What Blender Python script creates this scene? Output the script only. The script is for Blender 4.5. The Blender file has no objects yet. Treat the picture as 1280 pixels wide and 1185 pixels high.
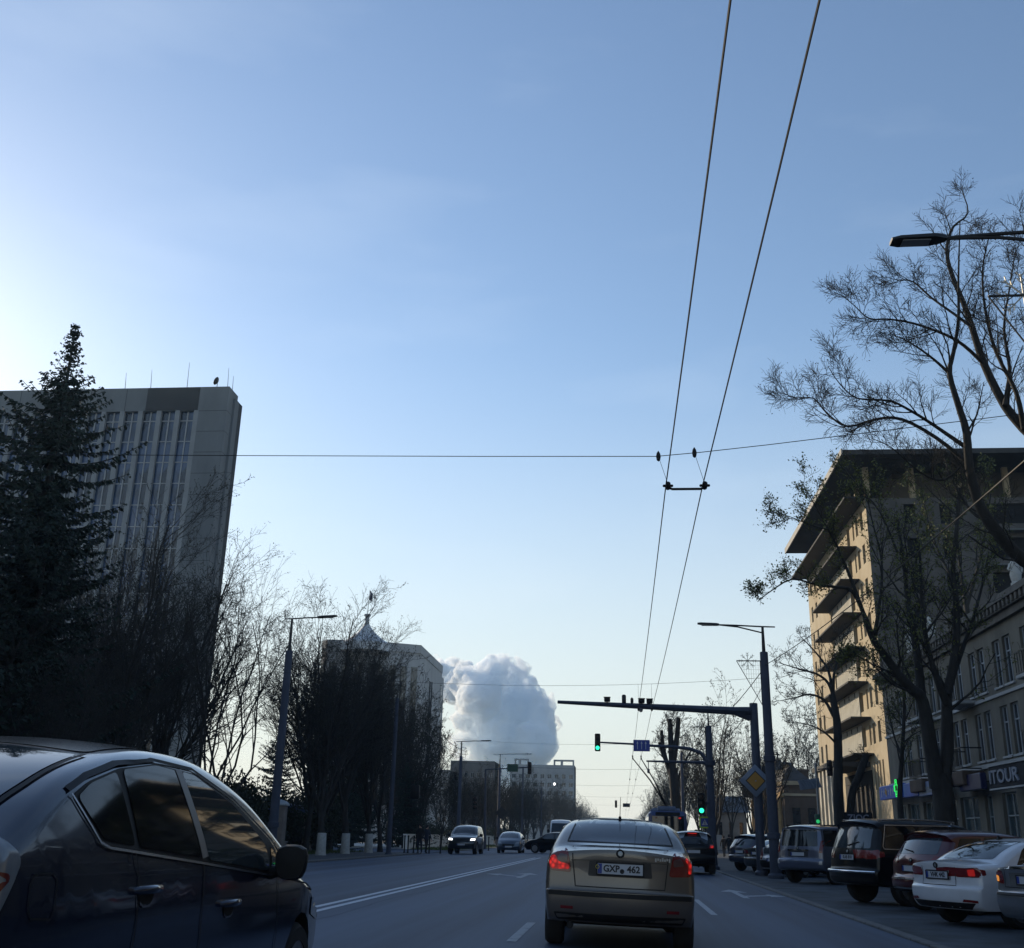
import bpy, bmesh, math, random
import numpy as np
from mathutils import Vector, Matrix
from mathutils.bvhtree import BVHTree
from mathutils.interpolate import poly_3d_calc
C = bpy.context.scene.collection
PI = math.pi
random.seed(7)

# ---------------------------------------------------------------- camera
F, CX, CY, EYE = 1320.0, 640.0, 592.5, 1.21
YAW, PITCH, ROLL = map(math.radians, (6.0992, 18.9022, 1.4))
CAM = Matrix.Rotation(YAW, 3, 'Z') @ Matrix.Rotation(PI/2 + PITCH, 3, 'X') @ Matrix.Rotation(ROLL, 3, 'Z')
cd = bpy.data.cameras.new('camera'); cam = bpy.data.objects.new('camera', cd); C.objects.link(cam)
cam.matrix_world = Matrix.Translation((0, 0, EYE)) @ CAM.to_4x4()
cd.sensor_fit = 'HORIZONTAL'; cd.sensor_width = 36; cd.lens = 36*F/1280
cd.clip_start = .05; cd.clip_end = 12000
bpy.context.scene.camera = cam
def at(px, py, Y):
    """point of the street at road distance Y seen towards a photo pixel"""
    d = CAM @ Vector(((px-CX)/F, -(py-CY)/F, -1))
    return d*(Y/d.y) + Vector((0, 0, EYE))
def atx(px, py, X):
    d = CAM @ Vector(((px-CX)/F, -(py-CY)/F, -1))
    return d*(X/d.x) + Vector((0, 0, EYE))

# ---------------------------------------------------------------- world and sun
SUN_AZ, SUN_EL = math.radians(-44), math.radians(18.6)
SDIR = Vector((math.sin(SUN_AZ)*math.cos(SUN_EL), math.cos(SUN_AZ)*math.cos(SUN_EL), math.sin(SUN_EL)))
w = bpy.data.worlds.new("World"); bpy.context.scene.world = w; w.use_nodes = True
nt = w.node_tree; bg = nt.nodes['Background']
sky = nt.nodes.new('ShaderNodeTexSky'); sky.sky_type = 'NISHITA'; sky.sun_disc = False
sky.sun_elevation = SUN_EL; sky.sun_rotation = SUN_AZ
sky.altitude = 100; sky.air_density = 1.2; sky.dust_density = .28; sky.ozone_density = 2.0
bg.inputs['Strength'].default_value = SKY_STRENGTH = 0.15
# thin cirrus veils, part of the sky itself
tc = nt.nodes.new('ShaderNodeTexCoord'); mp = nt.nodes.new('ShaderNodeMapping'); mp.inputs['Scale'].default_value = (1.2, 1.2, 5)
nz = nt.nodes.new('ShaderNodeTexNoise'); nz.inputs['Scale'].default_value = 2.6; nz.inputs['Detail'].default_value = 6
cr = nt.nodes.new('ShaderNodeValToRGB'); cr.color_ramp.elements[0].position = .52; cr.color_ramp.elements[1].position = .82
cr.color_ramp.elements[1].color = (.10, .10, .10, 1)
mx = nt.nodes.new('ShaderNodeMix'); mx.data_type = 'RGBA'; mx.inputs['B'].default_value = (7, 7.6, 8, 1)
L = nt.links.new
L(tc.outputs['Generated'], mp.inputs['Vector']); L(mp.outputs[0], nz.inputs['Vector']); L(nz.outputs['Fac'], cr.inputs[0])
L(cr.outputs[0], mx.inputs['Factor']); 
tn = nt.nodes.new('ShaderNodeMix'); tn.data_type = 'RGBA'; tn.blend_type = 'MULTIPLY'; tn.inputs['Factor'].default_value = 1; tn.inputs['B'].default_value = (1.0, 1.0, .99, 1)
hs = nt.nodes.new('ShaderNodeHueSaturation'); hs.inputs['Saturation'].default_value = 1.03; hs.inputs['Hue'].default_value = .505
L(sky.outputs[0], hs.inputs['Color']); L(hs.outputs[0], tn.inputs['A']); L(tn.outputs['Result'], mx.inputs['A']); 
# the dusty layer low over the town greys the sky near the horizon
sx = nt.nodes.new('ShaderNodeSeparateXYZ'); mr = nt.nodes.new('ShaderNodeMapRange'); mr.interpolation_type = 'SMOOTHSTEP'
mr.inputs['From Min'].default_value = -.02; mr.inputs['From Max'].default_value = .46; mr.inputs['To Min'].default_value = .9; mr.inputs['To Max'].default_value = 0
hz = nt.nodes.new('ShaderNodeMix'); hz.data_type = 'RGBA'; hz.inputs['B'].default_value = (4.6, 4.75, 4.6, 1)
L(tc.outputs['Generated'], sx.inputs[0]); L(sx.outputs['Z'], mr.inputs['Value']); L(mr.outputs[0], hz.inputs['Factor'])
L(mx.outputs['Result'], hz.inputs['A']); L(hz.outputs['Result'], bg.inputs['Color'])
sl = bpy.data.lights.new('sun', 'SUN'); sl.energy = 4.0; sl.angle = math.radians(.6); sl.color = (1, .83, .60)
so = bpy.data.objects.new('sun', sl); C.objects.link(so); so.rotation_euler = SDIR.to_track_quat('Z', 'Y').to_euler()
sc = bpy.context.scene
sc.view_settings.view_transform = 'Standard'; sc.view_settings.look = 'None'; sc.view_settings.exposure = .2; sc.view_settings.gamma = 1
sc.cycles.use_denoising = True
sc.cycles.max_bounces = 28; sc.cycles.diffuse_bounces = 3; sc.cycles.glossy_bounces = 3; sc.cycles.volume_bounces = 3
sc.cycles.transmission_bounces = 4; sc.cycles.transparent_max_bounces = 12

# ---------------------------------------------------------------- materials
MATS = {}
def mat(name, col, rough=.7, metal=0., var=.25, scale=6., bump=0., coat=0., col2=None, detail=5, emit=None, spec=.5, stretch=(1, 1, 1), lo=.35, hi=.7):
    if name in MATS: return MATS[name]
    m = bpy.data.materials.new(name); m.use_nodes = True; t = m.node_tree; b = t.nodes['Principled BSDF']
    c = Vector(col); c2 = Vector(col2) if col2 else c*(1-var)
    if var > 0 or col2:
        tc = t.nodes.new('ShaderNodeTexCoord'); mp = t.nodes.new('ShaderNodeMapping'); mp.inputs['Scale'].default_value = stretch
        n = t.nodes.new('ShaderNodeTexNoise'); n.inputs['Scale'].default_value = scale; n.inputs['Detail'].default_value = detail; n.inputs['Roughness'].default_value = .62
        r = t.nodes.new('ShaderNodeValToRGB'); r.color_ramp.elements[0].position = lo; r.color_ramp.elements[1].position = hi
        r.color_ramp.elements[0].color = (*c2, 1); r.color_ramp.elements[1].color = (*c, 1)
        t.links.new(tc.outputs['Object'], mp.inputs['Vector']); t.links.new(mp.outputs[0], n.inputs['Vector'])
        t.links.new(n.outputs['Fac'], r.inputs[0]); t.links.new(r.outputs[0], b.inputs['Base Color'])
        if bump:
            n2 = t.nodes.new('ShaderNodeTexNoise'); n2.inputs['Scale'].default_value = scale*5; n2.inputs['Detail'].default_value = 4
            bp = t.nodes.new('ShaderNodeBump'); bp.inputs['Strength'].default_value = bump; bp.inputs['Distance'].default_value = .02
            t.links.new(mp.outputs[0], n2.inputs['Vector']); t.links.new(n2.outputs['Fac'], bp.inputs['Height']); t.links.new(bp.outputs[0], b.inputs['Normal'])
    else:
        b.inputs['Base Color'].default_value = (*c, 1)
    b.inputs['Roughness'].default_value = rough; b.inputs['Metallic'].default_value = metal
    b.inputs['Coat Weight'].default_value = coat; b.inputs['Coat Roughness'].default_value = .04
    b.inputs['Specular IOR Level'].default_value = spec
    if emit: b.inputs['Emission Color'].default_value = (*emit[0], 1); b.inputs['Emission Strength'].default_value = emit[1]
    MATS[name] = m; return m
def paint(name, col, metal=.35, rough=.32, coat=.9):
    """car paint: lacquer over a slightly dusty base"""
    if name in MATS: return MATS[name]
    m = mat(name, col, rough, metal, .12, 2.5, coat=coat)
    t = m.node_tree; b = t.nodes['Principled BSDF']
    tc = t.nodes.new('ShaderNodeTexCoord'); n = t.nodes.new('ShaderNodeTexNoise'); n.inputs['Scale'].default_value = 3.; n.inputs['Detail'].default_value = 8
    r = t.nodes.new('ShaderNodeMapRange'); r.inputs['To Min'].default_value = .01; r.inputs['To Max'].default_value = .10
    t.links.new(tc.outputs['Object'], n.inputs['Vector']); t.links.new(n.outputs['Fac'], r.inputs['Value']); t.links.new(r.outputs[0], b.inputs['Coat Roughness'])
    return m
M_GLASS = mat('dark_glass', (.012, .015, .018), .03, 0, 0, spec=.8)
M_TINT = mat('tinted_window', (.006, .007, .009), .05, 0, 0, spec=.55)
M_TYRE = mat('tyre_rubber', (.018, .018, .018), .85, 0, .3, 12)
M_RIM = mat('wheel_alloy', (.35, .35, .36), .35, .8, .2, 10)
M_BLACK = mat('black_plastic', (.010, .010, .011), .6, 0, .25, 14, spec=.3)
M_CHROME = mat('chrome', (.75, .76, .78), .12, 1, .05, 5)
M_UNDER = mat('underbody', (.012, .012, .012), .9, 0, 0)
M_RED = mat('red_lens', (.16, .012, .012), .16, 0, .2, 20, coat=.6)
M_REDLIT = mat('lit_red_lamp', (.5, .02, .02), .3, 0, 0, emit=((1, .03, .02), .75))
def lamp_cells(m, lo, hi, sc):
    t = m.node_tree; b = t.nodes['Principled BSDF']; tc = t.nodes.new('ShaderNodeTexCoord'); n = t.nodes.new('ShaderNodeTexVoronoi'); n.inputs['Scale'].default_value = sc
    r = t.nodes.new('ShaderNodeMapRange'); r.inputs['From Max'].default_value = .7; r.inputs['To Min'].default_value = hi; r.inputs['To Max'].default_value = lo
    t.links.new(tc.outputs['Object'], n.inputs['Vector']); t.links.new(n.outputs['Distance'], r.inputs['Value']); t.links.new(r.outputs[0], b.inputs['Emission Strength'])
lamp_cells(M_REDLIT, .08, .75, 22)
M_REDDIM = mat('dim_red_lamp', (.3, .02, .02), .3, 0, 0, emit=((1, .03, .02), .16))
M_AMBER = mat('amber_lamp', (.6, .2, .03), .3, 0, 0, emit=((1, .38, .07), .5))
M_CLEAR = mat('clear_lens', (.24, .26, .28), .12, .2, .2, 14, coat=.8)
M_PLATE = mat('plate_white', (.42, .45, .50), .4, 0, .06, 8)
M_PLTXT = mat('plate_letters', (.01, .01, .012), .5, 0, 0)
M_PLBLUE = mat('plate_blue', (.01, .035, .22), .4, 0, 0)
M_HEAD = mat('lit_headlamp', (.8, .8, .8), .2, 0, 0, emit=((1, .97, .92), 2.2))

# ---------------------------------------------------------------- object helpers
def tag(o, label=None, cat=None, group=None, kind=None):
    if label: o['label'] = label
    if cat: o['category'] = cat
    if group: o['group'] = group
    if kind: o['kind'] = kind
    return o
def empty(name, loc=(0, 0, 0), rz=0, label=None, cat=None, group=None, tilt=0):
    o = bpy.data.objects.new(name, None); C.objects.link(o); o.location = loc; o.rotation_euler = (0, tilt, rz)
    o.empty_display_size = .2
    return tag(o, label, cat, group)
def link(name, me, mats=None, parent=None, smooth=None):
    o = bpy.data.objects.new(name, me); C.objects.link(o)
    if mats is not None:
        for m in (mats if isinstance(mats, (list, tuple)) else [mats]): me.materials.append(m)
    if parent is not None: o.parent = parent
    if smooth is not None:
        me.polygons.foreach_set('use_smooth', [True]*len(me.polygons))
        try: me.set_sharp_from_angle(angle=math.radians(smooth))
        except Exception: pass
    return o
def copy_tree(o, parent=None):
    c = o.copy(); C.objects.link(c)
    if parent: c.parent = parent
    for ch in o.children: copy_tree(ch, c)
    return c
class MB:
    def __init__(s): s.v = []; s.f = []; s.m = []; s.cur = 0
    def add(s, vs, fs):
        n = len(s.v); s.v.extend([tuple(x) for x in vs]); s.f.extend([tuple(i+n for i in f) for f in fs]); s.m.extend([s.cur]*len(fs)); return s
    def box(s, c, d, rz=0, R=None):
        x, y, z = d[0]/2, d[1]/2, d[2]/2
        P = [Vector((a*x, b*y, e*z)) for a in (-1, 1) for b in (-1, 1) for e in (-1, 1)]
        R = R or Matrix.Rotation(rz, 3, 'Z'); c = Vector(c)
        return s.add([c + R @ p for p in P], [(0, 1, 3, 2), (4, 6, 7, 5), (0, 4, 5, 1), (2, 3, 7, 6), (0, 2, 6, 4), (1, 5, 7, 3)])
    def b(s, x0, x1, y0, y1, z0, z1): return s.box(((x0+x1)/2, (y0+y1)/2, (z0+z1)/2), (abs(x1-x0), abs(y1-y0), abs(z1-z0)))
    def cbox(s, c, d, ch=.02, rz=0, R=None):
        """box with chamfered edges (its vertical section is an octagon, ends inset)"""
        x, y, z = d[0]/2, d[1]/2, d[2]/2; ch = min(ch, x*.9, y*.9, z*.9); R = R or Matrix.Rotation(rz, 3, 'Z'); c = Vector(c)
        def ring(k, zz): a, b = x-k, y-k; return [(-a+ch, -b, zz), (a-ch, -b, zz), (a, -b+ch, zz), (a, b-ch, zz), (a-ch, b, zz), (-a+ch, b, zz), (-a, b-ch, zz), (-a, -b+ch, zz)]
        V = ring(ch*.7, -z)+ring(0, -z+ch)+ring(0, z-ch)+ring(ch*.7, z)
        Fs = [tuple(range(7, -1, -1)), tuple(range(24, 32))]
        for k in range(3):
            for i in range(8): Fs.append((k*8+i, k*8+(i+1) % 8, (k+1)*8+(i+1) % 8, (k+1)*8+i))
        return s.add([c + R @ Vector(p) for p in V], Fs)
    def tube(s, pts, r, n=8, cap=True):
        pts = [Vector(p) for p in pts]; rs = r if isinstance(r, (list, tuple)) else [r]*len(pts)
        V = []; Fs = []; u = None
        for i, p in enumerate(pts):
            d = (pts[min(i+1, len(pts)-1)] - pts[max(i-1, 0)]);  d = d.normalized() if d.length > 1e-9 else Vector((0, 0, 1))
            if u is None: u = d.orthogonal().normalized()
            u = (u - d*u.dot(d)); u = u.normalized() if u.length > 1e-6 else d.orthogonal().normalized()
            w_ = d.cross(u)
            for k in range(n):
                a = 2*PI*k/n; V.append(p + (u*math.cos(a) + w_*math.sin(a))*rs[i])
        for i in range(len(pts)-1):
            for k in range(n): Fs.append((i*n+k, i*n+(k+1) % n, (i+1)*n+(k+1) % n, (i+1)*n+k))
        if cap and n > 2: Fs.append(tuple(range(n-1, -1, -1))); Fs.append(tuple(range((len(pts)-1)*n, len(pts)*n)))
        return s.add(V, Fs)
    def lathe(s, prof, c=(0, 0, 0), n=16, R=None):
        """prof: (radius, height) pairs, spun about z"""
        c = Vector(c); V = []; Fs = []
        for r, h in prof:
            for k in range(n):
                a = 2*PI*k/n; p = Vector((r*math.cos(a), r*math.sin(a), h)); V.append(c + (R @ p if R else p))
        for i in range(len(prof)-1):
            for k in range(n): Fs.append((i*n+k, i*n+(k+1) % n, (i+1)*n+(k+1) % n, (i+1)*n+k))
        if prof[0][0] > 1e-4: Fs.append(tuple(range(n-1, -1, -1)))
        if prof[-1][0] > 1e-4: Fs.append(tuple(range((len(prof)-1)*n, len(prof)*n)))
        return s.add(V, Fs)
    def prism(s, poly, axis, a, b):
        """2-D polygon extruded along an axis from a to b"""
        def q(p, t): return {'x': (t, p[0], p[1]), 'y': (p[0], t, p[1]), 'z': (p[0], p[1], t)}[axis]
        n = len(poly); V = [q(p, a) for p in poly]+[q(p, b) for p in poly]
        return s.add(V, [tuple(range(n-1, -1, -1)), tuple(range(n, 2*n))]+[(i, (i+1) % n, n+(i+1) % n, n+i) for i in range(n)])
    def build(s, name, m, parent=None, smooth=None, fix=True):
        me = bpy.data.meshes.new(name); me.from_pydata(s.v, [], s.f)
        if any(s.m): me.polygons.foreach_set('material_index', s.m)
        me.update()
        if fix:
            bm = bmesh.new(); bm.from_mesh(me); bmesh.ops.recalc_face_normals(bm, faces=bm.faces); bm.to_mesh(me); bm.free()
        return link(name, me, m, parent, smooth)
def text_mesh(name, s, size, m, parent=None, extrude=.004, align='CENTER', bold=0., M=None):
    """flat lettering, converted to a mesh; stands in the local xz plane facing -y"""
    cu = bpy.data.curves.new(name, 'FONT'); cu.body = s; cu.size = size; cu.extrude = extrude; cu.offset = bold
    cu.align_x = align; cu.align_y = 'CENTER'; cu.resolution_u = 3
    o = bpy.data.objects.new(name, cu); C.objects.link(o)
    dg = bpy.context.evaluated_depsgraph_get(); me = bpy.data.meshes.new_from_object(o.evaluated_get(dg))
    bpy.data.objects.remove(o); bpy.data.curves.remove(cu)
    me.transform(Matrix.Rotation(PI/2, 4, 'X'))
    if M is not None: me.transform(M)
    me.materials.clear()
    return link(name, me, m, parent)
def smooth_line(pts, n=6):
    """Catmull-Rom through the points; a point given with a third value 1 stays a corner"""
    out = []; N = len(pts)
    for i in range(N-1):
        p1, p2 = Vector(pts[i][:2]), Vector(pts[i+1][:2])
        c1 = len(pts[i]) > 2; c2 = len(pts[i+1]) > 2
        p0 = p1*2-p2 if (i == 0 or c1) else Vector(pts[i-1][:2])
        p3 = p2*2-p1 if (i == N-2 or c2) else Vector(pts[i+2][:2])
        for k in range(n):
            t = k/n
            out.append(.5*((2*p1)+(p2-p0)*t+(2*p0-5*p1+4*p2-p3)*t*t+(3*p1-p0-3*p2+p3)*t**3))
    out.append(Vector(pts[-1][:2])); return out
# ---------------------------------------------------------------- vehicles
def sstep(t): t = max(0., min(1., t)); return t*t*(3-2*t)
def rounded(poly, r, n=4):
    out = []; N = len(poly)
    for i in range(N):
        a, b, c = Vector(poly[i-1]), Vector(poly[i]), Vector(poly[(i+1) % N])
        u, v = (a-b), (c-b); k = min(r, u.length*.45, v.length*.45); p, q = b+u.normalized()*k, b+v.normalized()*k
        for j in range(n+1): t = j/n; out.append(tuple(p*(1-t)**2 + b*2*t*(1-t) + q*t*t))
    return out
def flat_grid(poly, step):
    """triangulated fill of a 2-D outline, cut along a square grid"""
    bm = bmesh.new(); f = bm.faces.new([bm.verts.new((p[0], p[1], 0)) for p in poly])
    bmesh.ops.triangulate(bm, faces=[f])
    xs = [p[0] for p in poly]; ys = [p[1] for p in poly]
    for ax, lo, hi in ((0, min(xs), max(xs)), (1, min(ys), max(ys))):
        n = int((hi-lo)/step)
        for k in range(1, n+1):
            co = [0, 0, 0]; no = [0, 0, 0]; co[ax] = lo+(hi-lo)*k/(n+1); no[ax] = 1
            bmesh.ops.bisect_plane(bm, geom=bm.verts[:]+bm.edges[:]+bm.faces[:], dist=1e-6, plane_co=co, plane_no=no)
    bm.verts.index_update()
    V = [(v.co.x, v.co.y) for v in bm.verts]; Fs = [tuple(v.index for v in f.verts) for f in bm.faces]; bm.free(); return V, Fs
class Car:
    def __init__(s, name, label, group, sp, loc, rz, col, cat='car', z=0., tilt=0., detail=1):
        s.sp = sp; s.root = empty(name, (loc[0], loc[1], z), rz, label, cat, group, tilt); s.L = sp['L']; s.w = sp['w']; s.det = detail
        s.body = s.make_body(col)
        me = s.body.data
        s.bvh = BVHTree.FromPolygons([v.co[:] for v in me.vertices], [p.vertices[:] for p in me.polygons])
        s.wheels()
    def W(s, y, z):
        sp = s.sp; w = s.w; H = sp['H']; bz = sp['belt']
        tab = [(.10, .88), (.3, .955), (.5, .992), (.66, 1.0), (bz-.12, .991), (bz, .966), ((bz+H)/2, (.966+sp['tumble'])/2+.012), (H, sp['tumble'])]
        z_ = max(.1, min(H, z)); n = len(tab); i = 0
        while i < n-2 and z_ > tab[i+1][0]: i += 1
        def sl(k):
            a, b = tab[max(k-1, 0)], tab[min(k+1, n-1)]; return (b[1]-a[1])/(b[0]-a[0])
        (a, fa), (b, fb) = tab[i], tab[i+1]; h = b-a; t = (z_-a)/h
        f = (2*t**3-3*t*t+1)*fa+(t**3-2*t*t+t)*h*sl(i)+(-2*t**3+3*t*t)*fb+(t**3-t*t)*h*sl(i+1)
        yc = (y-s.L/2)/(s.L/2)
        f *= 1-sp.get('taper_r', .09)*abs(min(yc, 0))**5 - sp.get('taper_f', .16)*max(yc, 0)**4
        return w*f
    def field(s, p, B, T):
        y, z = p
        r = sstep(1-y/1.1); f = sstep(1-(s.L-y)/1.3)
        return Vector((y + B*r - B*f, z - T*sstep((z-.55)/.55)))
    def outline(s):
        sp = s.sp; top = smooth_line(sp['top'], 5); yb = sp['axles']; R = sp['R']; zb = top[-1].y; zr = top[0].y; sill = sp.get('sill', .22)
        bot = []
        ar = R+.055
        def arch(yc, z0, z1):
            a0 = math.asin(max(-1, min(1, (z0-R)/ar))); a1 = math.asin(max(-1, min(1, (z1-R)/ar)))
            A0, A1 = a0, PI-a1
            return [Vector((yc+ar*math.cos(A0+(A1-A0)*k/12), R+ar*math.sin(A0+(A1-A0)*k/12))) for k in range(13)]
        bot += arch(yb[1], max(zb, .2), sill) + arch(yb[0], sill, max(zr, .2))
        return top, bot
    def make_body(s, col):
        sp = s.sp; top, bot = s.outline(); ring = top+bot; N = len(ring); nt_ = len(top)
        B, T, r = sp.get('bow', .13), sp.get('crown', .055), sp.get('round', .10)
        V = []; Fs = []; rings = []
        ks = [(t, 0) for t in (0, .2, .4, .6, .8, .93)] + [(1, a) for a in (20, 42, 65, 90)]
        for t, a in ks:
            row = []; rr = 0 if a == 0 else r*(1-math.cos(math.radians(a)))
            for i, p in enumerate(ring):
                isb = i >= nt_
                q = s.field(p, B*t*t*(.92 if a == 0 else 1)+rr*.8, T*t*t+rr) if not isb else p.copy()
                wq = s.W(q.x, q.y); rw = .03 if isb else r
                x = (wq-rw)*t if a == 0 else wq-rw+rw*math.sin(math.radians(a))
                row.append(len(V)); V.append((x, q.x, q.y))
            rings.append(row)
        for k in range(len(ks)-1):
            for i in range(N):
                if k == 0 or True: Fs.append((rings[k][i], rings[k+1][i], rings[k+1][(i+1) % N], rings[k][(i+1) % N]))
        last = [(V[i][1], V[i][2]) for i in rings[-1]]
        gv, gf = flat_grid(last, .16); n0 = len(V)
        V += [(s.W(a, b), a, b) for a, b in gv]; Fs += [tuple(i+n0 for i in f) for f in gf]
        nv = len(V); V += [(-x, y, z) for x, y, z in V]; Fs += [tuple(i+nv for i in reversed(f)) for f in Fs]
        me = bpy.data.meshes.new('body'); me.from_pydata(V, [], Fs)
        bm = bmesh.new(); bm.from_mesh(me); bmesh.ops.remove_doubles(bm, verts=bm.verts, dist=.0004)
        bmesh.ops.dissolve_degenerate(bm, edges=bm.edges, dist=1e-5)
        bmesh.ops.recalc_face_normals(bm, faces=bm.faces); bm.to_mesh(me); bm.free()
        # underside and arches are bare metal, not paint
        me.materials.append(col); me.materials.append(M_UNDER)
        zl = sp.get('sill', .22)
        for p in me.polygons:
            c = p.center; inarch = min((c.y-a)**2+(c.z-sp['R'])**2 for a in sp['axles']) < (sp['R']+.058)**2
            if abs(p.normal.x) < .45 and (c.z < zl+.01 and p.normal.z < -.3 or inarch): p.material_index = 1
        o = link('body', me, None, s.root, 32)
        # exact normals on the flanks, so that reflections run smoothly over them
        e = 1e-3; cn = [Vector(c.vector) for c in me.corner_normals]
        for p in me.polygons:
            if abs(p.normal.x) < .5: continue
            for li in p.loop_indices:
                co = me.vertices[me.loops[li].vertex_index].co
                if abs(abs(co.x)-s.W(co.y, co.z)) < 5e-4: cn[li] = s.Wn(co.y, co.z, 1 if co.x > 0 else -1)
        me.normals_split_custom_set(cn)
        s.cn = [Vector(c.vector) for c in me.corner_normals]
        return o
    def Wn(s, y, z, g):
        e = .03; return Vector((g, -(s.W(y+e, z)-s.W(y-e, z))/(2*e), -(s.W(y, z+e)-s.W(y, z-e))/(2*e))).normalized()
    def cast(s, view, a, b):
        if view in ('rear', 'front'): a = max(-s.w*.905, min(s.w*.905, a))
        if view == 'rear': o, d = Vector((a, -3, b)), Vector((0, 1, 0))
        elif view == 'front': o, d = Vector((a, s.L+3, b)), Vector((0, -1, 0))
        elif view == 'right': o, d = Vector((3, a, b)), Vector((-1, 0, 0))
        elif view == 'left': o, d = Vector((-3, a, b)), Vector((1, 0, 0))
        else: o, d = Vector((a, b, 4)), Vector((0, 0, -1))
        h, n, fi, _ = s.bvh.ray_cast(o, d)
        if h is None: h, n, fi, _ = s.bvh.find_nearest(o+d*3)
        me = s.body.data; p = me.polygons[fi]; ws = poly_3d_calc([me.vertices[i].co for i in p.vertices], h)
        n2 = Vector((0, 0, 0))
        for wgt, li in zip(ws, p.loop_indices): n2 += s.cn[li]*wgt
        if n2.length > .2 and n2.normalized().dot(n) > .5: n = n2.normalized()
        if view in ('right', 'left') and abs(abs(h.x)-s.W(h.y, h.z)) < .012 and abs(n.x) > .5: h = Vector((math.copysign(s.W(h.y, h.z), h.x), h.y, h.z)); n = s.Wn(h.y, h.z, 1 if h.x > 0 else -1)
        if n.dot(d) > 0: n = -n
        return h, n
    def patch(s, name, view, poly, m, off=.004, parent=None, step=.09, rnd=.025, label=None):
        P = rounded(poly, rnd) if rnd else poly
        gv, gf = flat_grid(P, step); V = []; NN = []
        for a, b in gv:
            h, n = s.cast(view, a, b); V.append(h+n*off); NN.append(n)
        mb = MB(); mb.add(V, gf); o = mb.build(name, m, parent or s.root, 60, fix=False)
        me = o.data
        d = {'rear': (0, -1, 0), 'front': (0, 1, 0), 'right': (1, 0, 0), 'left': (-1, 0, 0), 'top': (0, 0, 1)}[view]; d = Vector(d)
        if sum(p.normal.dot(d)*p.area for p in me.polygons) < 0: me.flip_normals()
        me.normals_split_custom_set_from_vertices(NN)
        return tag(o, label)
    def strip(s, name, view, pts, width, m, off=.005, parent=None, closed=False):
        P = []
        for (a, b) in zip(pts, pts[1:]+([pts[0]] if closed else [])):
            a, b = Vector(a), Vector(b); n = max(1, int((b-a).length/.06)); P += [a+(b-a)*k/n for k in range(n)]
        if not closed: P.append(Vector(pts[-1]))
        V = []; Fs = []; N = len(P)
        for i, p in enumerate(P):
            d = (P[(i+1) % N]-P[i-1]) if closed else (P[min(i+1, N-1)]-P[max(i-1, 0)])
            nn = Vector((-d.y, d.x)).normalized()*width/2
            for q in (p+nn, p-nn):
                h, n = s.cast(view, q.x, q.y); V.append(h+n*off)
        for i in range(N if closed else N-1): j = (i+1) % N; Fs.append((2*i, 2*i+1, 2*j+1, 2*j))
        mb = MB(); mb.add(V, Fs); return mb.build(name, m, parent or s.root, 60)
    def sides(s, name, poly, m, **k): return [s.patch(name, v, poly, m, **k) for v in ('right', 'left')]
    def rears(s, name, poly, m, view='rear', **k): return [s.patch(name, view, [(a*g, b) for a, b in poly], m, **k) for g in (1, -1)]
    def wheels(s):
        R = s.sp['R']; wd = s.sp.get('tyre', .215)
        ty = MB(); ty.lathe([(R*.66, -wd/2), (R*.9, -wd/2), (R*.985, -wd/2+.03), (R, -wd/2+.06), (R, wd/2-.06), (R*.985, wd/2-.03), (R*.9, wd/2), (R*.66, wd/2), (R*.64, 0)], n=28, R=Matrix.Rotation(PI/2, 3, 'Y'))
        rm = MB(); Rm = Matrix.Rotation(PI/2, 3, 'Y')
        rm.lathe([(R*.67, wd/2-.005), (R*.63, wd/2-.012), (R*.6, wd/2-.05), (0, wd/2-.06)], n=28, R=Rm)
        for k in range(5):
            a = k*2*PI/5; rm.cbox((wd/2-.035, math.cos(a)*R*.34, math.sin(a)*R*.34), (.03, R*.55, .075), .01, R=Matrix.Rotation(a, 3, 'X'))
        rm.lathe([(R*.13, wd/2-.03), (R*.12, wd/2-.008), (0, wd/2-.006)], n=12, R=Rm)
        first = None
        for y in s.sp['axles']:
            for g in (1, -1):
                e = bpy.data.objects.new('wheel', first[0] if first else ty.build('wheel', M_TYRE, None, 40).data) if first else ty.build('wheel', M_TYRE, None, 40)
                if first: C.objects.link(e); rr = bpy.data.objects.new('rim', first[1]); C.objects.link(rr)
                else: rr = rm.build('rim', s.sp.get('rim', M_RIM), None, 35); first = (e.data, rr.data)
                e.parent = s.root; rr.parent = e
                e.location = (g*(s.w-wd/2-.025), y, R)
                if g < 0: e.rotation_euler = (0, 0, PI)
    def plate(s, z, x=0, text=None, wdt=.52, h=.112, view='rear', off=.008):
        p, n = s.cast(view, x, z); g = -1 if view == 'front' else 1
        tl = math.atan2(n.z, -n.y*g if True else 1)
        Rm = Matrix.Rotation(PI if g < 0 else 0, 3, 'Z') @ Matrix.Rotation(-tl*.5, 3, 'X')
        o = MB(); o.cbox((0, 0, 0), (wdt, .012, h), .003)
        ob = o.build('number_plate', M_PLATE, s.root); ob.location = p+n*off; ob.rotation_euler = Rm.to_euler()
        b = MB(); b.box((-wdt/2+.028, -.008, 0), (.045, .004, h*.9)); b.build('plate_band', M_PLBLUE, ob)
        fr = MB()
        for cx, cz, dx, dz in ((0, h/2+.006, wdt+.03, .014), (0, -h/2-.006, wdt+.03, .014), (-wdt/2-.006, 0, .014, h), (wdt/2+.006, 0, .014, h)): fr.box((cx, -.003, cz), (dx, .014, dz))
        fr.build('plate_frame', M_BLACK, ob)
        if text: text_mesh('lettering', text, h*.95, M_PLTXT, ob, .002, bold=.002, M=Matrix.Translation((.025, -.008, 0)) @ Matrix.Diagonal((.86, 1, 1, 1)))
        return ob
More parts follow.
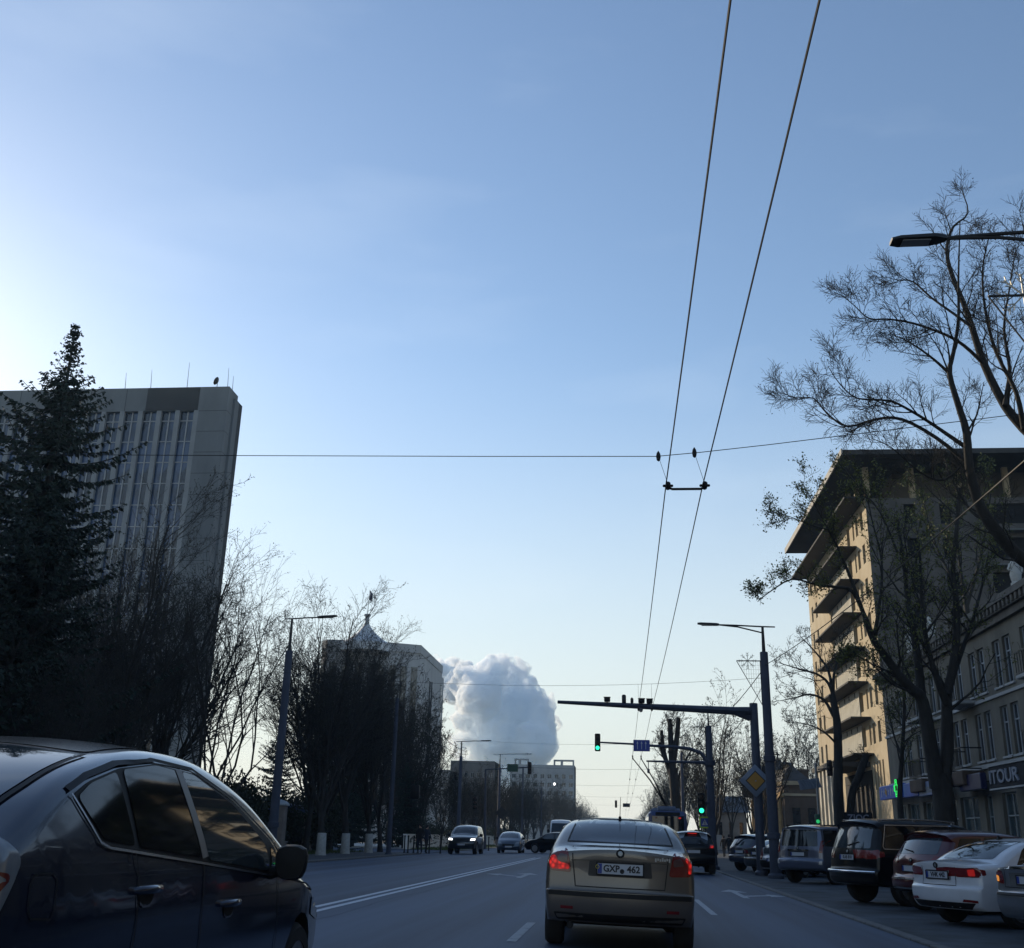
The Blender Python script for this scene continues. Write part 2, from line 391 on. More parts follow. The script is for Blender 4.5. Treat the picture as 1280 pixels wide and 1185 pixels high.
    def mirrors(s, y, z, x=None, m=None, size=(.2, .1, .15), only=(1, -1)):
        for g in only:
            h, n = s.cast('right' if g > 0 else 'left', y, z)
            mb = MB(); a, b, c = size
            cx = h.x+g*(a*.55+.02)
            R = Matrix.Rotation(g*.12, 3, 'Z')
            prof = [(.0, -.5), (.5, -.42), (.86, -.2), (1, .05), (.98, .28), (.9, .42), (.0, .46)]
            Rm = Matrix.Rotation(PI/2, 3, 'X')
            V0 = len(mb.v); mb.lathe([(r, h_) for r, h_ in prof], n=16, R=Rm)
            def sq(x_, z_):
                r_ = math.hypot(x_, z_)
                if r_ < 1e-6: return 0, 0
                u, v_ = x_/r_, z_/r_; k = (abs(u)**3.2+abs(v_)**3.2)**(-1/3.2)*r_*.96
                return u*k*(1+.10*v_), v_*k
            mb.v[V0:] = [tuple(Vector((cx, h.y, z+c*.35)) + R @ Vector((sq(g*x_, z_)[0]*g*a*.5, y_*b*1.5, sq(x_, z_)[1]*c*.52))) for x_, y_, z_ in mb.v[V0:]]
            mb.tube([(h.x-g*.02, h.y, z-.0), (cx-g*a*.3, h.y, z+c*.12)], [.035, .03], 8)
            mb.build('door_mirror', m or M_BLACK, s.root, 40)
    def emblem(s, z, r, view='rear'):
        p, n = s.cast(view, 0, z); mb = MB(); R = n.to_track_quat('Z', 'Y').to_matrix()
        mb.lathe([(r*.66, 0), (r*.7, .012), (r*.95, .012), (r, 0)], p+n*.002, 20, R)
        o = mb.build('emblem', M_BLACK, s.root, 40)
        m2 = MB(); m2.lathe([(r*.62, 0), (r*.55, .01), (0, .012)], p+n*.002, 16, R); m2.build('emblem_disc', mat('emblem_grey', (.28, .30, .31), .35, .5, .1), o, 40)
    def strap(s, *a): pass
# ---- the car ahead
SP_NOTCH = dict(L=4.57, w=.885, H=1.465, belt=.97, tumble=.70, R=.315, axles=(.93, 3.51), bow=.15, crown=.05, round=.10, sill=.2,
    top=[(.12, .30), (.045, .36), (.01, .46), (0, .56), (.005, .63, 1), (.035, .66), (.055, .85), (.05, 1.02), (.06, 1.085, 1), (.25, 1.115), (.42, 1.145, 1), (.85, 1.325), (1.22, 1.425), (1.7, 1.462), (2.2, 1.465), (2.75, 1.40), (3.2, 1.15), (3.5, .985, 1), (4.0, .91), (4.35, .80), (4.52, .62), (4.57, .42), (4.45, .22)])
P_BEIGE = paint('beige_grey_paint', (.14, .122, .105), .5, .34)
c = Car('sedan', 'beige grey sedan waiting in the middle lane directly ahead, brake lamps glowing', 'cars in traffic', SP_NOTCH, (-.05, 12.7), math.radians(.6), P_BEIGE, z=.0, tilt=math.radians(1.4))
c.patch('rear_window', 'rear', [(-.605, 1.155), (.605, 1.155), (.515, 1.405), (.3, 1.422), (-.3, 1.422), (-.515, 1.405)], mat('rear_glass_reflecting', (.01, .013, .02), .04, 0, 0, spec=.9), rnd=.05, step=.07)
c.strip('window_seal', 'rear', [(-.615, 1.15), (.615, 1.15), (.525, 1.41), (.3, 1.43), (-.3, 1.43), (-.525, 1.41)], .018, M_BLACK, .005, closed=True)
lamp = c.rears('tail_lamp', [(.545, .82), (.80, .83), (.815, .93), (.77, 1.03), (.70, 1.075), (.60, 1.075)], M_RED, off=.007, rnd=.04, step=.05)
c.patch('brake_light', 'rear', [(-.79, .85), (-.57, .85), (-.575, .905), (-.70, .93), (-.735, 1.0), (-.785, .985), (-.805, .93)], M_REDLIT, off=.011, parent=lamp[1], rnd=.03, step=.05)
c.patch('brake_light', 'rear', [(.765, .86), (.80, .86), (.81, .93), (.79, .985), (.745, 1.03), (.735, 1.0), (.765, .95)], M_REDLIT, off=.011, parent=lamp[0], rnd=.02, step=.05)
c.patch('reverse_lens', 'rear', [(-.725, .945), (-.60, .925), (-.595, 1.0), (-.68, 1.02)], mat('smoked_lens', (.10, .05, .05), .2, 0, .2, 20, coat=.6), off=.011, parent=lamp[1], rnd=.02, step=.05)
c.patch('reverse_lens', 'rear', [(.725, .945), (.60, .925), (.595, 1.0), (.68, 1.02)], MATS['smoked_lens'], off=.011, parent=lamp[0], rnd=.02, step=.05)
c.strip('boot_lid_gap', 'rear', [(-.545, 1.10), (-.535, .95), (-.50, .68), (.50, .68), (.535, .95), (.545, 1.10)], .011, M_UNDER, .004)
c.strip('boot_crease', 'rear', [(-.55, .955), (0, .972), (.55, .955)], .012, mat('crease_shadow_line', (.07, .06, .05), .5, .3, 0), .004)
c.strip('boot_lip', 'rear', [(-.62, 1.118), (0, 1.125), (.62, 1.118)], .022, P_BEIGE, .012)
c.patch('plate_recess', 'rear', [(-.36, .795), (.36, .795), (.345, .965), (-.345, .965)], mat('recess_shade', (.035, .03, .026), .6, 0, .2), off=.004, rnd=.02)  # flat darker patch stands for the shade inside the plate recess
pl = c.plate(.88, 0, None, wdt=.51, h=.115, off=.014)
text_mesh('lettering', 'GXP', .098, M_PLTXT, pl, .002, bold=.003, M=Matrix.Translation((-.098, -.008, 0)) @ Matrix.Diagonal((.95, 1, 1, 1)))
text_mesh('lettering', '462', .098, M_PLTXT, pl, .002, bold=.003, M=Matrix.Translation((.15, -.008, 0)) @ Matrix.Diagonal((1.0, 1, 1, 1)))
mk = MB(); mk.lathe([(.012, 0), (.02, .002), (.026, 0)], (.022, -.007, -.022), 12, Matrix.Rotation(PI/2, 3, 'X')); mk.build('plate_seal', M_PLTXT, pl)
mk = MB(); mk.tube([(-.255+.02*math.cos(a*PI/4), -.0115, .018+.02*math.sin(a*PI/4)) for a in range(9)], .0035, 4); mk.build('plate_stars', mat('plate_star_yellow', (.55, .45, .08), .5, 0, 0), pl)
c.emblem(1.045, .048)
bd = MB()
for k in range(7): bd.box((.40+k*.026, c.cast('rear', .40+k*.026, 1.0)[0].y-.005, .995+.008*(k % 2)), (.018, .006, .026+.014*(k % 3 == 0)))
bd.build('model_badge', mat('badge_grey', (.3, .3, .3), .4, .6, .1), c.root)
c.patch('bumper_strip', 'rear', [(-.80, .575), (.80, .575), (.80, .625), (-.80, .625)], M_BLACK, off=.009, rnd=.01)
c.patch('bumper_skirt', 'rear', [(-.70, .325), (.70, .325), (.74, .40), (-.74, .40)], M_BLACK, off=.006, rnd=.02)
c.rears('rear_reflector', [(.52, .44), (.66, .44), (.66, .47), (.52, .47)], M_RED, off=.008, rnd=.005)
for nm, poly in (('side_window', [(.86, .99), (1.18, .985), (1.30, 1.36), (1.12, 1.29)]), ('side_window', [(1.24, .985), (2.02, .975), (2.10, 1.385), (1.38, 1.375)]), ('side_window', [(2.10, .975), (3.06, .965), (2.62, 1.33), (2.20, 1.385)])): c.sides(nm, poly, M_GLASS, rnd=.03)
c.patch('windscreen', 'front', [(-.66, 1.01), (.66, 1.01), (.54, 1.38), (-.54, 1.38)], M_GLASS, rnd=.05)
c.rears('headlamp', [(.45, .62), (.74, .64), (.76, .74), (.50, .76)], M_CLEAR, view='front', off=.006, rnd=.04)
an = MB(); y0 = 1.30; z0 = c.cast('top', 0, y0)[0].z
an.cbox((0, y0, z0+.012), (.035, .11, .05), .012); an.tube([(0, y0-.01, z0+.03), (.004, y0-.12, z0+.26)], [.0045, .003], 5)
an.build('roof_aerial', M_BLACK, c.root)
ex = MB(); ex.tube([(-.55, .06, .27), (-.55, .4, .27)], .035, 10); ex.build('exhaust', M_UNDER, c.root)

# ---- the dark hatchback alongside on the left
SP_HATCH = dict(L=4.46, w=.873, H=1.49, belt=.99, tumble=.685, R=.315, axles=(.93, 3.63), bow=.20, crown=.05, round=.11, sill=.2, taper_r=.11,
    top=[(.12, .27), (.03, .40), (0, .55), (.02, .68), (.08, .80), (.10, .98), (.13, 1.11), (.20, 1.135, 1), (.55, 1.245), (1.0, 1.37), (1.5, 1.455), (2.0, 1.49), (2.4, 1.478), (2.85, 1.395), (3.25, 1.245), (3.62, 1.08), (3.86, .985, 1), (4.15, .865), (4.36, .70), (4.45, .52), (4.46, .40), (4.36, .22)])
P_NAVY = paint('dark_navy_paint', (.006, .011, .030), .2, .22, .9)
SP_PRI = dict(SP_HATCH, L=4.64, H=1.545, belt=1.05, tumble=.70, axles=(.95, 3.76), bow=.20, crown=.04, round=.075,
    top=[(.12, .27), (.03, .40), (0, .55), (.02, .68), (.08, .85), (.10, 1.0), (.12, 1.14), (.20, 1.175, 1), (.55, 1.305), (1.0, 1.43), (1.5, 1.52), (1.95, 1.545), (2.4, 1.515), (2.85, 1.39), (3.2, 1.205), (3.5, 1.04), (3.66, .965, 1), (4.1, .865), (4.4, .74), (4.58, .58), (4.64, .42), (4.5, .22)])
c = Car('hatchback', 'glossy dark navy hatchback cut off by the left edge, close alongside', 'cars in traffic', SP_PRI, (-2.86, 3.2), 0, P_NAVY, z=.06, tilt=math.radians(1.0))
# window surround, then the three panes
win = [(.84, 1.27), (.98, 1.105), (1.04, 1.09), (1.93, 1.02), (3.04, .93), (3.24, .925), (3.06, 1.10), (2.62, 1.295), (2.15, 1.42), (1.7, 1.437), (1.3, 1.395), (1.0, 1.33)]
sur = c.sides('window_surround', win, M_BLACK, off=.004, rnd=.03, step=.06)
c.strip('chrome_sill_trim', 'right', [(.83, 1.275), (.97, 1.10), (1.04, 1.08), (1.93, 1.01), (3.04, .92), (3.22, .913)], .011, mat('dull_chrome', (.45, .46, .5), .25, .9, .1), .008)
P = dict(off=.008, rnd=.03, step=.06)
c.sides('quarter_window', [(.87, 1.265), (1.0, 1.11), (1.26, 1.085), (1.26, 1.378), (1.0, 1.32)], M_TINT, **P)
c.sides('rear_door_window', [(1.30, 1.08), (1.95, 1.03), (1.925, 1.42), (1.7, 1.43), (1.33, 1.39)], M_TINT, **P)
M_CLRG = mat('clear_car_glass', (.03, .04, .045), .03, 0, 0, spec=1.)
c.sides('front_door_window', [(2.05, 1.02), (2.97, .947), (2.94, 1.085), (2.58, 1.285), (2.15, 1.41), (2.0, 1.42)], M_CLRG, **P)
c.sides('corner_window', [(3.0, .945), (3.2, .932), (3.03, 1.085)], M_CLRG, **P)
pb = c.strip('door_pillar', 'right', [(2.0, 1.03), (1.955, 1.425)], .075, mat('satin_pillar', (.05, .055, .075), .35, 0, .15), .011)
c.strip('roof_drip_rail', 'right', [(.82, 1.29), (1.0, 1.35), (1.3, 1.415), (1.7, 1.455), (2.15, 1.44), (2.62, 1.315), (3.08, 1.11), (3.3, .93)], .016, M_BLACK, .006)
for pts in ([(1.26, 1.08), (1.29, .8), (1.26, .6), (1.18, .45)], [(1.99, 1.01), (2.0, .75), (2.03, .40), (2.05, .3)], [(3.14, .92), (3.2, .70), (3.2, .45), (3.15, .3)]): c.strip('door_gap', 'right', pts, .009, M_UNDER, .004)
c.strip('bonnet_gap', 'right', [(3.3, .90), (3.8, .85), (4.3, .74)], .009, M_UNDER, .004)
for y0, z0 in ((1.36, .915), (2.36, .81)):
    h, n = c.cast('right', y0, z0); mb = MB()
    mb.tube([(h.x-.012, y0-.105, z0), (h.x+.022, y0-.085, z0+.004), (h.x+.034, y0, z0+.006), (h.x+.022, y0+.085, z0+.004), (h.x-.012, y0+.105, z0)], [.014, .017, .018, .017, .014], 10)
    ho = mb.build('door_handle', paint('handle_paint', (.05, .06, .09), .6, .25), c.root, 50)
    c.patch('handle_recess', 'right', [(y0-.06, z0-.055), (y0+.06, z0-.055), (y0+.08, z0+.0), (y0-.08, z0+.0)], M_UNDER, off=.003, parent=ho, rnd=.03)
    c.strip('recess_edge', 'right', [(y0-.06, z0-.045), (y0-.03, z0-.062), (y0+.03, z0-.062), (y0+.06, z0-.045)], .008, MATS['dull_chrome'], off=.005, parent=ho)
c.strip('fuel_flap_gap', 'right', [(.50, .86), (.62, .85), (.64, .88), (.64, .98), (.61, 1.0), (.5, 1.0), (.48, .97), (.48, .89)], .007, M_UNDER, .003, closed=True)
lam = c.patch('tail_lamp', 'right', [(.10, .70), (.2, .76), (.32, .88), (.43, 1.05), (.38, 1.12), (.16, 1.17), (.08, 1.0)], M_CLEAR, off=.006, rnd=.03, step=.05)
c.patch('brake_light', 'right', [(.20, .79), (.28, .87), (.36, 1.0), (.27, 1.03)], M_RED, off=.012, parent=lam, rnd=.02, step=.05)
c.patch('tail_lamp', 'rear', [(.58, .62), (.75, .64), (.75, 1.05), (.68, 1.08)], M_CLEAR, off=.006, rnd=.03, step=.05)
lam2 = c.patch('tail_lamp', 'rear', [(-.58, .62), (-.75, .64), (-.75, 1.05), (-.68, 1.08)], M_CLEAR, off=.006, rnd=.03, step=.05)
c.patch('rear_window', 'top', [(-.62, .30), (.62, .30), (.60, .7), (.55, 1.2), (-.55, 1.2), (-.60, .7)], mat('rear_hatch_glass', (.05, .06, .07), .035, 0, 0, spec=1.), rnd=.05, off=.006)
c.strip('window_seal', 'top', [(-.64, .28), (.64, .28), (.62, .7), (.57, 1.22), (-.57, 1.22), (-.62, .7)], .02, M_BLACK, .008, closed=True)
c.patch('roof_panel', 'top', [(-.54, 1.28), (.54, 1.28), (.50, 2.5), (-.50, 2.5)], mat('roof_film', (.008, .009, .014), .18, 0, 0, spec=.7), rnd=.06, off=.004)
c.patch('windscreen', 'front', [(-.66, 1.02), (.66, 1.02), (.54, 1.40), (-.54, 1.40)], M_CLRG, rnd=.05)
c.rears('headlamp', [(.45, .60), (.74, .62), (.78, .80), (.62, .84)], M_CLEAR, view='front', off=.006, rnd=.04)
c.patch('headlamp_corner', 'right', [(4.0, .66), (4.3, .60), (4.27, .74), (4.03, .84)], M_CLEAR, off=.006, rnd=.04)
c.mirrors(3.0, .93, m=M_BLACK, size=(.185, .11, .19))

# ---- parked cars, nose to the buildings
def park(name, label, sp, px, Y, phi, col, group='cars parked nose-in along the pavement', z=-.075, cat='car', **k):
    a = math.radians(phi); q = at(px, 1090, Y); w2 = sp['w']
    return Car(name, label, group, sp, (q.x+w2*math.cos(a), q.y-w2*math.sin(a)), -a, col, cat, z=z, **k)
def rear_kit(c, win, lampp, plz, lit=None, seam=None, winm=None, px=0, txt=None):
    c.patch('rear_window', 'rear', win, winm or M_GLASS, rnd=.05, step=.08)
    lo = c.rears('tail_lamp', lampp, M_RED, off=.007, rnd=.03, step=.05)
    c.plate(plz, px, txt)
    if seam: c.strip('boot_lid_gap', 'rear', seam, .012, M_UNDER, .004)
    return lo
SP_SED = dict(L=4.64, w=.89, H=1.45, belt=.96, tumble=.70, R=.32, axles=(1.0, 3.65), bow=.16, crown=.05, round=.09, sill=.22,
    top=[(.12, .28), (.05, .33), (.01, .42), (0, .54), (.01, .62), (.05, .67), (.07, .84), (.05, .98), (.055, 1.035, 1), (.3, 1.06), (.62, 1.07, 1), (1.05, 1.27), (1.45, 1.405), (1.9, 1.45), (2.4, 1.445), (2.9, 1.36), (3.35, 1.11), (3.6, .98, 1), (4.1, .90), (4.42, .78), (4.6, .6), (4.64, .42), (4.5, .22)])
P_WHITE = paint('white_paint', (.60, .62, .66), 0, .3)
c = park('sedan', 'clean white sedan parked nose-in with dark rear window, beside the red crossover', SP_SED, 1124, 20.9, 64, P_WHITE)
lo = rear_kit(c, [(-.60, 1.09), (.60, 1.09), (.50, 1.39), (-.50, 1.39)], [(.40, .80), (.80, .80), (.83, .88), (.79, .96), (.42, .93)], .82, txt='VHK 442', seam=[(-.40, 1.02), (-.39, .80), (-.40, .66), (.40, .66), (.39, .80), (.40, 1.02)])
c.patch('lamp_wrap', 'right', [(.04, .80), (.34, .84), (.34, .92), (.06, .955)], M_RED, off=.007, parent=lo[0], rnd=.02, step=.05)
c.patch('brake_light', 'rear', [(.62, .82), (.74, .82), (.74, .93), (.62, .92)], M_REDDIM, off=.011, parent=lo[0], rnd=.02)
c.patch('plate_recess', 'rear', [(-.30, .74), (.30, .74), (.30, .9), (-.30, .9)], mat('white_recess_shade', (.2, .21, .23), .5, 0, .1), off=.004, rnd=.03)  # white darkened to give the flat patch a recess's shade
c.patch('diffuser', 'rear', [(-.62, .30), (.62, .30), (.74, .40), (-.74, .40)], M_BLACK, off=.006, rnd=.02)
c.rears('rear_reflector', [(.52, .415), (.78, .405), (.78, .445), (.55, .455)], M_RED, off=.008, rnd=.01)
c.emblem(.975, .05)
for poly in ([(1.02, 1.0), (1.36, .985), (1.46, 1.33), (1.28, 1.25)], [(1.42, .985), (2.12, .975), (2.18, 1.37), (1.56, 1.355)], [(2.2, .975), (3.15, .965), (2.78, 1.29), (2.28, 1.37)]): c.sides('side_window', poly, M_TINT, rnd=.035)
for pts in ([(1.40, .97), (1.38, .7), (1.33, .5)], [(2.16, .97), (2.15, .4)], [(3.25, .95), (3.25, .4)]): c.strip('door_gap', 'right', pts, .01, M_UNDER, .004)
for y in (1.62, 2.5):
    h, n = c.cast('right', y, .83); mb = MB(); mb.cbox((h.x+.012, y, .83), (.03, .2, .03), .01); mb.build('door_handle', P_WHITE, c.root, 40)
c.mirrors(3.05, .92, m=P_WHITE)
af = MB(); z0 = c.cast('top', 0, 1.55)[0].z; af.add([(-.025, 1.47, z0-.003), (.025, 1.47, z0-.003), (0, 1.62, z0-.003), (0, 1.50, z0+.075)], [(0, 1, 3), (1, 2, 3), (2, 0, 3), (0, 2, 1)]); af.build('shark_fin', M_BLACK, c.root)

P_SILV = paint('silver_paint', (.22, .24, .27), .6, .3)
c = park('sedan', 'silver sedan cut off by the right edge of the photo, amber lamp showing', SP_SED, 1226, 18.2, 62, P_SILV)
lo = rear_kit(c, [(-.60, 1.09), (.60, 1.09), (.50, 1.39), (-.50, 1.39)], [(.60, .76), (.82, .78), (.84, .95), (.62, .95)], .83, seam=[(-.55, 1.02), (-.58, .72), (.58, .72), (.55, 1.02)])
c.patch('amber_light', 'rear', [(-.82, .80), (-.74, .79), (-.73, .87), (-.80, .89)], M_AMBER, off=.011, parent=lo[1], rnd=.015, step=.05)
c.strip('chrome_trim', 'rear', [(-.56, 1.0), (.56, 1.0)], .03, M_CHROME, .007); c.emblem(.93, .045)
c.patch('bumper_strip', 'rear', [(-.78, .60), (.78, .60), (.78, .64), (-.78, .64)], M_BLACK, off=.008, rnd=.01)
c.patch('plate_recess', 'rear', [(-.45, .74), (.45, .74), (.45, .93), (-.45, .93)], mat('silver_recess_shade', (.12, .125, .13), .5, .2, .1), off=.004, rnd=.02)  # silver darkened as the shade around the plate
for poly in ([(1.05, 1.0), (2.12, .975), (2.18, 1.37), (1.5, 1.34)], [(2.2, .975), (3.15, .965), (2.78, 1.29), (2.28, 1.37)]): c.sides('side_window', poly, M_TINT, rnd=.035)

SP_SUV = dict(L=5.05, w=.965, H=1.86, belt=1.16, tumble=.75, R=.38, axles=(1.02, 4.08), tyre=.26, bow=.15, crown=.06, round=.10, sill=.34,
    top=[(.16, .42), (.05, .46), (.01, .56), (0, .68), (.02, .76, 1), (.06, .80), (.08, 1.0), (.11, 1.16), (.20, 1.45), (.30, 1.70), (.22, 1.79, 1), (.45, 1.84), (1.0, 1.86), (1.9, 1.86), (2.7, 1.80), (3.2, 1.60), (3.7, 1.27, 1), (4.2, 1.20), (4.7, 1.10), (4.95, .92), (5.05, .65), (4.95, .38)])
P_BLK = paint('black_paint', (.006, .007, .009), 0, .3, .2); P_BLK.node_tree.nodes['Principled BSDF'].inputs['Specular IOR Level'].default_value = .2
c = park('suv', 'large black suv with bright chrome bumper bar and roof rails, parked nose-in', SP_SUV, 1026, 27.2, 66, P_BLK, cat='suv')
lo = rear_kit(c, [(-.68, 1.20), (.68, 1.20), (.62, 1.66), (-.62, 1.66)], [(.58, .97), (.90, .98), (.91, 1.13), (.86, 1.18), (.60, 1.12)], 1.0, winm=mat('suv_rear_glass', (.03, .04, .05), .05, 0, 0, spec=1.), txt='KAB 810')
for l in lo: pass
c.patch('lamp_wrap', 'right', [(.09, .98), (.42, 1.03), (.42, 1.13), (.12, 1.17)], M_RED, off=.007, parent=lo[0], rnd=.02, step=.05)
cb = MB(); pts = [c.cast('rear', x, .70)[0]+Vector((0, -.012, 0)) for x in np.linspace(-.88, .88, 12)]; cb.tube(pts, .032, 8); cb.build('chrome_bumper_bar', M_CHROME, c.root, 50)
wp = MB(); p0, n0 = c.cast('rear', 0, 1.25); p1, _ = c.cast('rear', .35, 1.33); wp.tube([p0+n0*.02, p1+n0*.025], [.015, .009], 5); wp.build('rear_wiper', M_BLACK, c.root)
for poly in ([(.46, 1.22), (1.32, 1.20), (1.38, 1.68), (.62, 1.68)], [(1.42, 1.20), (2.3, 1.185), (2.32, 1.70), (1.48, 1.69)], [(2.4, 1.185), (3.42, 1.17), (3.0, 1.60), (2.42, 1.69)]): c.sides('side_window', poly, M_TINT, rnd=.045)
c.strip('chrome_window_trim', 'right', [(3.45, 1.155), (.44, 1.195), (.42, 1.25), (.60, 1.705), (2.4, 1.72)], .02, mat('dull_chrome', (.45, .46, .5), .25, .9, .1), .008)
for g in (1, -1):
    rl = MB(); zr = [c.cast('top', g*.66, y)[0].z for y in (.5, 1.2, 2.0, 2.6)]
    rl.tube([(g*.66, y, z+.045) for y, z in zip((.5, 1.2, 2.0, 2.6), zr)], .018, 6)
    for y, z in zip((.55, 1.5, 2.55), (zr[0], zr[1], zr[3])): rl.box((g*.66, y, z+.015), (.03, .08, .06))
    rl.build('roof_rail', MATS['dull_chrome'], c.root, 40)
c.mirrors(3.3, 1.13, m=P_BLK, size=(.24, .13, .2))
c.patch('bumper_skirt', 'rear', [(-.78, .45), (.78, .45), (.8, .58), (-.8, .58)], M_BLACK, off=.006, rnd=.02)
c.emblem(1.13, .055)

SP_CROSS = dict(L=4.45, w=.91, H=1.62, belt=1.06, tumble=.72, R=.345, axles=(.9, 3.55), tyre=.23, bow=.17, crown=.055, round=.10, sill=.27,
    top=[(.14, .38), (.04, .43), (0, .54), (.01, .66), (.06, .74), (.07, .95), (.12, 1.09), (.33, 1.38), (.45, 1.50), (.33, 1.555, 1), (.6, 1.60), (1.2, 1.62), (1.9, 1.61), (2.5, 1.52), (3.0, 1.25), (3.3, 1.10, 1), (3.9, 1.0), (4.25, .86), (4.42, .62), (4.36, .34)])
P_WINE = paint('wine_red_paint', (.075, .012, .016), .3, .28, 1.)
c = park('crossover', 'dark red crossover parked between the black suv and the white sedan', SP_CROSS, 1101, 24.6, 66, P_WINE, cat='crossover')
lo = rear_kit(c, [(-.60, 1.12), (.60, 1.12), (.54, 1.44), (-.54, 1.44)], [(.46, .94), (.84, .96), (.84, 1.07), (.56, 1.09)], .84, winm=MATS['suv_rear_glass'])
c.strip('chrome_trim', 'rear', [(-.70, .64), (.70, .64)], .03, MATS['dull_chrome'], .008); c.strip('chrome_trim', 'rear', [(-.75, .46), (.75, .46)], .035, M_CHROME, .008)
c.patch('bumper_skirt', 'rear', [(-.74, .39), (.74, .39), (.74, .44), (-.74, .44)], M_BLACK, off=.006, rnd=.02); c.emblem(1.0, .045)
wp = MB(); p0, n0 = c.cast('rear', 0, 1.16); p1, _ = c.cast('rear', -.34, 1.2); wp.tube([p0+n0*.02, p1+n0*.025], [.014, .008], 5); wp.build('rear_wiper', M_BLACK, c.root)
for poly in ([(.50, 1.13), (1.2, 1.08), (1.26, 1.45), (.75, 1.44)], [(1.28, 1.08), (2.1, 1.07), (2.12, 1.49), (1.34, 1.47)], [(2.2, 1.07), (3.05, 1.06), (2.65, 1.40), (2.2, 1.49)]): c.sides('side_window', poly, M_TINT, rnd=.04)
c.mirrors(2.9, 1.03, m=P_WINE)

SP_BOX = dict(SP_SUV, L=4.8, w=.94, H=1.87, belt=1.14, tumble=.78, bow=.12, R=.38,
    top=[(.14, .42), (.04, .48), (.01, .58), (0, .70), (.02, .78, 1), (.05, .82), (.06, 1.0), (.07, 1.14), (.13, 1.45), (.19, 1.74), (.16, 1.81, 1), (.4, 1.85), (1.0, 1.875), (1.9, 1.87), (2.6, 1.81), (3.0, 1.62), (3.4, 1.28, 1), (4.0, 1.20), (4.5, 1.10), (4.72, .92), (4.8, .65), (4.7, .38)], axles=(1.0, 3.8))
P_SUVS = paint('blue_silver_paint', (.11, .13, .19), .5, .3)
c = park('suv', 'blue silver boxy suv with chrome bar over its plate, beside the tall lamp pole', SP_BOX, 967, 38.6, 42, P_SUVS, cat='suv')
lo = rear_kit(c, [(-.70, 1.18), (.70, 1.18), (.65, 1.70), (-.65, 1.70)], [(.74, .98), (.90, .98), (.90, 1.38), (.78, 1.36)], .93)
c.patch('plate_recess', 'rear', [(-.38, .85), (.38, .85), (.38, 1.02), (-.38, 1.02)], mat('suv_recess_shade', (.03, .033, .04), .6, 0, .1), off=.004, rnd=.03)  # dark flat patch paints the shade of the plate hollow
c.strip('chrome_trim', 'rear', [(-.40, 1.05), (.40, 1.05)], .05, M_CHROME, .01); c.emblem(1.12, .05)
c.rears('bumper_light', [(.74, .62), (.90, .62), (.90, .74), (.78, .74)], mat('bumper_lens', (.5, .48, .46), .2, 0, .1, coat=.5), off=.008, rnd=.02)
for poly in ([(.34, 1.19), (1.22, 1.17), (1.26, 1.70), (.46, 1.70)], [(1.32, 1.17), (2.15, 1.16), (2.17, 1.72), (1.36, 1.71)], [(2.24, 1.16), (3.12, 1.15), (2.75, 1.62), (2.26, 1.71)]): c.sides('side_window', poly, M_TINT, rnd=.045)
c.mirrors(3.0, 1.11, m=P_SUVS, size=(.24, .13, .2))
for g in (1, -1):
    rl = MB(); rl.tube([(g*.66, y, c.cast('top', g*.66, y)[0].z+.05) for y in (.5, 1.2, 2.0, 2.5)], .02, 6); rl.build('roof_rail', M_BLACK, c.root, 40)

def plain(c, g='rear'):
    pass
P_DKB = paint('midnight_blue_paint', (.02, .026, .05), .3, .28)
c = park('crossover', 'farthest of the parked cars, dark blue crossover with a long roof', SP_CROSS, 906, 52.5, 52, P_DKB, cat='crossover')
rear_kit(c, [(-.60, 1.12), (.60, 1.12), (.54, 1.44), (-.54, 1.44)], [(.60, .94), (.84, .96), (.84, 1.07), (.66, 1.09)], .84, winm=MATS['suv_rear_glass'])
for poly in ([(.50, 1.13), (1.2, 1.08), (1.26, 1.45), (.75, 1.44)], [(1.28, 1.08), (2.1, 1.07), (2.12, 1.49), (1.34, 1.47)], [(2.2, 1.07), (3.05, 1.06), (2.65, 1.40), (2.2, 1.49)]): c.sides('side_window', poly, M_TINT, rnd=.04)
P_GRN = paint('dark_grey_paint', (.03, .034, .04), .4, .28)
c = park('sedan', 'dark grey parked sedan just before the dark blue crossover, pale sky on its rear glass', SP_SED, 925, 49.0, 48, P_GRN)
rear_kit(c, [(-.60, 1.09), (.60, 1.09), (.50, 1.39), (-.50, 1.39)], [(.50, .80), (.80, .80), (.83, .88), (.79, .96), (.52, .93)], .82, winm=mat('rear_hatch_glass', (.05, .06, .07), .035, 0, 0, spec=1.)); c.emblem(.95, .05)
for poly in ([(1.05, 1.0), (2.12, .975), (2.18, 1.37), (1.5, 1.34)], [(2.2, .975), (3.15, .965), (2.78, 1.29), (2.28, 1.37)]): c.sides('side_window', poly, M_TINT, rnd=.035)
P_PEARL = paint('pale_silver_paint', (.34, .37, .41), .3, .3)
c = park('hatchback', 'pale silver hatchback half hidden behind the two tall poles', SP_HATCH, 944, 45.5, 46, P_PEARL)
rear_kit(c, [(-.58, .84), (.58, .84), (.56, 1.08), (-.56, 1.08)], [(.60, .62), (.76, .64), (.76, 1.03), (.68, 1.06)], .62, winm=MATS['rear_hatch_glass'])
c.patch('rear_window', 'top', [(-.62, .36), (.62, .36), (.55, 1.28), (-.55, 1.28)], MATS['rear_hatch_glass'], rnd=.05, off=.006)
c.patch('bumper_skirt', 'rear', [(-.78, .33), (.78, .33), (.8, .60), (-.8, .60)], M_BLACK, off=.006, rnd=.03)
c.sides('side_window', [(.80, 1.175), (1.0, 1.012), (3.42, .937), (2.7, 1.30), (2.1, 1.385), (1.4, 1.355)], M_TINT, rnd=.03)

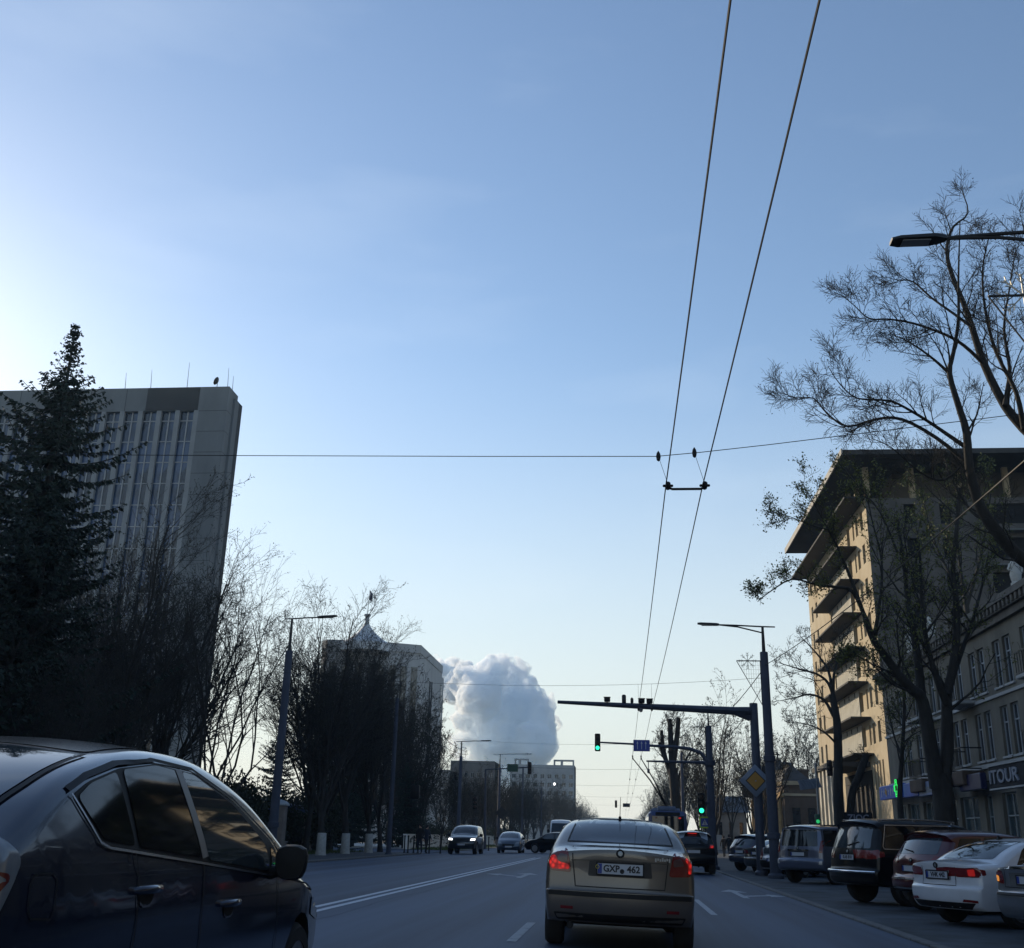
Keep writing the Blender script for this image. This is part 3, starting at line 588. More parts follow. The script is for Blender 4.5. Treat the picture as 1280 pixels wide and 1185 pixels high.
# ---- traffic ahead
def front_kit(c, ws, hl, plz, lit, grille=None):
    c.patch('windscreen', 'front', ws, M_GLASS, rnd=.05)
    c.rears('headlamp', hl, M_HEAD if lit else M_CLEAR, view='front', off=.008, rnd=.03)
    if grille: c.patch('grille', 'front', grille, M_BLACK, off=.006, rnd=.03)
    c.plate(plz, 0, None, view='front')
c = Car('suv', 'dark oncoming suv with both headlamps lit, nearest of the oncoming cars', 'cars in traffic', dict(SP_SUV), (at(576, 1060, 72).x, 77.0), PI, paint("dark_green_grey", (.03, .036, .04), .4, .28), "suv", z=-.02)
front_kit(c, [(-.72, 1.24), (.72, 1.24), (.62, 1.70), (-.62, 1.70)], [(.58, .86), (.88, .88), (.90, 1.0), (.60, .98)], .62, True, [(-.5, .78), (.5, .78), (.52, 1.02), (-.52, 1.02)])
for poly in ([(.46, 1.22), (1.32, 1.20), (1.38, 1.68), (.62, 1.68)], [(1.42, 1.20), (2.3, 1.185), (2.32, 1.70), (1.48, 1.69)], [(2.4, 1.185), (3.42, 1.17), (3.0, 1.60), (2.42, 1.69)]): c.sides('side_window', poly, M_TINT, rnd=.045)
c.mirrors(3.3, 1.13, size=(.24, .13, .2))
c = Car('hatchback', 'small dark oncoming car with unlit lamps, right of the oncoming suv', 'cars in traffic', dict(SP_HATCH, H=1.49), (at(635, 1060, 79).x, 83.5), PI, paint("slate_blue_paint", (.05, .065, .09), .4, .28), z=.02)
front_kit(c, [(-.66, 1.02), (.66, 1.02), (.54, 1.40), (-.54, 1.40)], [(.45, .62), (.74, .64), (.76, .78), (.55, .78)], .45, False, [(-.42, .5), (.42, .5), (.42, .62), (-.42, .62)])
c.sides('side_window', [(.80, 1.175), (1.0, 1.012), (3.42, .937), (2.7, 1.30), (2.1, 1.385), (1.4, 1.355)], M_TINT, rnd=.03); c.mirrors(3.13, .965)
c = Car('sedan', 'black car turning across the road, seen side-on behind the beige sedan', 'cars in traffic', SP_SED, (at(735, 1060, 80).x, 79.0), math.radians(74), P_BLK, z=.08)
for poly in ([(1.05, 1.0), (2.12, .975), (2.18, 1.37), (1.5, 1.34)], [(2.2, .975), (3.15, .965), (2.78, 1.29), (2.28, 1.37)]): c.sides('side_window', poly, MATS['suv_rear_glass'], rnd=.035)
c.patch('windscreen', 'front', [(-.66, 1.01), (.66, 1.01), (.54, 1.36), (-.54, 1.36)], M_GLASS, rnd=.05); c.mirrors(3.05, .92)
c = Car('sedan', 'silver car queuing in front of the white van, mostly hidden', 'cars in traffic', SP_SED, (at(700, 1050, 92).x, 96.5), PI, P_SILV, z=.08)
front_kit(c, [(-.66, 1.01), (.66, 1.01), (.54, 1.36), (-.54, 1.36)], [(.45, .62), (.74, .64), (.76, .74), (.50, .76)], .45, False)
SP_VAN = dict(L=5.9, w=1.0, H=2.65, belt=1.3, tumble=.88, R=.35, axles=(1.2, 4.9), bow=.10, crown=.05, round=.12, sill=.35,
    top=[(.05, .4), (0, .6), (.02, 1.3), (.06, 2.3), (.14, 2.55), (.4, 2.63), (2.5, 2.66), (3.9, 2.62), (4.35, 2.45), (4.8, 1.8), (5.1, 1.35, 1), (5.6, 1.15), (5.8, .95), (5.9, .6), (5.8, .35)])
c = Car('van', 'white van facing us in the distance left of the beige sedan', 'cars in traffic', SP_VAN, (at(699, 1050, 101).x, 107), PI, P_WHITE, 'van', z=.08)
front_kit(c, [(-.82, 1.42), (.82, 1.42), (.76, 2.32), (-.76, 2.32)], [(.6, .85), (.88, .87), (.9, 1.05), (.7, 1.1)], .6, False); c.mirrors(4.6, 1.5, size=(.25, .13, .35))
c.patch('grille', 'front', [(-.55, .82), (.55, .82), (.5, 1.0), (-.5, 1.0)], M_BLACK, off=.006, rnd=.03)
c = Car('hatchback', 'black hatchback with glowing high brake light, right of the beige sedan', 'cars in traffic', SP_CROSS, (2.75, 44.2), 0, P_BLK, z=-.05)
lo = rear_kit(c, [(-.60, 1.12), (.60, 1.12), (.54, 1.44), (-.54, 1.44)], [(.60, .94), (.84, .96), (.84, 1.10), (.66, 1.12)], .84)
c.patch('brake_light', 'rear', [(.66, .98), (.80, .98), (.80, 1.06), (.68, 1.07)], M_REDLIT, off=.012, parent=lo[0], rnd=.02); c.patch('brake_light', 'rear', [(-.66, .98), (-.80, .98), (-.80, 1.06), (-.68, 1.07)], M_REDLIT, off=.012, parent=lo[1], rnd=.02)
c.patch('high_brake_light', 'rear', [(-.18, 1.50), (.18, 1.50), (.18, 1.54), (-.18, 1.54)], M_REDLIT, off=.012, rnd=.01)
c.patch('roof_spoiler', 'top', [(-.6, .36), (.6, .36), (.58, .62), (-.58, .62)], P_PEARL, off=.006, rnd=.04)
c.sides('side_window', [(.50, 1.13), (3.05, 1.06), (2.65, 1.40), (2.2, 1.49), (.75, 1.44)], M_TINT, rnd=.04)

# ---- trolleybus ahead, with its two current poles raised
M_BUS = paint('bus_blue_paint', (.03, .05, .15), .1, .35, .6)
bx, by = 3.0, 74.0
bus = empty('trolleybus', (bx, by, -.06), 0, 'dark blue trolleybus seen from behind with two poles up to the wires', 'trolleybus')
mb = MB(); mb.cbox((0, 5.5, 1.75), (2.5, 11, 2.6), .18); mb.build('body', M_BUS, bus, 40)
mb = MB(); mb.cbox((0, -.02, 2.25), (2.1, .06, 1.0), .02); mb.build('rear_window', M_GLASS, bus)
mb = MB(); mb.cbox((0, -.02, 2.88), (1.6, .05, .2), .02); mb.build('destination_box', M_BLACK, bus)
for g in (1, -1):
    mb = MB(); mb.cbox((g*1.05, -.02, 1.0), (.2, .05, .45), .02); mb.build('tail_lamp', M_REDDIM if g > 0 else M_RED, bus)
    mb = MB(); mb.cbox((g*.78, -.045, 2.62), (.16, .05, .1), .02); mb.build('marker_light', M_REDLIT if g > 0 else M_RED, bus)
    mb = MB(); mb.b(g*1.24, g*1.262, .5, 10.4, 1.75, 2.7); mb.build('side_window', M_GLASS, bus)
for y in (2.6, 8.6):
    for g in (1, -1):
        mb = MB(); mb.lathe([(.3, -.14), (.48, -.14), (.5, -.1), (.5, .1), (.48, .14), (.3, .14), (0, .1)], (g*1.1, y, .5), 20, Matrix.Rotation(PI/2, 3, 'Y')); mb.build('wheel', M_TYRE, bus, 40)
mb = MB(); mb.cbox((0, 5, 3.16), (1.9, 5.5, .26), .08); mb.cbox((0, 2.0, 3.22), (1.2, 1.4, .34), .06); mb.cbox((-.9, .5, 3.08), (.5, .6, .14), .04); mb.build('roof_equipment', mat('roof_grey_blue', (.12, .15, .22), .6, 0, .2), bus, 40)
for X in (.70, 1.22):
    q = Vector((X-bx, -5.2, 6.02)); mb = MB(); mb.tube([(0, 2.0, 3.4), q*.5+Vector((0, 1.0, 1.9)), q], [.055, .045, .03], 6); mb.cbox(q, (.09, .25, .1), .02); mb.build('current_pole', M_BLACK, bus)
# ---------------------------------------------------------------- ground, road, kerbs
def roadz(x): return -.02*x if x > -4.42 else .0884-.0169*(-4.42-x)
def sheet(name, pts, m, kind='structure', parent=None, sub=0):
    mb = MB(); mb.add(pts, [tuple(range(len(pts)))]); return tag(mb.build(name, m, parent), kind=kind)
M_ASPH = mat('asphalt', (.060, .090, .145), .66, 0, .35, .35, bump=.25, col2=(.024, .038, .068), detail=9, stretch=(1.9, .045, 1), spec=.30, lo=.38, hi=.62)
M_MARK = mat('road_paint', (.30, .33, .37), .7, 0, .3, 9, col2=(.11, .13, .16), lo=.28, hi=.5, detail=8)
M_KERB = mat('kerb_stone', (.12, .125, .13), .8, 0, .4, 5, bump=.3)
M_PAVE = mat('pavement_slabs', (.075, .092, .115), .8, 0, .35, .8, bump=.3, col2=(.026, .029, .032), detail=9, spec=.25)
M_EARTH = mat('earth', (.06, .058, .05), .95, 0, .4, .15, col2=(.07, .075, .05))
M_GRASS = mat('grass_blades', (.075, .105, .03), .9, 0, .5, 3, col2=(.05, .07, .02))
M_PLAZA = mat('plaza_paving', (.42, .42, .40), .8, 0, .2, .6)
mb = MB(); mb.add([(-5000, -3000, -.2), (5000, -3000, -.2), (5000, 9000, -.2), (-5000, 9000, -.2)], [(0, 1, 2, 3)]); tag(mb.build('ground', M_EARTH), kind='structure')
mb = MB(); ys = [-20, 0, 20, 40, 60, 100, 200, 400, 900]; xs = [-13, -8.6, -4.42, 0, 4.1]
mb.v = [(x, y, roadz(x)) for y in ys for x in xs]; n = len(xs)
mb.f = [(j*n+i, j*n+i+1, j*n+n+i+1, j*n+n+i) for j in range(len(ys)-1) for i in range(n-1)]; mb.m = [0]*len(mb.f)
road = tag(mb.build('road', M_ASPH), kind='structure')
M_MARK2 = mat('road_paint_bright', (.52, .55, .60), .7, 0, .25, 5, col2=(.28, .31, .35), lo=.25, hi=.45, detail=8)
def mark(name, polys):
    mb = MB()
    for p in polys: mb.add([(x, y, roadz(x)+.004) for x, y in p], [tuple(range(len(p)))])
    o = mb.build(name, M_MARK2 if name == 'centre_line' else M_MARK, road)
    if o.data.polygons[0].normal.z < 0: o.data.flip_normals()
    return o
def rect(x, y0, y1, w): return [(x-w/2, y0), (x+w/2, y0), (x+w/2, y1), (x-w/2, y1)]
for x in (-4.52, -4.80): mark('centre_line', [rect(x, 4, 62, .13)]); mark('centre_line', [rect(x, 90, 400, .13)])
for x, ph in ((-1.32, 13.5), (1.60, 20.4)):
    for k in range(12): 
        y = ph+(9 if x < 0 else 14)*k; mark('lane_dash', [rect(x, y, y+(3.0 if x < 0 else 5.0), .12)])
M_PATCH = mat('asphalt_patch', (.036, .052, .08), .75, 0, .35, 1.5, bump=.3, detail=9, spec=.2)
M_IRON = mat('cast_iron', (.03, .032, .038), .6, .4, .3, 14, bump=.4)
rc = random.Random(8); mb = MB()
for x0, y0, n_ in ((-4.1, 14, 40), (3.75, 22, 30), (-8.9, 24, 40)):
    x, y = x0, y0
    for k in range(n_):
        x1, y1 = x+rc.uniform(-.035, .035), y+rc.uniform(.3, .9); w_ = rc.uniform(.005, .011)
        mb.add([(x-w_, y, roadz(x)+.002), (x+w_, y, roadz(x)+.002), (x1+w_, y1, roadz(x1)+.002), (x1-w_, y1, roadz(x1)+.002)], [(0, 1, 2, 3)]); x, y = x1, y1
mb.build('tar_seams', M_PATCH, road)
def arrow(x, y, g):
    mark('lane_arrow', [rect(x, y, y+2.2, .16), [(x-.35, y+3.0), (x+.35, y+3.0), (x, y+4.4)], [(x-.08, y+2.2), (x+.08, y+2.2), (x+.08, y+3.0), (x-.08, y+3.0)],
        [(x+g*.08, y+1.2), (x+g*.08, y+.75), (x+g*.75, y+1.7), (x+g*.75, y+2.1)], [(x+g*.75, y+1.3), (x+g*.75, y+2.6), (x+g*1.2, y+1.95)]])
arrow(-3.0, 32.5, -1); arrow(2.9, 27.2, 1)
for x0, x1, y0, y1, nm in ((4.1, 4.28, -20, 140, 'kerb'), (-13.18, -13, -20, 72, 'kerb'), (-13.18, -13, 88, 500, 'kerb')):
    mb = MB(); y = y0
    while y < y1: mb.cbox(((x0+x1)/2, y+.5, -.05 if x0 < 0 else -.125), (.18, .985, .16), .015); y += 1.0
    tag(mb.build(nm, M_KERB), kind='structure')
sheet('pavement', [(4.28, -20, -.07), (30, -20, -.07), (30, 400, -.07), (4.28, 400, -.07)], M_PAVE)
sheet('sidewalk', [(-17, -20, .02), (-13.18, -20, .02), (-13.18, 72, .02), (-17, 72, .02)], M_PAVE)
sheet('side_street', [(-70, 72, -.02), (-13, 72, -.02), (-13, 88, -.02), (-70, 88, -.02)], M_ASPH)
sheet('plaza', [(-70, 88, .0), (-17, 88, .0), (-17, 170, .0), (-70, 170, .0)], M_PLAZA)
sheet('verge', [(-17, 88, .02), (-13.18, 88, .02), (-13.18, 420, .02), (-17, 420, .02)], M_GRASS)
sheet('lawn', [(-80, -10, .01), (-17, -10, .01), (-17, 72, .01), (-80, 72, .01)], mat('lawn_soil', (.06, .07, .03), .95, 0, .5, 1.2, col2=(.045, .045, .03)))
rnd = random.Random(3); mb = MB()
for k in range(5200):
    if k % 3: x = rnd.uniform(-16.9, -13.3); y = 88+rnd.random()**1.6*110
    else: x = rnd.uniform(-18.6, -16.4); y = rnd.uniform(34, 72)
    h = rnd.uniform(.08, .24); a = rnd.random()*PI; dx, dy = math.cos(a)*.03, math.sin(a)*.03; lx, ly = rnd.uniform(-.07, .07), rnd.uniform(-.07, .07)
    mb.add([(x-dx, y-dy, .01), (x+dx, y+dy, .01), (x+lx, y+ly, h)], [(0, 1, 2)])
tag(mb.build('grass', M_GRASS, fix=False), kind='stuff')

# ---------------------------------------------------------------- street furniture
M_POLE = mat('painted_pole', (.045, .055, .085), .55, .2, .3, 2.2, bump=.2)
M_CONC = mat('concrete_pole', (.05, .06, .09), .8, 0, .3, 1.6, bump=.3)
M_DARK = mat('dark_metal', (.02, .021, .024), .5, .3, .2, 6)
M_WIRE = mat('wire_black', (.012, .012, .014), .6, .3, 0)
M_GALV = mat('galvanised', (.28, .29, .31), .45, .6, .25, 4)
M_LENS = mat('lamp_lens', (.3, .31, .32), .3, 0, .1, 6)
def pole_mb(p, z1, r0, r1, n=14, collars=()):
    mb = MB(); mb.lathe([(r0*1.5, 0), (r0*1.5, .12), (r0*1.05, .2), (r0, .5), (r1, z1), (r1*.9, z1+.02), (0, z1+.03)], (0, 0, 0), n)
    for z in collars: rr = r0+(r1-r0)*z/z1; mb.lathe([(rr*.9, z-.12), (rr*1.28, z-.1), (rr*1.28, z+.1), (rr*.9, z+.12)], (0, 0, 0), n)
    return mb
def lamp_head(mb, q, d, L=.75, wd=.28):
    """flat LED street lamp lying along direction d from neck q"""
    d = Vector(d).normalized(); s = Vector((-d.y, d.x, 0)).normalized(); u = s.cross(d)*-1
    if u.z < 0: u = -u
    sec = [(0, .05, .05), (.12, .10, .06), (.25, wd*.5, .055), (.85, wd*.5, .045), (1.0, wd*.36, .03)]
    V = []; Fs = []
    for t, a, h in sec:
        for x, y in ((-a, -h*.6), (-a, h*.4), (-a*.6, h), (a*.6, h), (a, h*.4), (a, -h*.6)): V.append(Vector(q)+d*L*t+s*x+u*y)
    for i in range(len(sec)-1):
        for k in range(6): Fs.append((i*6+k, i*6+(k+1) % 6, (i+1)*6+(k+1) % 6, (i+1)*6+k))
    Fs += [tuple(range(5, -1, -1)), tuple(range(len(sec)*6-6, len(sec)*6))]
    return mb.add(V, Fs)
def street_lamp(name, label, X, Y, H, arm, group, ztop=None, conc=None, z=-.07, collars=(), r=.17, L=.8, cat='street lamp', double=True):
    """concrete post, thin steel top and a bracket with a flat lamp over the road; arm is a vector to the lamp's neck"""
    e = empty(name, (X, Y, z), 0, label, cat, group); zt = ztop or H*.9
    pole_mb(0, zt, r, r*.78, collars=collars).build('pole', conc or M_CONC, e, 40)
    mb = MB(); mb.tube([(0, 0, zt-.1), (0, 0, H)], [.075, .05], 8); mb.build('mast', M_DARK, e, 40)
    A = Vector(arm); neck = Vector((0, 0, H))+A; mb = MB(); bk = A*-.28; bk.z = 0
    mb.tube([Vector((0, 0, H+.02))+bk, (0, 0, H+.03), Vector((0, 0, H))+A*.6+Vector((0, 0, .02)), neck], [.025, .03, .03, .03], 6)
    if double: mb.tube([(0, 0, H-.22), Vector((0, 0, H-.04))+A*.55, neck], .028, 6)
    mb.build('bracket', M_DARK, e, 40)
    mb = MB(); lamp_head(mb, neck-A.normalized()*.05, A, L); mb.build('lamp_head', M_DARK, e, 30)
    n = A.normalized(); mb = MB(); mb.box(neck+n*L*.5-Vector((0, 0, .05)), (L*.5, .2, .012), R=Matrix.Rotation(math.atan2(n.y, n.x), 3, 'Z')); mb.build('lens', M_LENS, e)
    return e
GL = 'street lamps along the road'
pR = at(970, 1097, 42.5); RX, RY = pR.x, 42.5
lampR = street_lamp('street_lamp', 'tall street lamp on a collared concrete pole beside the gantry post', RX, RY, 9.35, (-1.75, 0, .1), GL, ztop=8.35, collars=(4.3, 1.5), r=.2, L=.85)
# near lamp whose pole stands just outside the frame
NX = 6.75; qn = at(1178, 293, 14.6); NY = 14.6
lampN = street_lamp('street_lamp', 'street lamp whose dark head reaches in at the right edge, before the bare tree', NX, NY, qn.z+.06, (qn.x-NX, 0, -.06), GL, ztop=8.6, r=.2, L=.82)
for nm, lab, bpx, tpx, Y, hpx in (('street_lamp', 'nearest street lamp on the left, blue-grey pole before the tree gap', 340, 775, 46, 398), ('street_lamp', 'street lamp beyond the oncoming suv, dark post with arm over the road', 585, 928, 92, 602), ('street_lamp', 'thin pale street lamp rising behind the small oncoming car', 642, 944, 122, 656)):
    q = at(hpx, tpx, Y); b = at(bpx, 1050, Y); X = min(b.x, -13.6)
    street_lamp(nm, lab, X, Y, q.z, (max(.8, q.x-X), 0, .1), GL, ztop=q.z*.86, r=.2 if Y < 50 else .17, L=.9, double=False, collars=(1.4,), z=.02)
# decorations: net pennant with a snowflake on a bar
def snow(name, label, X, Y, z, g=1, s=1.):
    e = empty(name, (X, Y, z), 0, label, 'street decoration', 'snowflake decorations on the lamp poles')
    mb = MB(); a, b, c = Vector((-.16, 0, 0)), Vector((-1.2*s, 0, 0)), Vector((-.16, 0, -1.9*s))
    mb.tube([a, b], .022, 5); mb.tube([b, c], .014, 5); mb.tube([c, a], .02, 5); mb.build('frame', M_DARK, e)
    mb = MB()
    for k in range(1, 10):
        t = k/10; mb.tube([a+(b-a)*t, c+(b-c)*t], .004, 3); mb.tube([a+(c-a)*t, b+(c-b)*t], .004, 3)
    mb.build('net', M_WIRE, e)
    mb = MB(); q = Vector((-.72*s, 0, .0))
    for k in range(8):
        d = Vector((math.cos(k*PI/4), 0, math.sin(k*PI/4)))*.34*s; mb.tube([q, q+d], .014, 4)
        for u in (.55, .85):
            for v in (.6, -.6): mb.tube([q+d*u, q+d*u+Matrix.Rotation(v, 3, 'Y') @ d*.3], .01, 4)
    mb.build('snowflake', mat('tinsel_wire', (.4, .38, .32), .4, .4, .1), e)
snow('pole_decoration', 'snowflake and net pennant on the tall lamp pole beside the gantry', RX, RY, 7.95, s=.9)
snow('pole_decoration', 'snowflake and net pennant at the right edge among bare branches', NX, NY, at(1240, 370, NY).z, s=1.05)

# gantry with traffic sensors
pg = at(952, 1085, 46); GX, GY = pg.x, 46.0; gz = at(945, 886, GY).z
g = empty('camera_gantry', (GX, GY, -.07), 0, 'steel gantry whose long tapering arm carries five small cameras over the road', 'gantry')
pole_mb(0, gz+.28, .19, .17).build('post', M_POLE, g, 40)
tip = at(697, 876, GY); arm = MB(); a0 = Vector((-.15, 0, gz-.12)); a1 = Vector((tip.x-GX, 0, tip.z+.02))
arm.tube([(-.15, 0, gz-.05), (-.8, 0, gz-.03), a1], [.20, .17, .07], 8); arm.tube([(-.15, 0, gz-.30), (-.9, 0, gz-.06)], [.16, .10], 6); arm.build('arm', M_POLE, g, 40)
def arm_z(px): t = (px-697)/(945-697); return tip.z+(gz-tip.z)*t
for px, kind in ((759, 0), (780, 1), (790, 2), (802, 0), (812, 0)):
    q = at(px, 880, GY); z = arm_z(px)
    mb = MB(); mb.tube([(q.x-GX, 0, z-.02), (q.x-GX, 0, z+.14)], .02, 5)
    if kind == 0: mb.cbox((q.x-GX, -.03, z+.2), (.26, .32, .17), .03); mb.cbox((q.x-GX, -.16, z+.285), (.3, .2, .02), .008)
    else: mb.cbox((q.x-GX, 0, z+(.24 if kind == 1 else .2)), (.18 if kind == 1 else .13, .14, .40 if kind == 1 else .25), .05)
    mb.build('camera', M_DARK, g, 40)
mb = MB(); q = at(801, 880, GY); mb.lathe([(0, -.16), (.07, -.12), (.09, -.02), (.06, .02)], (q.x-GX, -.02, arm_z(801)-.12), 12); mb.build('dome_camera', M_GALV, g, 40)
# small cabinet on the post
mb = MB(); mb.cbox((.33, 0, at(962, 962, GY).z), (.26, .24, .4), .03); mb.build('control_box', M_DARK, g, 40)
# priority road diamond
q = at(944.5, 976, GY-.35); e = empty('priority_sign', q, 0, 'yellow and white priority road diamond sign on the gantry post', 'road sign')
Rd = Matrix.Rotation(PI/4, 3, 'Y'); s = .93
mb = MB(); mb.cbox((0, 0, 0), (s, .03, s), .012, R=Rd); mb.build('board', mat('sign_white', (.17, .21, .28), .45, 0, .08, 3), e, 40)
mb = MB(); mb.box((0, -.018, 0), (s*.62, .006, s*.62), R=Rd); mb.build('dark_border', M_PLTXT, e)
mb = MB(); mb.box((0, -.022, 0), (s*.54, .006, s*.54), R=Rd); mb.build('yellow_face', mat('sign_yellow', (.38, .19, .02), .45, 0, .12, 3), e)
mb = MB(); mb.box((.0, .1, 0), (.06, .3, .05)); mb.build('clamp', M_GALV, e)

# traffic lights
M_GREEN = mat('lit_green_lamp', (.02, .5, .3), .3, 0, 0, emit=((.03, 1, .52), 1.5))
M_OFF = mat('unlit_lamp', (.03, .015, .012), .3, 0, 0)
def signal(loc, label, back=False, lit=True, s=1., group='traffic lights', rz=0, bracket=None):
    e = empty('traffic_light', loc, rz, label, 'traffic light', group)
    mb = MB(); mb.cbox((0, 0, 0), (.30*s, .2*s, .92*s), .04*s); mb.build('housing', M_BLACK, e, 40)
    for k in range(3):
        z = (.29-.29*k)*s; g = 1 if back else -1; Rl = Matrix.Rotation(PI/2, 3, 'X')
        mb = MB(); mb.lathe([(.105*s, 0), (.10*s, .015), (0, .03*s)], (0, g*.10*s, z), 16, Rl if g < 0 else Matrix.Rotation(-PI/2, 3, 'X'))
        mb.build('lamp', M_GREEN if (k == 2 and lit and not back) else M_OFF, e, 40)
        mb = MB(); P = [(.125*s*math.cos(a), .125*s*math.sin(a)) for a in np.linspace(-.2, PI+.2, 11)]
        V = [(x, g*.1*s, z+y) for x, y in P]+[(x, g*.27*s, z+y*.98) for x, y in P]
        mb.add(V, [(i, i+1, 12+i, 11+i) for i in range(10)]); mb.build('visor', M_BLACK, e, 40, fix=False)
    if bracket: mb = MB(); mb.tube([(0, .05, 0), bracket], .035, 6); mb.build('bracket', M_POLE, e, 40)
    return e
# curved mast arm over the road
SY = 59.0; sx = at(886, 1000, SY).x; P = [at(*p, SY) for p in ((887, 1062), (886, 975), (884, 952), (876, 941), (862, 936), (845, 934), (812, 932), (790, 930), (751, 928))]
e = empty('signal_mast', (sx, SY, -.07), 0, 'curved mast arm reaching over the lanes with a blue sign and traffic light', 'signal mast')
P2 = [Vector((0, 0, 0))]+[p-Vector((sx, SY, -.07)) for p in P]; P2[1].z = max(P2[1].z, .3)
mb = MB(); mb.tube(P2, [.16, .13, .12, .115, .105, .095, .085, .07, .055, .045], 10); q = P2[2]; mb.lathe([(.12, -.2), (.2, -.1), (.2, .1), (.12, .2)], (q.x, q.y, q.z-.35), 12); mb.build('mast_arm', M_POLE, e, 40)
signal(at(747, 928, SY-.15), 'green traffic light hanging at the tip of the curved mast arm', s=1.0, bracket=(.3, .12, .02))
q = at(802, 932, SY-.2); e = empty('lane_sign', q, 0, 'small blue lane sign with white arrows on the curved mast arm', 'road sign')
mb = MB(); mb.cbox((0, 0, 0), (.88, .04, .60), .02); mb.build('board', mat('sign_blue', (.012, .045, .30), .4, 0, .1, 3), e)
for k in (-1, 0, 1):
    mb = MB(); mb.box((k*.22, -.024, -.03), (.03, .006, .32)); mb.add([(k*.22-.05, -.025, .10), (k*.22+.05, -.025, .10), (k*.22, -.025, .22)], [(0, 1, 2)]); mb.build('arrow', mat('sign_mark', (.45, .48, .55), .5, 0, 0), e)
signal(at(876, 1005, 53)+Vector((0, -.3, 0)), 'traffic light showing green low on the kerb beside the concrete pole', s=1.05, bracket=(.45, .25, .05))
def cross_sign(px, py, Y, s, label):
    e = empty('crossing_sign', at(px, py, Y), 0, label, 'road sign', 'pedestrian crossing signs')
    mb = MB(); mb.cbox((0, 0, 0), (s, .03, s), .015); mb.build('backing', mat('sign_lime', (.42, .60, .03), .5, 0, .08, 3), e)
    mb = MB(); mb.box((0, -.02, 0), (s*.74, .006, s*.74)); mb.build('face', MATS['sign_blue'], e)
    mb = MB(); mb.add([(-s*.27, -.025, -s*.24), (s*.27, -.025, -s*.24), (0, -.025, s*.26)], [(0, 1, 2)]); mb.build('triangle', MATS['sign_mark'], e)
    mb = MB(); mb.box((0, -.029, -.02*s), (.05*s, .006, .16*s)); mb.box((.05*s, -.029, -.14*s), (.03*s, .006, .16*s), R=Matrix.Rotation(-.4, 3, 'Y')); mb.box((-.05*s, -.029, -.14*s), (.03*s, .006, .16*s), R=Matrix.Rotation(.4, 3, 'Y')); mb.lathe([(.045*s, 0), (0, .004)], (0, -.028, .1*s), 10, Matrix.Rotation(PI/2, 3, 'X')); mb.build('walking_figure', M_PLTXT, e)
    z = e.location.z-.015; mb = MB(); mb.tube([(0, .06, -z), (0, .06, s*.4)], .035, 8); mb.build('post', M_POLE, e, 40)
cross_sign(881, 1028, 53.5, .52, 'blue pedestrian crossing sign with lime border, higher and nearer of the two')
cross_sign(869, 1045, 66, .62, 'blue pedestrian crossing sign with lime border, lower and farther of the two')
# trolley wire poles
def wire_pole(label, X, Y, H, r=.19, spike=1.0, arm=None, collars=(), z=-.07, grp='overhead wire poles'):
    e = empty('wire_pole', (X, Y, z), 0, label, 'pole', grp)
    pole_mb(0, H, r, r*.75, collars=collars).build('post', M_CONC, e, 40)
    if spike: mb = MB(); mb.tube([(0, 0, H), (0, 0, H+spike)], [.05, .02], 6); mb.build('spike', M_DARK, e, 40)
    if arm:
        mb = MB(); mb.tube([(0, 0, arm[1]), (arm[0]*.2, 0, arm[1]+.02), (arm[0], 0, arm[1]+.04)], [.12, .07, .04], 8); mb.lathe([(.1, -.1), (.26, -.12), (.26, .12), (.1, .14)], (0, 0, arm[1]), 12)
        mb.tube([(arm[0]*.97, 0, arm[1]+.04), (arm[0]*.97, 0, arm[1]-.35)], .02, 5); mb.cbox((arm[0]*.97, 0, arm[1]-.42), (.12, .12, .2), .03); mb.build('bracket_arm', M_POLE, e, 40)
    return e
p2 = at(892, 1085, 53); wire_pole('concrete wire pole with a spike and bracket arm behind the low green traffic light', p2.x, 53, at(890, 906, 53).z, arm=(at(808, 951, 53).x-p2.x, at(893, 952, 53).z), spike=.75)
snow('pole_decoration', 'small snowflake and net pennant on the spiked wire pole', p2.x, 53, at(885, 905, 53).z-.15, s=.75)
for lab, px, tp, Y in (('thin pole right of the pollarded tree far down the road', 855, 940, 96), ('wire pole standing by the left kerb among dark trees', 521, 872, 64), ('slim far wire pole between the left trees and the distant block', 663, 960, 150), ('slim pale wire pole near the far left kerb', 620, 985, 170), ('slim wire pole seen below the distant block', 676, 985, 190)):
    q = at(px, tp, Y); b = at(px, 1060, Y); wire_pole(lab, b.x if b.x > 0 else min(b.x, -13.5), Y, q.z, r=.15, spike=.3)
wire_pole('wire pole at the left outside the frame holding the cross wire', -14.2, 14.5, 8.6, z=.02)
# boxes and sign backs on the left poles
q = at(519, 990, 63.8); mb = MB(); mb.cbox(q, (.5, .3, .8), .06); tag(mb.build('signal_box', M_BLACK, None, 40), 'dark box fixed to the wire pole by the left kerb', 'box')
e = empty('diamond_sign', at(627, 1016, 121.6), 0, 'back of a diamond road sign on the thin pale street lamp', 'road sign')
mb = MB(); mb.cbox((0, 0, 0), (1.0, .03, 1.0), .012, R=Rd); mb.build('board', M_DARK, e)
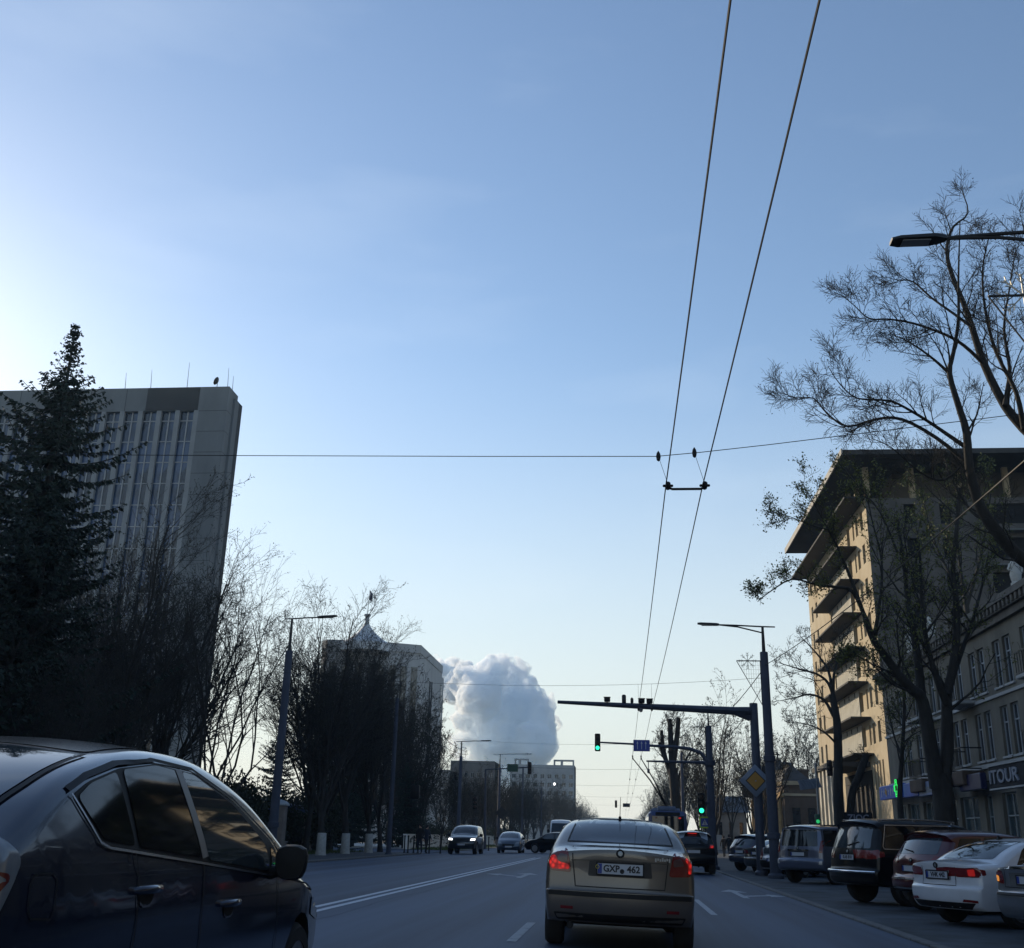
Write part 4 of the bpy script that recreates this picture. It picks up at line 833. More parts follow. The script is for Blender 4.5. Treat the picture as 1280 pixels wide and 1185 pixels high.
# far signal gantry on the left
y = 100.; e = empty('signal_mast', (at(606, 1060, y).x, y, 0), 0, 'far left mast arm with a dark green sign board over the oncoming lanes', 'signal mast')
x0 = e.location.x; A_ = [at(606, 1050, y), at(607, 962, y), at(664, 959, y)]
mb = MB(); mb.tube([(0, 0, 0), A_[1]-e.location, A_[2]-e.location], [.14, .1, .06], 8); mb.build('mast_arm', M_POLE, e, 40)
mb = MB(); mb.cbox(at(641, 960, y)-e.location+Vector((0, -.15, 0)), (1.0, .05, .68), .02); mb.build('sign_board', mat('sign_dark_green', (.015, .06, .04), .5, 0, .1, 3), e)
signal(at(662, 960, y-.2), 'traffic light on the far left mast arm, dark from here', lit=False, s=1.15)
signal(at(594, 1003, 91.5), 'dark traffic light on the post beyond the oncoming suv', lit=False, s=1.2)
signal(at(770, 1005, 190), 'tiny far traffic light hanging above the road horizon', lit=False, s=1.3)
q = at(783, 1006.5, 190); mb = MB(); mb.cbox(q, (1.2, .05, .6), .02); tag(mb.build('hanging_sign', M_DARK), 'tiny dark sign hanging on a wire above the far road', 'road sign')
q = at(693, 980, 130); mb = MB(); mb.lathe([(0, -.14), (.1, -.1), (.14, 0), (.1, .1), (0, .14)], q, 12); tag(mb.build('bright_point', mat('white_glow', (.8, .8, .8), .3, 0, 0, emit=((1, .98, .92), 4)), None, 40), 'bright white glowing point before the distant block', 'lamp')  # small glowing ball added for a bright point of unknown source

# ---------------------------------------------------------------- overhead wires
def sag(a, b, d, n=14): a, b = Vector(a), Vector(b); return [a+(b-a)*k/n-Vector((0, 0, 4*d*(k/n)*(1-k/n))) for k in range(n+1)]
def wire(name, pts, r, label, cat='wire', group=None): mb = MB(); mb.tube(pts, r, 5, False); return tag(mb.build(name, M_WIRE, None, 60), label, cat, group)
GW = 'overhead trolley wires'
for X, lab in ((.70, 'left one of the two long trolley contact wires above the lane'), (1.22, 'right one of the two long trolley contact wires above the lane')):
    hs = [-6, 14.5, 42.5, 68, 95, 125, 160, 200, 250, 320, 400]; P = []
    for a, b in zip(hs, hs[1:]): P += sag((X-.03*(a > 14), a, 6.0), (X-.03*(b > 14), b, 6.0), .10 if b-a < 30 else .15, 8)[:-1]
    P.append((X, 400, 6.0)); wire('contact_wire', P, .0085, lab, 'wire', GW)
# span wire and hanger at 14.5 m
sp = [Vector((-14.2, 14.5, 8.35))]+[at(px, py, 14.5) for px, py in ((0, 568), (300, 569.5), (600, 570.5), (820, 570.5), (875, 565.5), (960, 556), (1050, 545))]
sp.append(sp[-1]+(sp[-1]-sp[-2])*((NX-sp[-1].x)/(sp[-1].x-sp[-2].x)))
wire('span_wire', sp, .006, 'thin near span wire crossing the whole picture', 'wire', 'span wires')
e = empty('wire_hanger', (.96, 14.5, 6.0), 0, 'trolley wire hanger with a black spacer bar under the near span wire', 'wire hanger')
mb = MB(); mb.tube([(-.27, 0, -.02), (-.2, 0, -.05), (.2, 0, -.05), (.27, 0, -.02)], .018, 6)
for x in (-.26, .26): mb.cbox((x, 0, .0), (.07, .16, .09), .02); mb.cbox((x, 0, -.0), (.15, .05, .03), .01)
mb.build('spacer_bar', M_BLACK, e, 40)
for (px, py), x in (((823, 570.5), -.26), ((868, 566), .26)):
    q = at(px, py, 14.5)-e.location; mb = MB(); mb.tube([q, (x, 0, .03)], .004, 4); mb.build('drop_wire', M_WIRE, e)
    mb = MB(); mb.lathe([(0, -.08), (.025, -.06), (.035, 0), (.025, .05), (0, .09)], q, 8); mb.build('insulator', M_BLACK, e, 40)
def span(Y, xl, zl, xr, zr, lab, r=.006, d=.35):
    P = sag((xl, Y, zl), (xr, Y, zr), d); wire('span_wire', P, r, lab, 'wire', 'span wires')
    for X in (.68, 1.2):
        t = (X-xl)/(xr-xl); z = zl+(zr-zl)*t-4*d*t*(1-t)
        h = empty('wire_hanger', (X, Y, 6.0), 0, lab.replace('span wire', 'wire clamp under the span wire')+(' (left clamp)' if X < 1 else ' (right clamp)'), 'wire hanger')
        mb = MB(); mb.tube([(0, 0, z-6.0), (0, 0, .02)], .006, 4); mb.build('drop_wire', M_WIRE, h)
        mb = MB(); mb.cbox((0, 0, .03), (.08, .2, .14), .03); mb.build('clamp', M_BLACK, h, 40)
span(42.5, -14.5, 7.4, RX, 7.3, 'span wire from the tall lamp pole over the lanes', d=.45)
span(68, -14, 7.2, p2.x+.1, 7.0, 'span wire beyond the curved mast arm', d=.4)
for k, Y in enumerate((95, 125, 160, 200)): span(Y, -14, 7.2, 7.5, 7.2, ['fourth span wire from the front', 'fifth span wire from the front', 'sixth span wire from the front', 'farthest span wire before the horizon'][k], r=.009, d=.4)
GC = 'cables strung between the poles'
wire('cable', sag((RX, RY, at(967, 832, RY).z), (NX, NY, at(1270, 500, NY).z), .25), .014, 'taut cable rising from the lamp pole up to the right through the tree', 'cable', GC)
wire('cable', sag((p2.x, 53, at(893, 911, 53).z), (RX, RY, at(965, 834, RY).z), .2), .016, 'short cable from the spiked wire pole up to the tall lamp pole', 'cable', GC)
wire('cable', sag((p2.x+.2, 53, at(893, 930, 53).z), (RX, RY, at(965, 850, RY).z), .5), .012, 'lower slack cable beside the gantry post', 'cable', GC)
q0, q1 = at(521, 880, 64), at(584, 940, 92)
for dz, lab in ((0, 'upper cable sloping down to the left street lamp before the smoke'), (-1.0, 'lower cable sloping down to the left street lamp before the smoke')):
    wire('cable', sag(q0+Vector((0, 0, dz)), q1+Vector((0, 0, dz*.2)), .5), .02, lab, 'cable', GC)
# bollards by the left kerb
first = None
for k, px in enumerate((506, 510.5, 517.5, 523, 537, 551)):
    q = at(px, 1050, 70.5)
    if not first:
        b = empty('bollard', (q.x, 70.5, .02), 0, 'black metal post in the row along the left kerb near the pedestrians', 'bollard', 'black posts along the left kerb'); first = b
        mb = MB(); mb.lathe([(.07, 0), (.06, .05), (.045, .1), (.045, .95)], (0, 0, 0), 10); mb.build('post', M_BLACK, b, 40)
        mb = MB(); mb.lathe([(.045, .95), (.065, .97), (.05, 1.04), (0, 1.08)], (0, 0, 0), 10); mb.build('cap', M_BLACK, b, 40)
    else: b = copy_tree(first); b.location = (q.x, 70.5, .02)
for lab, px in (('black post on the verge right of the oncoming suv, left one of two', 603), ('black post on the verge right of the oncoming suv, right one of two', 611)):
    b = copy_tree(first); b.location = (at(px, 1050, 90).x, 90, .02); b['label'] = lab
# ---------------------------------------------------------------- buildings
M_CONCW = mat('weathered_concrete', (.225, .24, .245), .9, 0, .45, .09, bump=.3, col2=(.12, .13, .135), detail=9, stretch=(1, 1, .35))
M_CONCD = mat('stained_concrete', (.055, .055, .053), .9, 0, .4, .15, bump=.3, detail=9, stretch=(1, 1, .4))
M_STONE = mat('pale_stone', (.44, .45, .45), .85, 0, .3, .2, bump=.2, detail=8, stretch=(1, 1, .4))
M_CREAM = mat('cream_plaster', (.46, .395, .28), .9, 0, .35, .35, bump=.3, col2=(.34, .27, .17), detail=10)
M_GREYP = mat('grey_plaster', (.20, .185, .15), .9, 0, .4, .5, bump=.3, col2=(.105, .098, .08), detail=10, stretch=(1, 1, .5))
M_SLATE = mat('roof_slate', (.05, .052, .06), .8, 0, .4, 1.2, bump=.3)
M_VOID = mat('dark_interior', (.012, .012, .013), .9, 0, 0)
M_WIN = mat('window_glass', (.02, .026, .034), .06, 0, .3, .6, spec=.8)
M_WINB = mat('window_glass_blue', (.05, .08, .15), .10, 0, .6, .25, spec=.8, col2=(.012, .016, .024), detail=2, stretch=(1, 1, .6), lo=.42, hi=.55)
M_WHITE = mat('white_frame', (.36, .40, .44), .6, 0, .2, 3)
M_BOARD = mat('white_board', (.55, .53, .46), .8, 0, .3, 1.5, stretch=(6, 6, .4), detail=8)
M_BRICK = mat('brown_brick', (.12, .085, .065), .9, 0, .4, .8, bump=.3, detail=9)
M_OCHRE = mat('ochre_stucco', (.48, .32, .15), .9, 0, .3, .8, bump=.2, col2=(.33, .21, .1))

def facade(parent, U, Z, rows, th=.35, m=None, name='wall', x0=0., y0=0., z0=0.):
    """wall from x0 to x0+U, depth th behind y0; rows = [(zlo, zhi, [(u0, u1), ...])] openings"""
    mb = MB(); z = z0
    for zl, zh, ops in sorted(rows):
        if zl > z: mb.b(x0, x0+U, y0, y0+th, z, zl)
        u = 0
        for a, b in sorted(ops):
            if a > u: mb.b(x0+u, x0+a, y0, y0+th, zl, zh)
            u = b
        if u < U: mb.b(x0+u, x0+U, y0, y0+th, zl, zh)
        z = zh
    if z < Z: mb.b(x0, x0+U, y0, y0+th, z, Z)
    return mb.build(name, m, parent)
WINC = {}
def window(parent, x, y, z, w, h, mg=None, frame=True, bars=1, trans=1, rec=.2, sill=False, mf=None, name='window'):
    key = (round(w, 2), round(h, 2), bars, trans, mg.name if mg else '', frame, sill, mf.name if mf else '')
    if key not in WINC:
        mb = MB(); mb.b(-w/2, w/2, 0, .02, 0, h); g = mb.build(name, mg or M_WIN)
        fr = None
        if frame:
            mb = MB(); t = .07
            for a, b, c, d in ((-w/2, -w/2+t, 0, h), (w/2-t, w/2, 0, h), (-w/2+t, w/2-t, 0, t), (-w/2+t, w/2-t, h-t, h)): mb.b(a, b, -.05, -.003, c, d)
            for k in range(1, bars+1): xx = -w/2+w*k/(bars+1); mb.b(xx-.035, xx+.035, -.048, -.003, t, h-t)
            for k in range(1, trans+1): zz = h*(.68 if trans == 1 else k/(trans+1)); mb.b(-w/2+t, w/2-t, -.046, -.003, zz-.03, zz+.03)
            fr = mb.build('frame', mf or M_WHITE); fr.parent = g
        if sill: mb = MB(); mb.b(-w/2-.1, w/2+.1, -rec-.09, -.055, -.1, -.003); s_ = mb.build('sill', M_STONE); s_.parent = g
        WINC[key] = g; g.parent = parent; g.location = (x, y+rec, z); return g
    g = copy_tree(WINC[key], parent); g.location = (x, y+rec, z); return g

# --- concrete office block, far left
BY = 150.0; ec = at(287, 483, BY); BX, BH = ec.x, ec.z
e = empty('office_block', (BX, BY, 0), 0, 'tall concrete office block with vertical fins at the upper left', 'office block')
n = 28; sp_ = 3.08; W0 = 5.0; LX = -(W0+n*sp_+6)
at_z = at(230, 513, BY).z
mb = MB(); mb.b(LX, 0, 1.8, 4.0, 0, BH-.02); mb.b(LX, -.0, 0, 1.8, at_z, BH); mb.b(-W0, 0, 0, 1.8, 0, at_z-.003); mb.b(LX, LX+6, 0, 1.8, 0, at_z-.003)
mb.b(LX, -W0-.003, .02, 1.795, 0, 9)
mb.build('wall', M_CONCW, e)
mb = MB(); mb.b(-13.5, -4.8, -.06, -.003, at_z+.05, BH-.05); mb.build('stained_panel', M_CONCD, e)
mb = MB(); z = 8.0
while z < at_z: mb.b(-W0+.42, -.02, -.012, -.003, z, z+.07); mb.b(.003, .012, .02, 1.7, z, z+.07); z += 3.5
z = at_z+1.4
for x in range(5, 90, 6): mb.b(-x-.04, -x+.04, -.012 if x > 14 else -.075, -.003 if x > 14 else -.063, at_z+.1, BH-.1)
mb.build('panel_joints', M_CONCD, e)
q = at(303, 508, BY+6.6); mb = MB(); mb.b(LX+4, q.x-BX, 4.003, 6.6, 0, q.z); mb.b(LX+4, q.x-BX-10, 6.603, 22, 0, q.z-1); mb.build('rear_wing', M_CONCD, e)
mb = MB(); mb.b(.003, .35, 2.2, 3.9, 0, BH-1.2); mb.build('corner_rib', M_CONCW, e)
for k in range(n+1):
    x = -W0-sp_*k; mb = MB()
    if k == 0: mb.b(-.38, .38, -.02, .55, 9.003, at_z-.003); fin = mb.build('fin', mat('fin_concrete', (.30, .315, .32), .85, 0, .3, .2, bump=.2), e); f_ = fin
    else: f_ = fin.copy(); C.objects.link(f_)
    f_.location = (x, 0, 0)
    if k < n:
        if k == 0:
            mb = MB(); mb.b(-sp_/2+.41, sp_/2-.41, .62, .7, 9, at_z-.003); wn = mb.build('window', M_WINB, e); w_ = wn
            mb = MB(); mb.b(-.10, .10, .5, .617, 9, at_z-.003); z = 10.0
            while z < at_z-1: mb.b(-sp_/2+.41, -.103, .55, .616, z, z+.16); mb.b(.103, sp_/2-.41, .55, .616, z, z+.16); z += 3.5
            mu = mb.build('mullion', M_STONE, wn)
        else:
            w_ = wn.copy(); C.objects.link(w_); mm = mu.copy(); C.objects.link(mm); mm.parent = w_
        w_.location = (x-sp_/2, 0, 0)
first = None
for lab, px, t, Y in (('roof aerial beside the spruce top on the office block', 157, 466, 152), ('short roof aerial right of the spruce on the office block', 189, 462, 152), ('tallest roof aerial on the office block', 234, 453, 152), ('thin aerial near the right roof corner of the office block', 285, 460, 153), ('rightmost thin aerial on the office block corner', 291, 470, 153.5)):
    b, q = at(px, 483, Y), at(px+(3 if px == 234 else 1), t, Y); mb = MB(); mb.tube([(b.x, Y, BH-.5), (b.x+.02, Y, BH+.1), (q.x, Y, q.z)], [.07, .06, .025], 5); tag(mb.build('aerial', M_DARK), lab, 'aerial')
q = at(272, 477, 152); mb = MB(); mb.lathe([(.1, 0), (.5, .12), (.7, .3), (.68, .32), (.48, .15), (0, .05)], q, 14, Matrix.Rotation(-1.1, 3, 'Y')); mb.tube([(q.x, q.y, BH-.1), q], .06, 6); tag(mb.build('satellite_dish', M_DARK, None, 40), 'small dish on the roof corner of the office block', 'dish')

# --- government building with a tent-shaped cupola
e = empty('domed_building', (-50, 188, 0), 0, 'pale curved government building with a pointed cupola and flag', 'government building')
top = at(500, 803, 188).z
plan = [(-54.5, 189.5), (-53, 187.6), (-46, 188.4), (at(526, 808, 193).x, 193)]
pl2 = [Vector((x+50, y-188)) for x, y in plan]
mb = MB(); poly = [tuple(p) for p in pl2]+[(pl2[-1].x, 30), (pl2[0].x, 30)]; mb.prism(poly, 'z', 0, top); mb.build('wall', M_STONE, e)
mb = MB(); mb.prism([(x*1.01, y*1.0-.25 if y < 20 else y) for x, y in poly], 'z', top-1.2, top+.35); mb.build('parapet', M_STONE, e)
for a, b in zip(pl2, pl2[1:]):
    d = (b-a); nn = Vector((d.y, -d.x)).normalized(); k = max(1, int(d.length/1.9))
    for i in range(k):
        c_ = a+d*(i+.5)/k+nn*.05; mb = MB(); mb.box((c_.x, c_.y, (top-9)/2+5.5), (d.length/k*.55, .1, top-9.5), rz=math.atan2(d.y, d.x)); mb.build('window_strip', M_WIN, e)
for px, py, Y in ((535, 818, 204), (541, 836, 210)):
    q = at(px, py, Y); mb = MB(); x0 = pl2[-1].x-4
    mb.b(x0, q.x+50, Y-188, Y-188+14, 0, q.z); mb.build('stair_tower', M_STONE, e)
    for k in range(3): mb = MB(); mb.b(q.x+50+.003, q.x+50+.1, Y-188+1.5+k*4, Y-188+3.2+k*4, 4, q.z-2); mb.build('window_strip', M_WIN, e)
for k in range(5):
    q = at(529+k*2.2, 900, 203.9); mb = MB(); mb.b(q.x+50-.1, q.x+50+.1, 15.75, 15.99, 3, 29); mb.build('rib', M_CONCD, e)
b, t0 = at(457, 806, 190), at(457, 781, 190); rz_ = (at(490, 806, 190)-b).length
mb = MB(); h = t0.z-b.z; mb.lathe([(rz_, -1.5), (rz_*.98, 0), (rz_*.62, h*.28), (rz_*.33, h*.60), (rz_*.14, h*.92), (rz_*.12, h)], (b.x+50, 2, b.z), 16); mb.build('cupola', mat('cupola_metal', (.6, .62, .63), .6, .2, .2, .6), e, 30)
h2 = at(457, 768, 190).z-t0.z; mb = MB(); mb.lathe([(.5, 0), (.36, h2*.3), (.42, h2*.45), (.36, h2*.6), (.45, h2*.8), (.62, h2*.85), (.62, h2), (0, h2+.1)], (b.x+50, 2, t0.z), 10); mb.build('lantern', M_STONE, e, 40)
z1 = at(458, 737, 190).z; f = empty('flag', (b.x, 190, t0.z+h2), 0, 'small flag hanging from its staff on the cupola', 'flag')
mb = MB(); mb.tube([(0, 0, 0), (.1, 0, z1-t0.z-h2)], [.06, .03], 5); mb.build('staff', M_DARK, f)
mb = MB(); zz = z1-t0.z-h2; V = []
for i in range(5):
    for j in range(6): V.append((.12+.14*i+.05*math.sin(j), .12*math.sin(i*2.1+j*.6), zz-.1-j*.34-.16*i))
mb.add(V, [(i*6+j, i*6+j+1, i*6+j+7, i*6+j+6) for i in range(4) for j in range(5)]); mb.build('cloth', mat('flag_cloth', (.10, .10, .16), .9, 0, .5, .8), f, fix=False)

# --- blocks at the end of the road
def block(name, label, x0, x1, Y, H, m, floors, cols, frames=(), dep=14):
    e = empty(name, (x0, Y, 0), 0, label, 'apartment block'); U = x1-x0; rows = []; pit = (H-6)/floors
    for f in range(floors): rows.append((4+f*pit, 4+f*pit+pit*.52, [(U*(k+.22)/cols, U*(k+.78)/cols) for k in range(cols)]))
    facade(e, U, H, rows, .5, m)
    mb = MB(); mb.b(0, U, .9, dep, 0, H-.01); mb.build('core', M_WIN, e)
    mb = MB(); mb.b(U-.4, U, .503, dep, 0, H-.02); mb.b(0, .4, .503, dep, 0, H-.02); mb.build('side_wall', m, e)
    for zl, zh, ops in rows:
        if zl < H*.35: continue
        for a, b in ops: window(e, (a+b)/2, 0, zl, b-a, zh-zl, rec=.4, bars=1, trans=0)
    for (a, b, c, d) in frames:
        mb = MB(); mb.b(a, b, 0, 3, c+d-.5, c+d); mb.b(a, a+.5, .01, 2.9, c, c+d-.503); mb.b(b-.5, b, .01, 2.9, c, c+d-.503); mb.b((a+b)/2-1.2, (a+b)/2-.4, .01, 2.9, c, c+d-.503); mb.build('roof_frame', m, e)
    return e
xl, xr = at(638, 960, 420).x, at(718, 960, 420).x; hz_ = at(680, 956, 420).z
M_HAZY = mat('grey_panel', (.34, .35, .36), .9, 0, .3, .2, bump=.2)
block('apartment_block', 'grey block with open roof frames at the end of the road under the smoke', xl, xr, 420, hz_, M_HAZY, 7, 9, [(1.5, 7, hz_, 2.2), (xr-xl-8.0, xr-xl-.2, hz_, 2.0)])
xl, xr = at(563, 960, 310).x, at(618, 960, 310).x
block('apartment_block', 'dark flat-roofed block behind the second street lamp, left of the grey block', xl, xr, 310, at(590, 951, 310).z, mat('brown_panel', (.13, .12, .115), .9, 0, .3, .2), 6, 7)
xl, xr = at(538, 960, 260).x, at(562, 960, 260).x
block('apartment_block', 'narrow pale block showing between the domed building and the dark block', xl, xr, 260, at(550, 962, 260).z, M_STONE, 5, 3)

# --- kiosk, gate pillar and low wall on the left
q = at(355, 1050, 64); e = empty('kiosk', (q.x, 64, .02), 0, 'low kiosk with a blue roof among the left trees', 'kiosk')
mb = MB(); mb.b(-1.1, 1.1, 0, 2.0, 0, 2.2); mb.build('wall', mat('kiosk_wall', (.16, .14, .11), .9, 0, .3, 2), e)
mb = MB(); mb.prism([(-1.3, 2.203), (1.3, 2.203), (1.25, 2.36), (0, 2.7), (-1.25, 2.36)], 'y', -.3, 2.3); mb.build('roof', mat('blue_roof', (.06, .10, .22), .6, 0, .25, 2), e)
mb = MB(); mb.b(-.9, .2, -.03, -.003, .9, 1.8); mb.build('window', M_WIN, e); mb = MB(); mb.b(.4, 1.0, -.03, -.003, .05, 1.95); mb.build('door', M_DARK, e)
q = at(347, 1050, 51.5); e = empty('gate_pillar', (q.x, 51.5, .02), 0, 'square gate pillar with a white cap before the kiosk', 'pillar')
mb = MB(); mb.cbox((0, 0, 1.15), (.55, .55, 2.3), .03); mb.build('shaft', mat('pillar_stone', (.2, .17, .15), .9, 0, .3, 3), e)
mb = MB(); mb.lathe([(.48, 2.303), (.48, 2.38), (.3, 2.5), (0, 2.58)], (0, 0, 0), 4, Matrix.Rotation(PI/4, 3, 'Z')); mb.build('cap', M_WHITE, e)
mb = MB(); y = 44.0
while y < 55: mb.cbox((-17.3, y+.6, .3), (.35, 1.18, .6), .03); mb.cbox((-17.3, y+.6, .64), (.45, 1.19, .07), .02); y += 1.2
tag(mb.build('low_wall', mat('parapet_stone', (.2, .19, .18), .9, 0, .35, 2.5, bump=.3)), 'low stone parapet along the left pavement behind the hatchback mirror', 'wall')
q0 = at(560, 1045, 96)
mb = MB(); mb.b(-17.6, -17.3, 89, 150, 0, 1.05); mb.b(-17.65, -17.25, 89, 150, 1.053, 1.15); tag(mb.build('boundary_wall', mat('limewashed_wall', (.62, .62, .60), .9, 0, .25, 1.2)), 'long pale low wall behind the black posts on the left', 'wall')

# --- grey four-storey house on the right, shops below
FX = 18.0; Y0, Y1 = 76.0, -30.0; U = Y0-Y1; Hc = 12.1  # near end runs on unseen past the viewer, added for reflections in car flanks
e = empty('apartment_house', (FX, Y0, -.07), -PI/2, 'grey plastered house with shops below, bay windows and statues on its cornice', 'house'); H1 = e
def uY(Y): return Y0-Y
cols = [71.2, 67.4, 63.6, 59.8, 56.0, 52.2, 48.4, 44.6, 40.8, 37.0, 33.2]
ww = [(uY(y)+o-.52, uY(y)+o+.52) for y in cols for o in (-.72, .72)]
r1 = (8.55, 10.75, ww); r2 = (5.35, 7.65, ww)
shops = [(uY(75)+0, uY(72.8)), (uY(72.2), uY(69.4)), (uY(68.6), uY(65.4)), (uY(64.6), uY(61.8)), (uY(61.2), uY(58.2)), (uY(57.2), uY(56.0)), (uY(54.6), uY(52.6)), (uY(50.4), uY(47.8)), (uY(46.4), uY(43.0))]
facade(e, U, Hc, [r1, r2, (.5, 3.75, shops)], .4, M_GREYP)
mb = MB(); mb.b(.4, U, .9, 12, 0, Hc-.3); mb.build('core', M_VOID, e)
mb = MB(); mb.b(0, .38, .403, 12, 0, Hc); mb.build('gable_wall', M_GREYP, e)
for y in cols:
    for o in (-.72, .72):
        for zl, zh in ((8.55, 10.75), (5.35, 7.65)): window(e, uY(y)+o, 0, zl, 1.04, zh-zl, rec=.18, bars=1, trans=1, sill=True)
mb = MB(); mb.b(-.35, U, -.55, .1, Hc+.003, Hc+.3); mb.b(-.3, U, -.4, -.003, Hc-.35, Hc); mb.b(-.25, U, -.22, -.003, Hc-.7, Hc-.353)
k = .2
while k < U: mb.b(k, k+.22, -.5, -.403, Hc-.3, Hc-.003); k += .55
mb.build('cornice', mat('cornice_plaster', (.15, .14, .125), .9, 0, .4, 1.2, bump=.3), e)
mb = MB(); mb.b(-.1, U, -.12, -.003, 4.95, 5.15); mb.b(-.1, U, -.1, -.003, 8.1, 8.25); mb.build('string_course', M_STONE, e)
mb = MB(); mb.prism([(-.3, Hc+.303), (6.5, Hc+3.0), (12, Hc+.303)], 'x', 0, U); mb.build('roof', mat('roof_blue_tin', (.06, .07, .10), .5, .3, .3, 1.5), e)
# bays with dark railings
for y in (58.0, 65.6, 46.6):
    u = uY(y); mb = MB(); mb.cbox((u, -.55, 4.55), (2.7, 1.1, .7), .05); mb.build('bay_base', M_BRICK, e)
    mb = MB()
    for zc in (5.0, 6.0): mb.b(u-1.35, u+1.35, -1.08, -1.03, zc-.03, zc+.03); mb.b(u-1.35, u-1.3, -1.027, -.02, zc-.03, zc+.03); mb.b(u+1.3, u+1.35, -1.027, -.02, zc-.03, zc+.03)
    for j in range(14): mb.b(u-1.33+j*.2, u-1.30+j*.2, -1.07, -1.04, 5.03, 5.97)
    mb.build('bay_railing', M_DARK, e)
    mb = MB(); mb.cbox((u, -.5, 8.25), (2.8, 1.0, .16), .03); mb.build('balcony_slab', M_STONE, e)
    mb = MB()
    for zc in (8.4, 9.3): mb.b(u-1.35, u+1.35, -.98, -.94, zc-.03, zc+.03)
    for j in range(10): mb.b(u-1.33+j*.29, u-1.30+j*.29, -.975, -.945, 8.33, 9.27)
    mb.build('balcony_railing', M_DARK, e)
for a, b in shops:
    y = Y0-(a+b)/2; window(e, (a+b)/2, 0, .5, b-a, 3.25, mg=mat('shop_glass', (.045, .075, .09), .12, 0, .3, .8, spec=.8), rec=.22, bars=1, trans=1, mf=mat('shop_frame', (.3, .34, .36), .6, 0, .2, 3), name='shop_window')
# shop signs
def sign_box(name, label, Ya, Yb, za, zb, m, cat='sign', out=.75, dep=.3):
    u = ((uY(Ya)+uY(Yb))/2); s = empty(name, (FX-out, (Ya+Yb)/2, (za+zb)/2), -PI/2, label, cat)
    mb = MB(); mb.cbox((0, 0, 0), (abs(Ya-Yb), dep, zb-za), .03); mb.build('board', m, s)
    mb = MB()
    for g in (-1, 1): mb.b(g*abs(Ya-Yb)*.35-.03, g*abs(Ya-Yb)*.35+.03, dep/2+.003, out-.01, -.03, .03)
    mb.build('bracket', M_DARK, s); return s
s = sign_box('shop_sign', 'bright blue pharmacy sign with pale lettering under the far end of the grey house', 75.6, 69.6, 4.0, 4.85, mat('pharmacy_blue', (.03, .12, .55), .4, 0, .12, 1.5))
mb = MB(); 
for k, (w_, h_) in enumerate(((.5, .5), (.28, .36), (.5, .55), (.34, .4), (.42, .52), (.3, .36))): mb.box((-2.4+k*.62, -.16, .0+.02*(k % 2)), (w_*.35, .01, h_)); mb.box((-2.25+k*.62, -.16, h_*.3-.05), (w_*.5, .01, .1))
mb.build('pale_marks', mat('sign_pale', (.5, .55, .65), .5, 0, .2, 2), s)
mb = MB(); mb.box((-1.15, -.165, .03), (.5, .01, .34), R=Matrix.Rotation(.4, 3, 'Y')); mb.build('yellow_mark', MATS['sign_yellow'], s)
c_ = empty('pharmacy_cross', (FX-1.05, 70.3, 4.55), -PI/2, 'lit green pharmacy cross in front of the bright blue sign', 'sign')
mb = MB(); mb.prism([(-.2, .55), (.2, .55), (.2, .2), (.55, .2), (.55, -.2), (.2, -.2), (.2, -.55), (-.2, -.55), (-.2, -.2), (-.55, -.2), (-.55, .2), (-.2, .2)], 'y', 0, .12); mb.build('housing', M_BLACK, c_)
M_CROSS = mat('lit_green_cross', (.02, .4, .08), .4, 0, 0, emit=((.04, 1, .16), .65))
mb = MB()
for d in (.50, .36):
    P = [(-.17, d), (.17, d), (.17, .17), (d, .17), (d, -.17), (.17, -.17), (.17, -d), (-.17, -d), (-.17, -.17), (-d, -.17), (-d, .17), (-.17, .17)]
    mb.tube([(x, -.02, z) for x, z in P+[P[0]]], .035, 5)
mb.build('green_tube', M_CROSS, c_)
sign_box('shop_sign', 'plain blue fascia sign between the pharmacy sign and the pale panel', 69.3, 66.0, 3.95, 4.75, mat('fascia_blue', (.02, .08, .46), .4, 0, .15, 1.5))
s = sign_box('shop_sign', 'pale grey-blue fascia panel left of the big tree trunk', 65.8, 61.2, 3.9, 4.65, mat('fascia_pale', (.2, .27, .46), .5, 0, .3, 1.2))
mb = MB(); mb.box((.2, -.157, -.08), (3.4, .01, .32)); mb.build('pale_marks', mat('fascia_text_grey', (.25, .28, .32), .6, 0, .5, 4), s)
sign_box('shop_sign', 'dark navy fascia right of the round letter sign', 58.0, 54.6, 3.85, 4.6, mat('fascia_navy', (.012, .018, .08), .4, 0, .15, 1.5))
s = empty('round_sign', (FX-1.3, 58.9, 4.15), -PI/2, 'round blue sign with a pale ring and curled letter beside the trunk', 'sign')
Rr = Matrix.Rotation(PI/2, 3, 'X'); mb = MB(); mb.lathe([(.72, -.08), (.72, .05), (.70, .07), (0, .07)], (0, 0, 0), 28, Rr); mb.build('disc', MATS['fascia_blue'], s, 40)
mb = MB(); mb.lathe([(.58, .072), (.58, .09), (.65, .09), (.65, .072)], (0, 0, 0), 28, Rr); mb.build('ring', MATS['sign_pale'], s, 40)
text_mesh('lettering', 'b', 1.05, MATS['sign_pale'], s, .006, bold=.02, M=Matrix.Translation((.0, -.085, .02)))
mb = MB(); mb.b(-.04, .04, .08, 1.28, -.04, .04); mb.build('bracket', M_DARK, s)
ya, yb = 52.5, 46.1; s = sign_box('shop_sign', 'dark shop sign reading TOUR in pale letters at the right edge', ya, yb, 3.75, 4.7, mat('sign_black', (.007, .009, .014), .85, 0, .3, 1.5), out=1.0)
text_mesh('lettering', 'ITOUR', .82, mat('sign_letters', (.22, .25, .31), .6, 0, .15, 2), s, .03, align='LEFT', bold=.012, M=Matrix.Translation((-3.1, -.18, -.02)) @ Matrix.Diagonal((1.55, 1, 1, 1)))
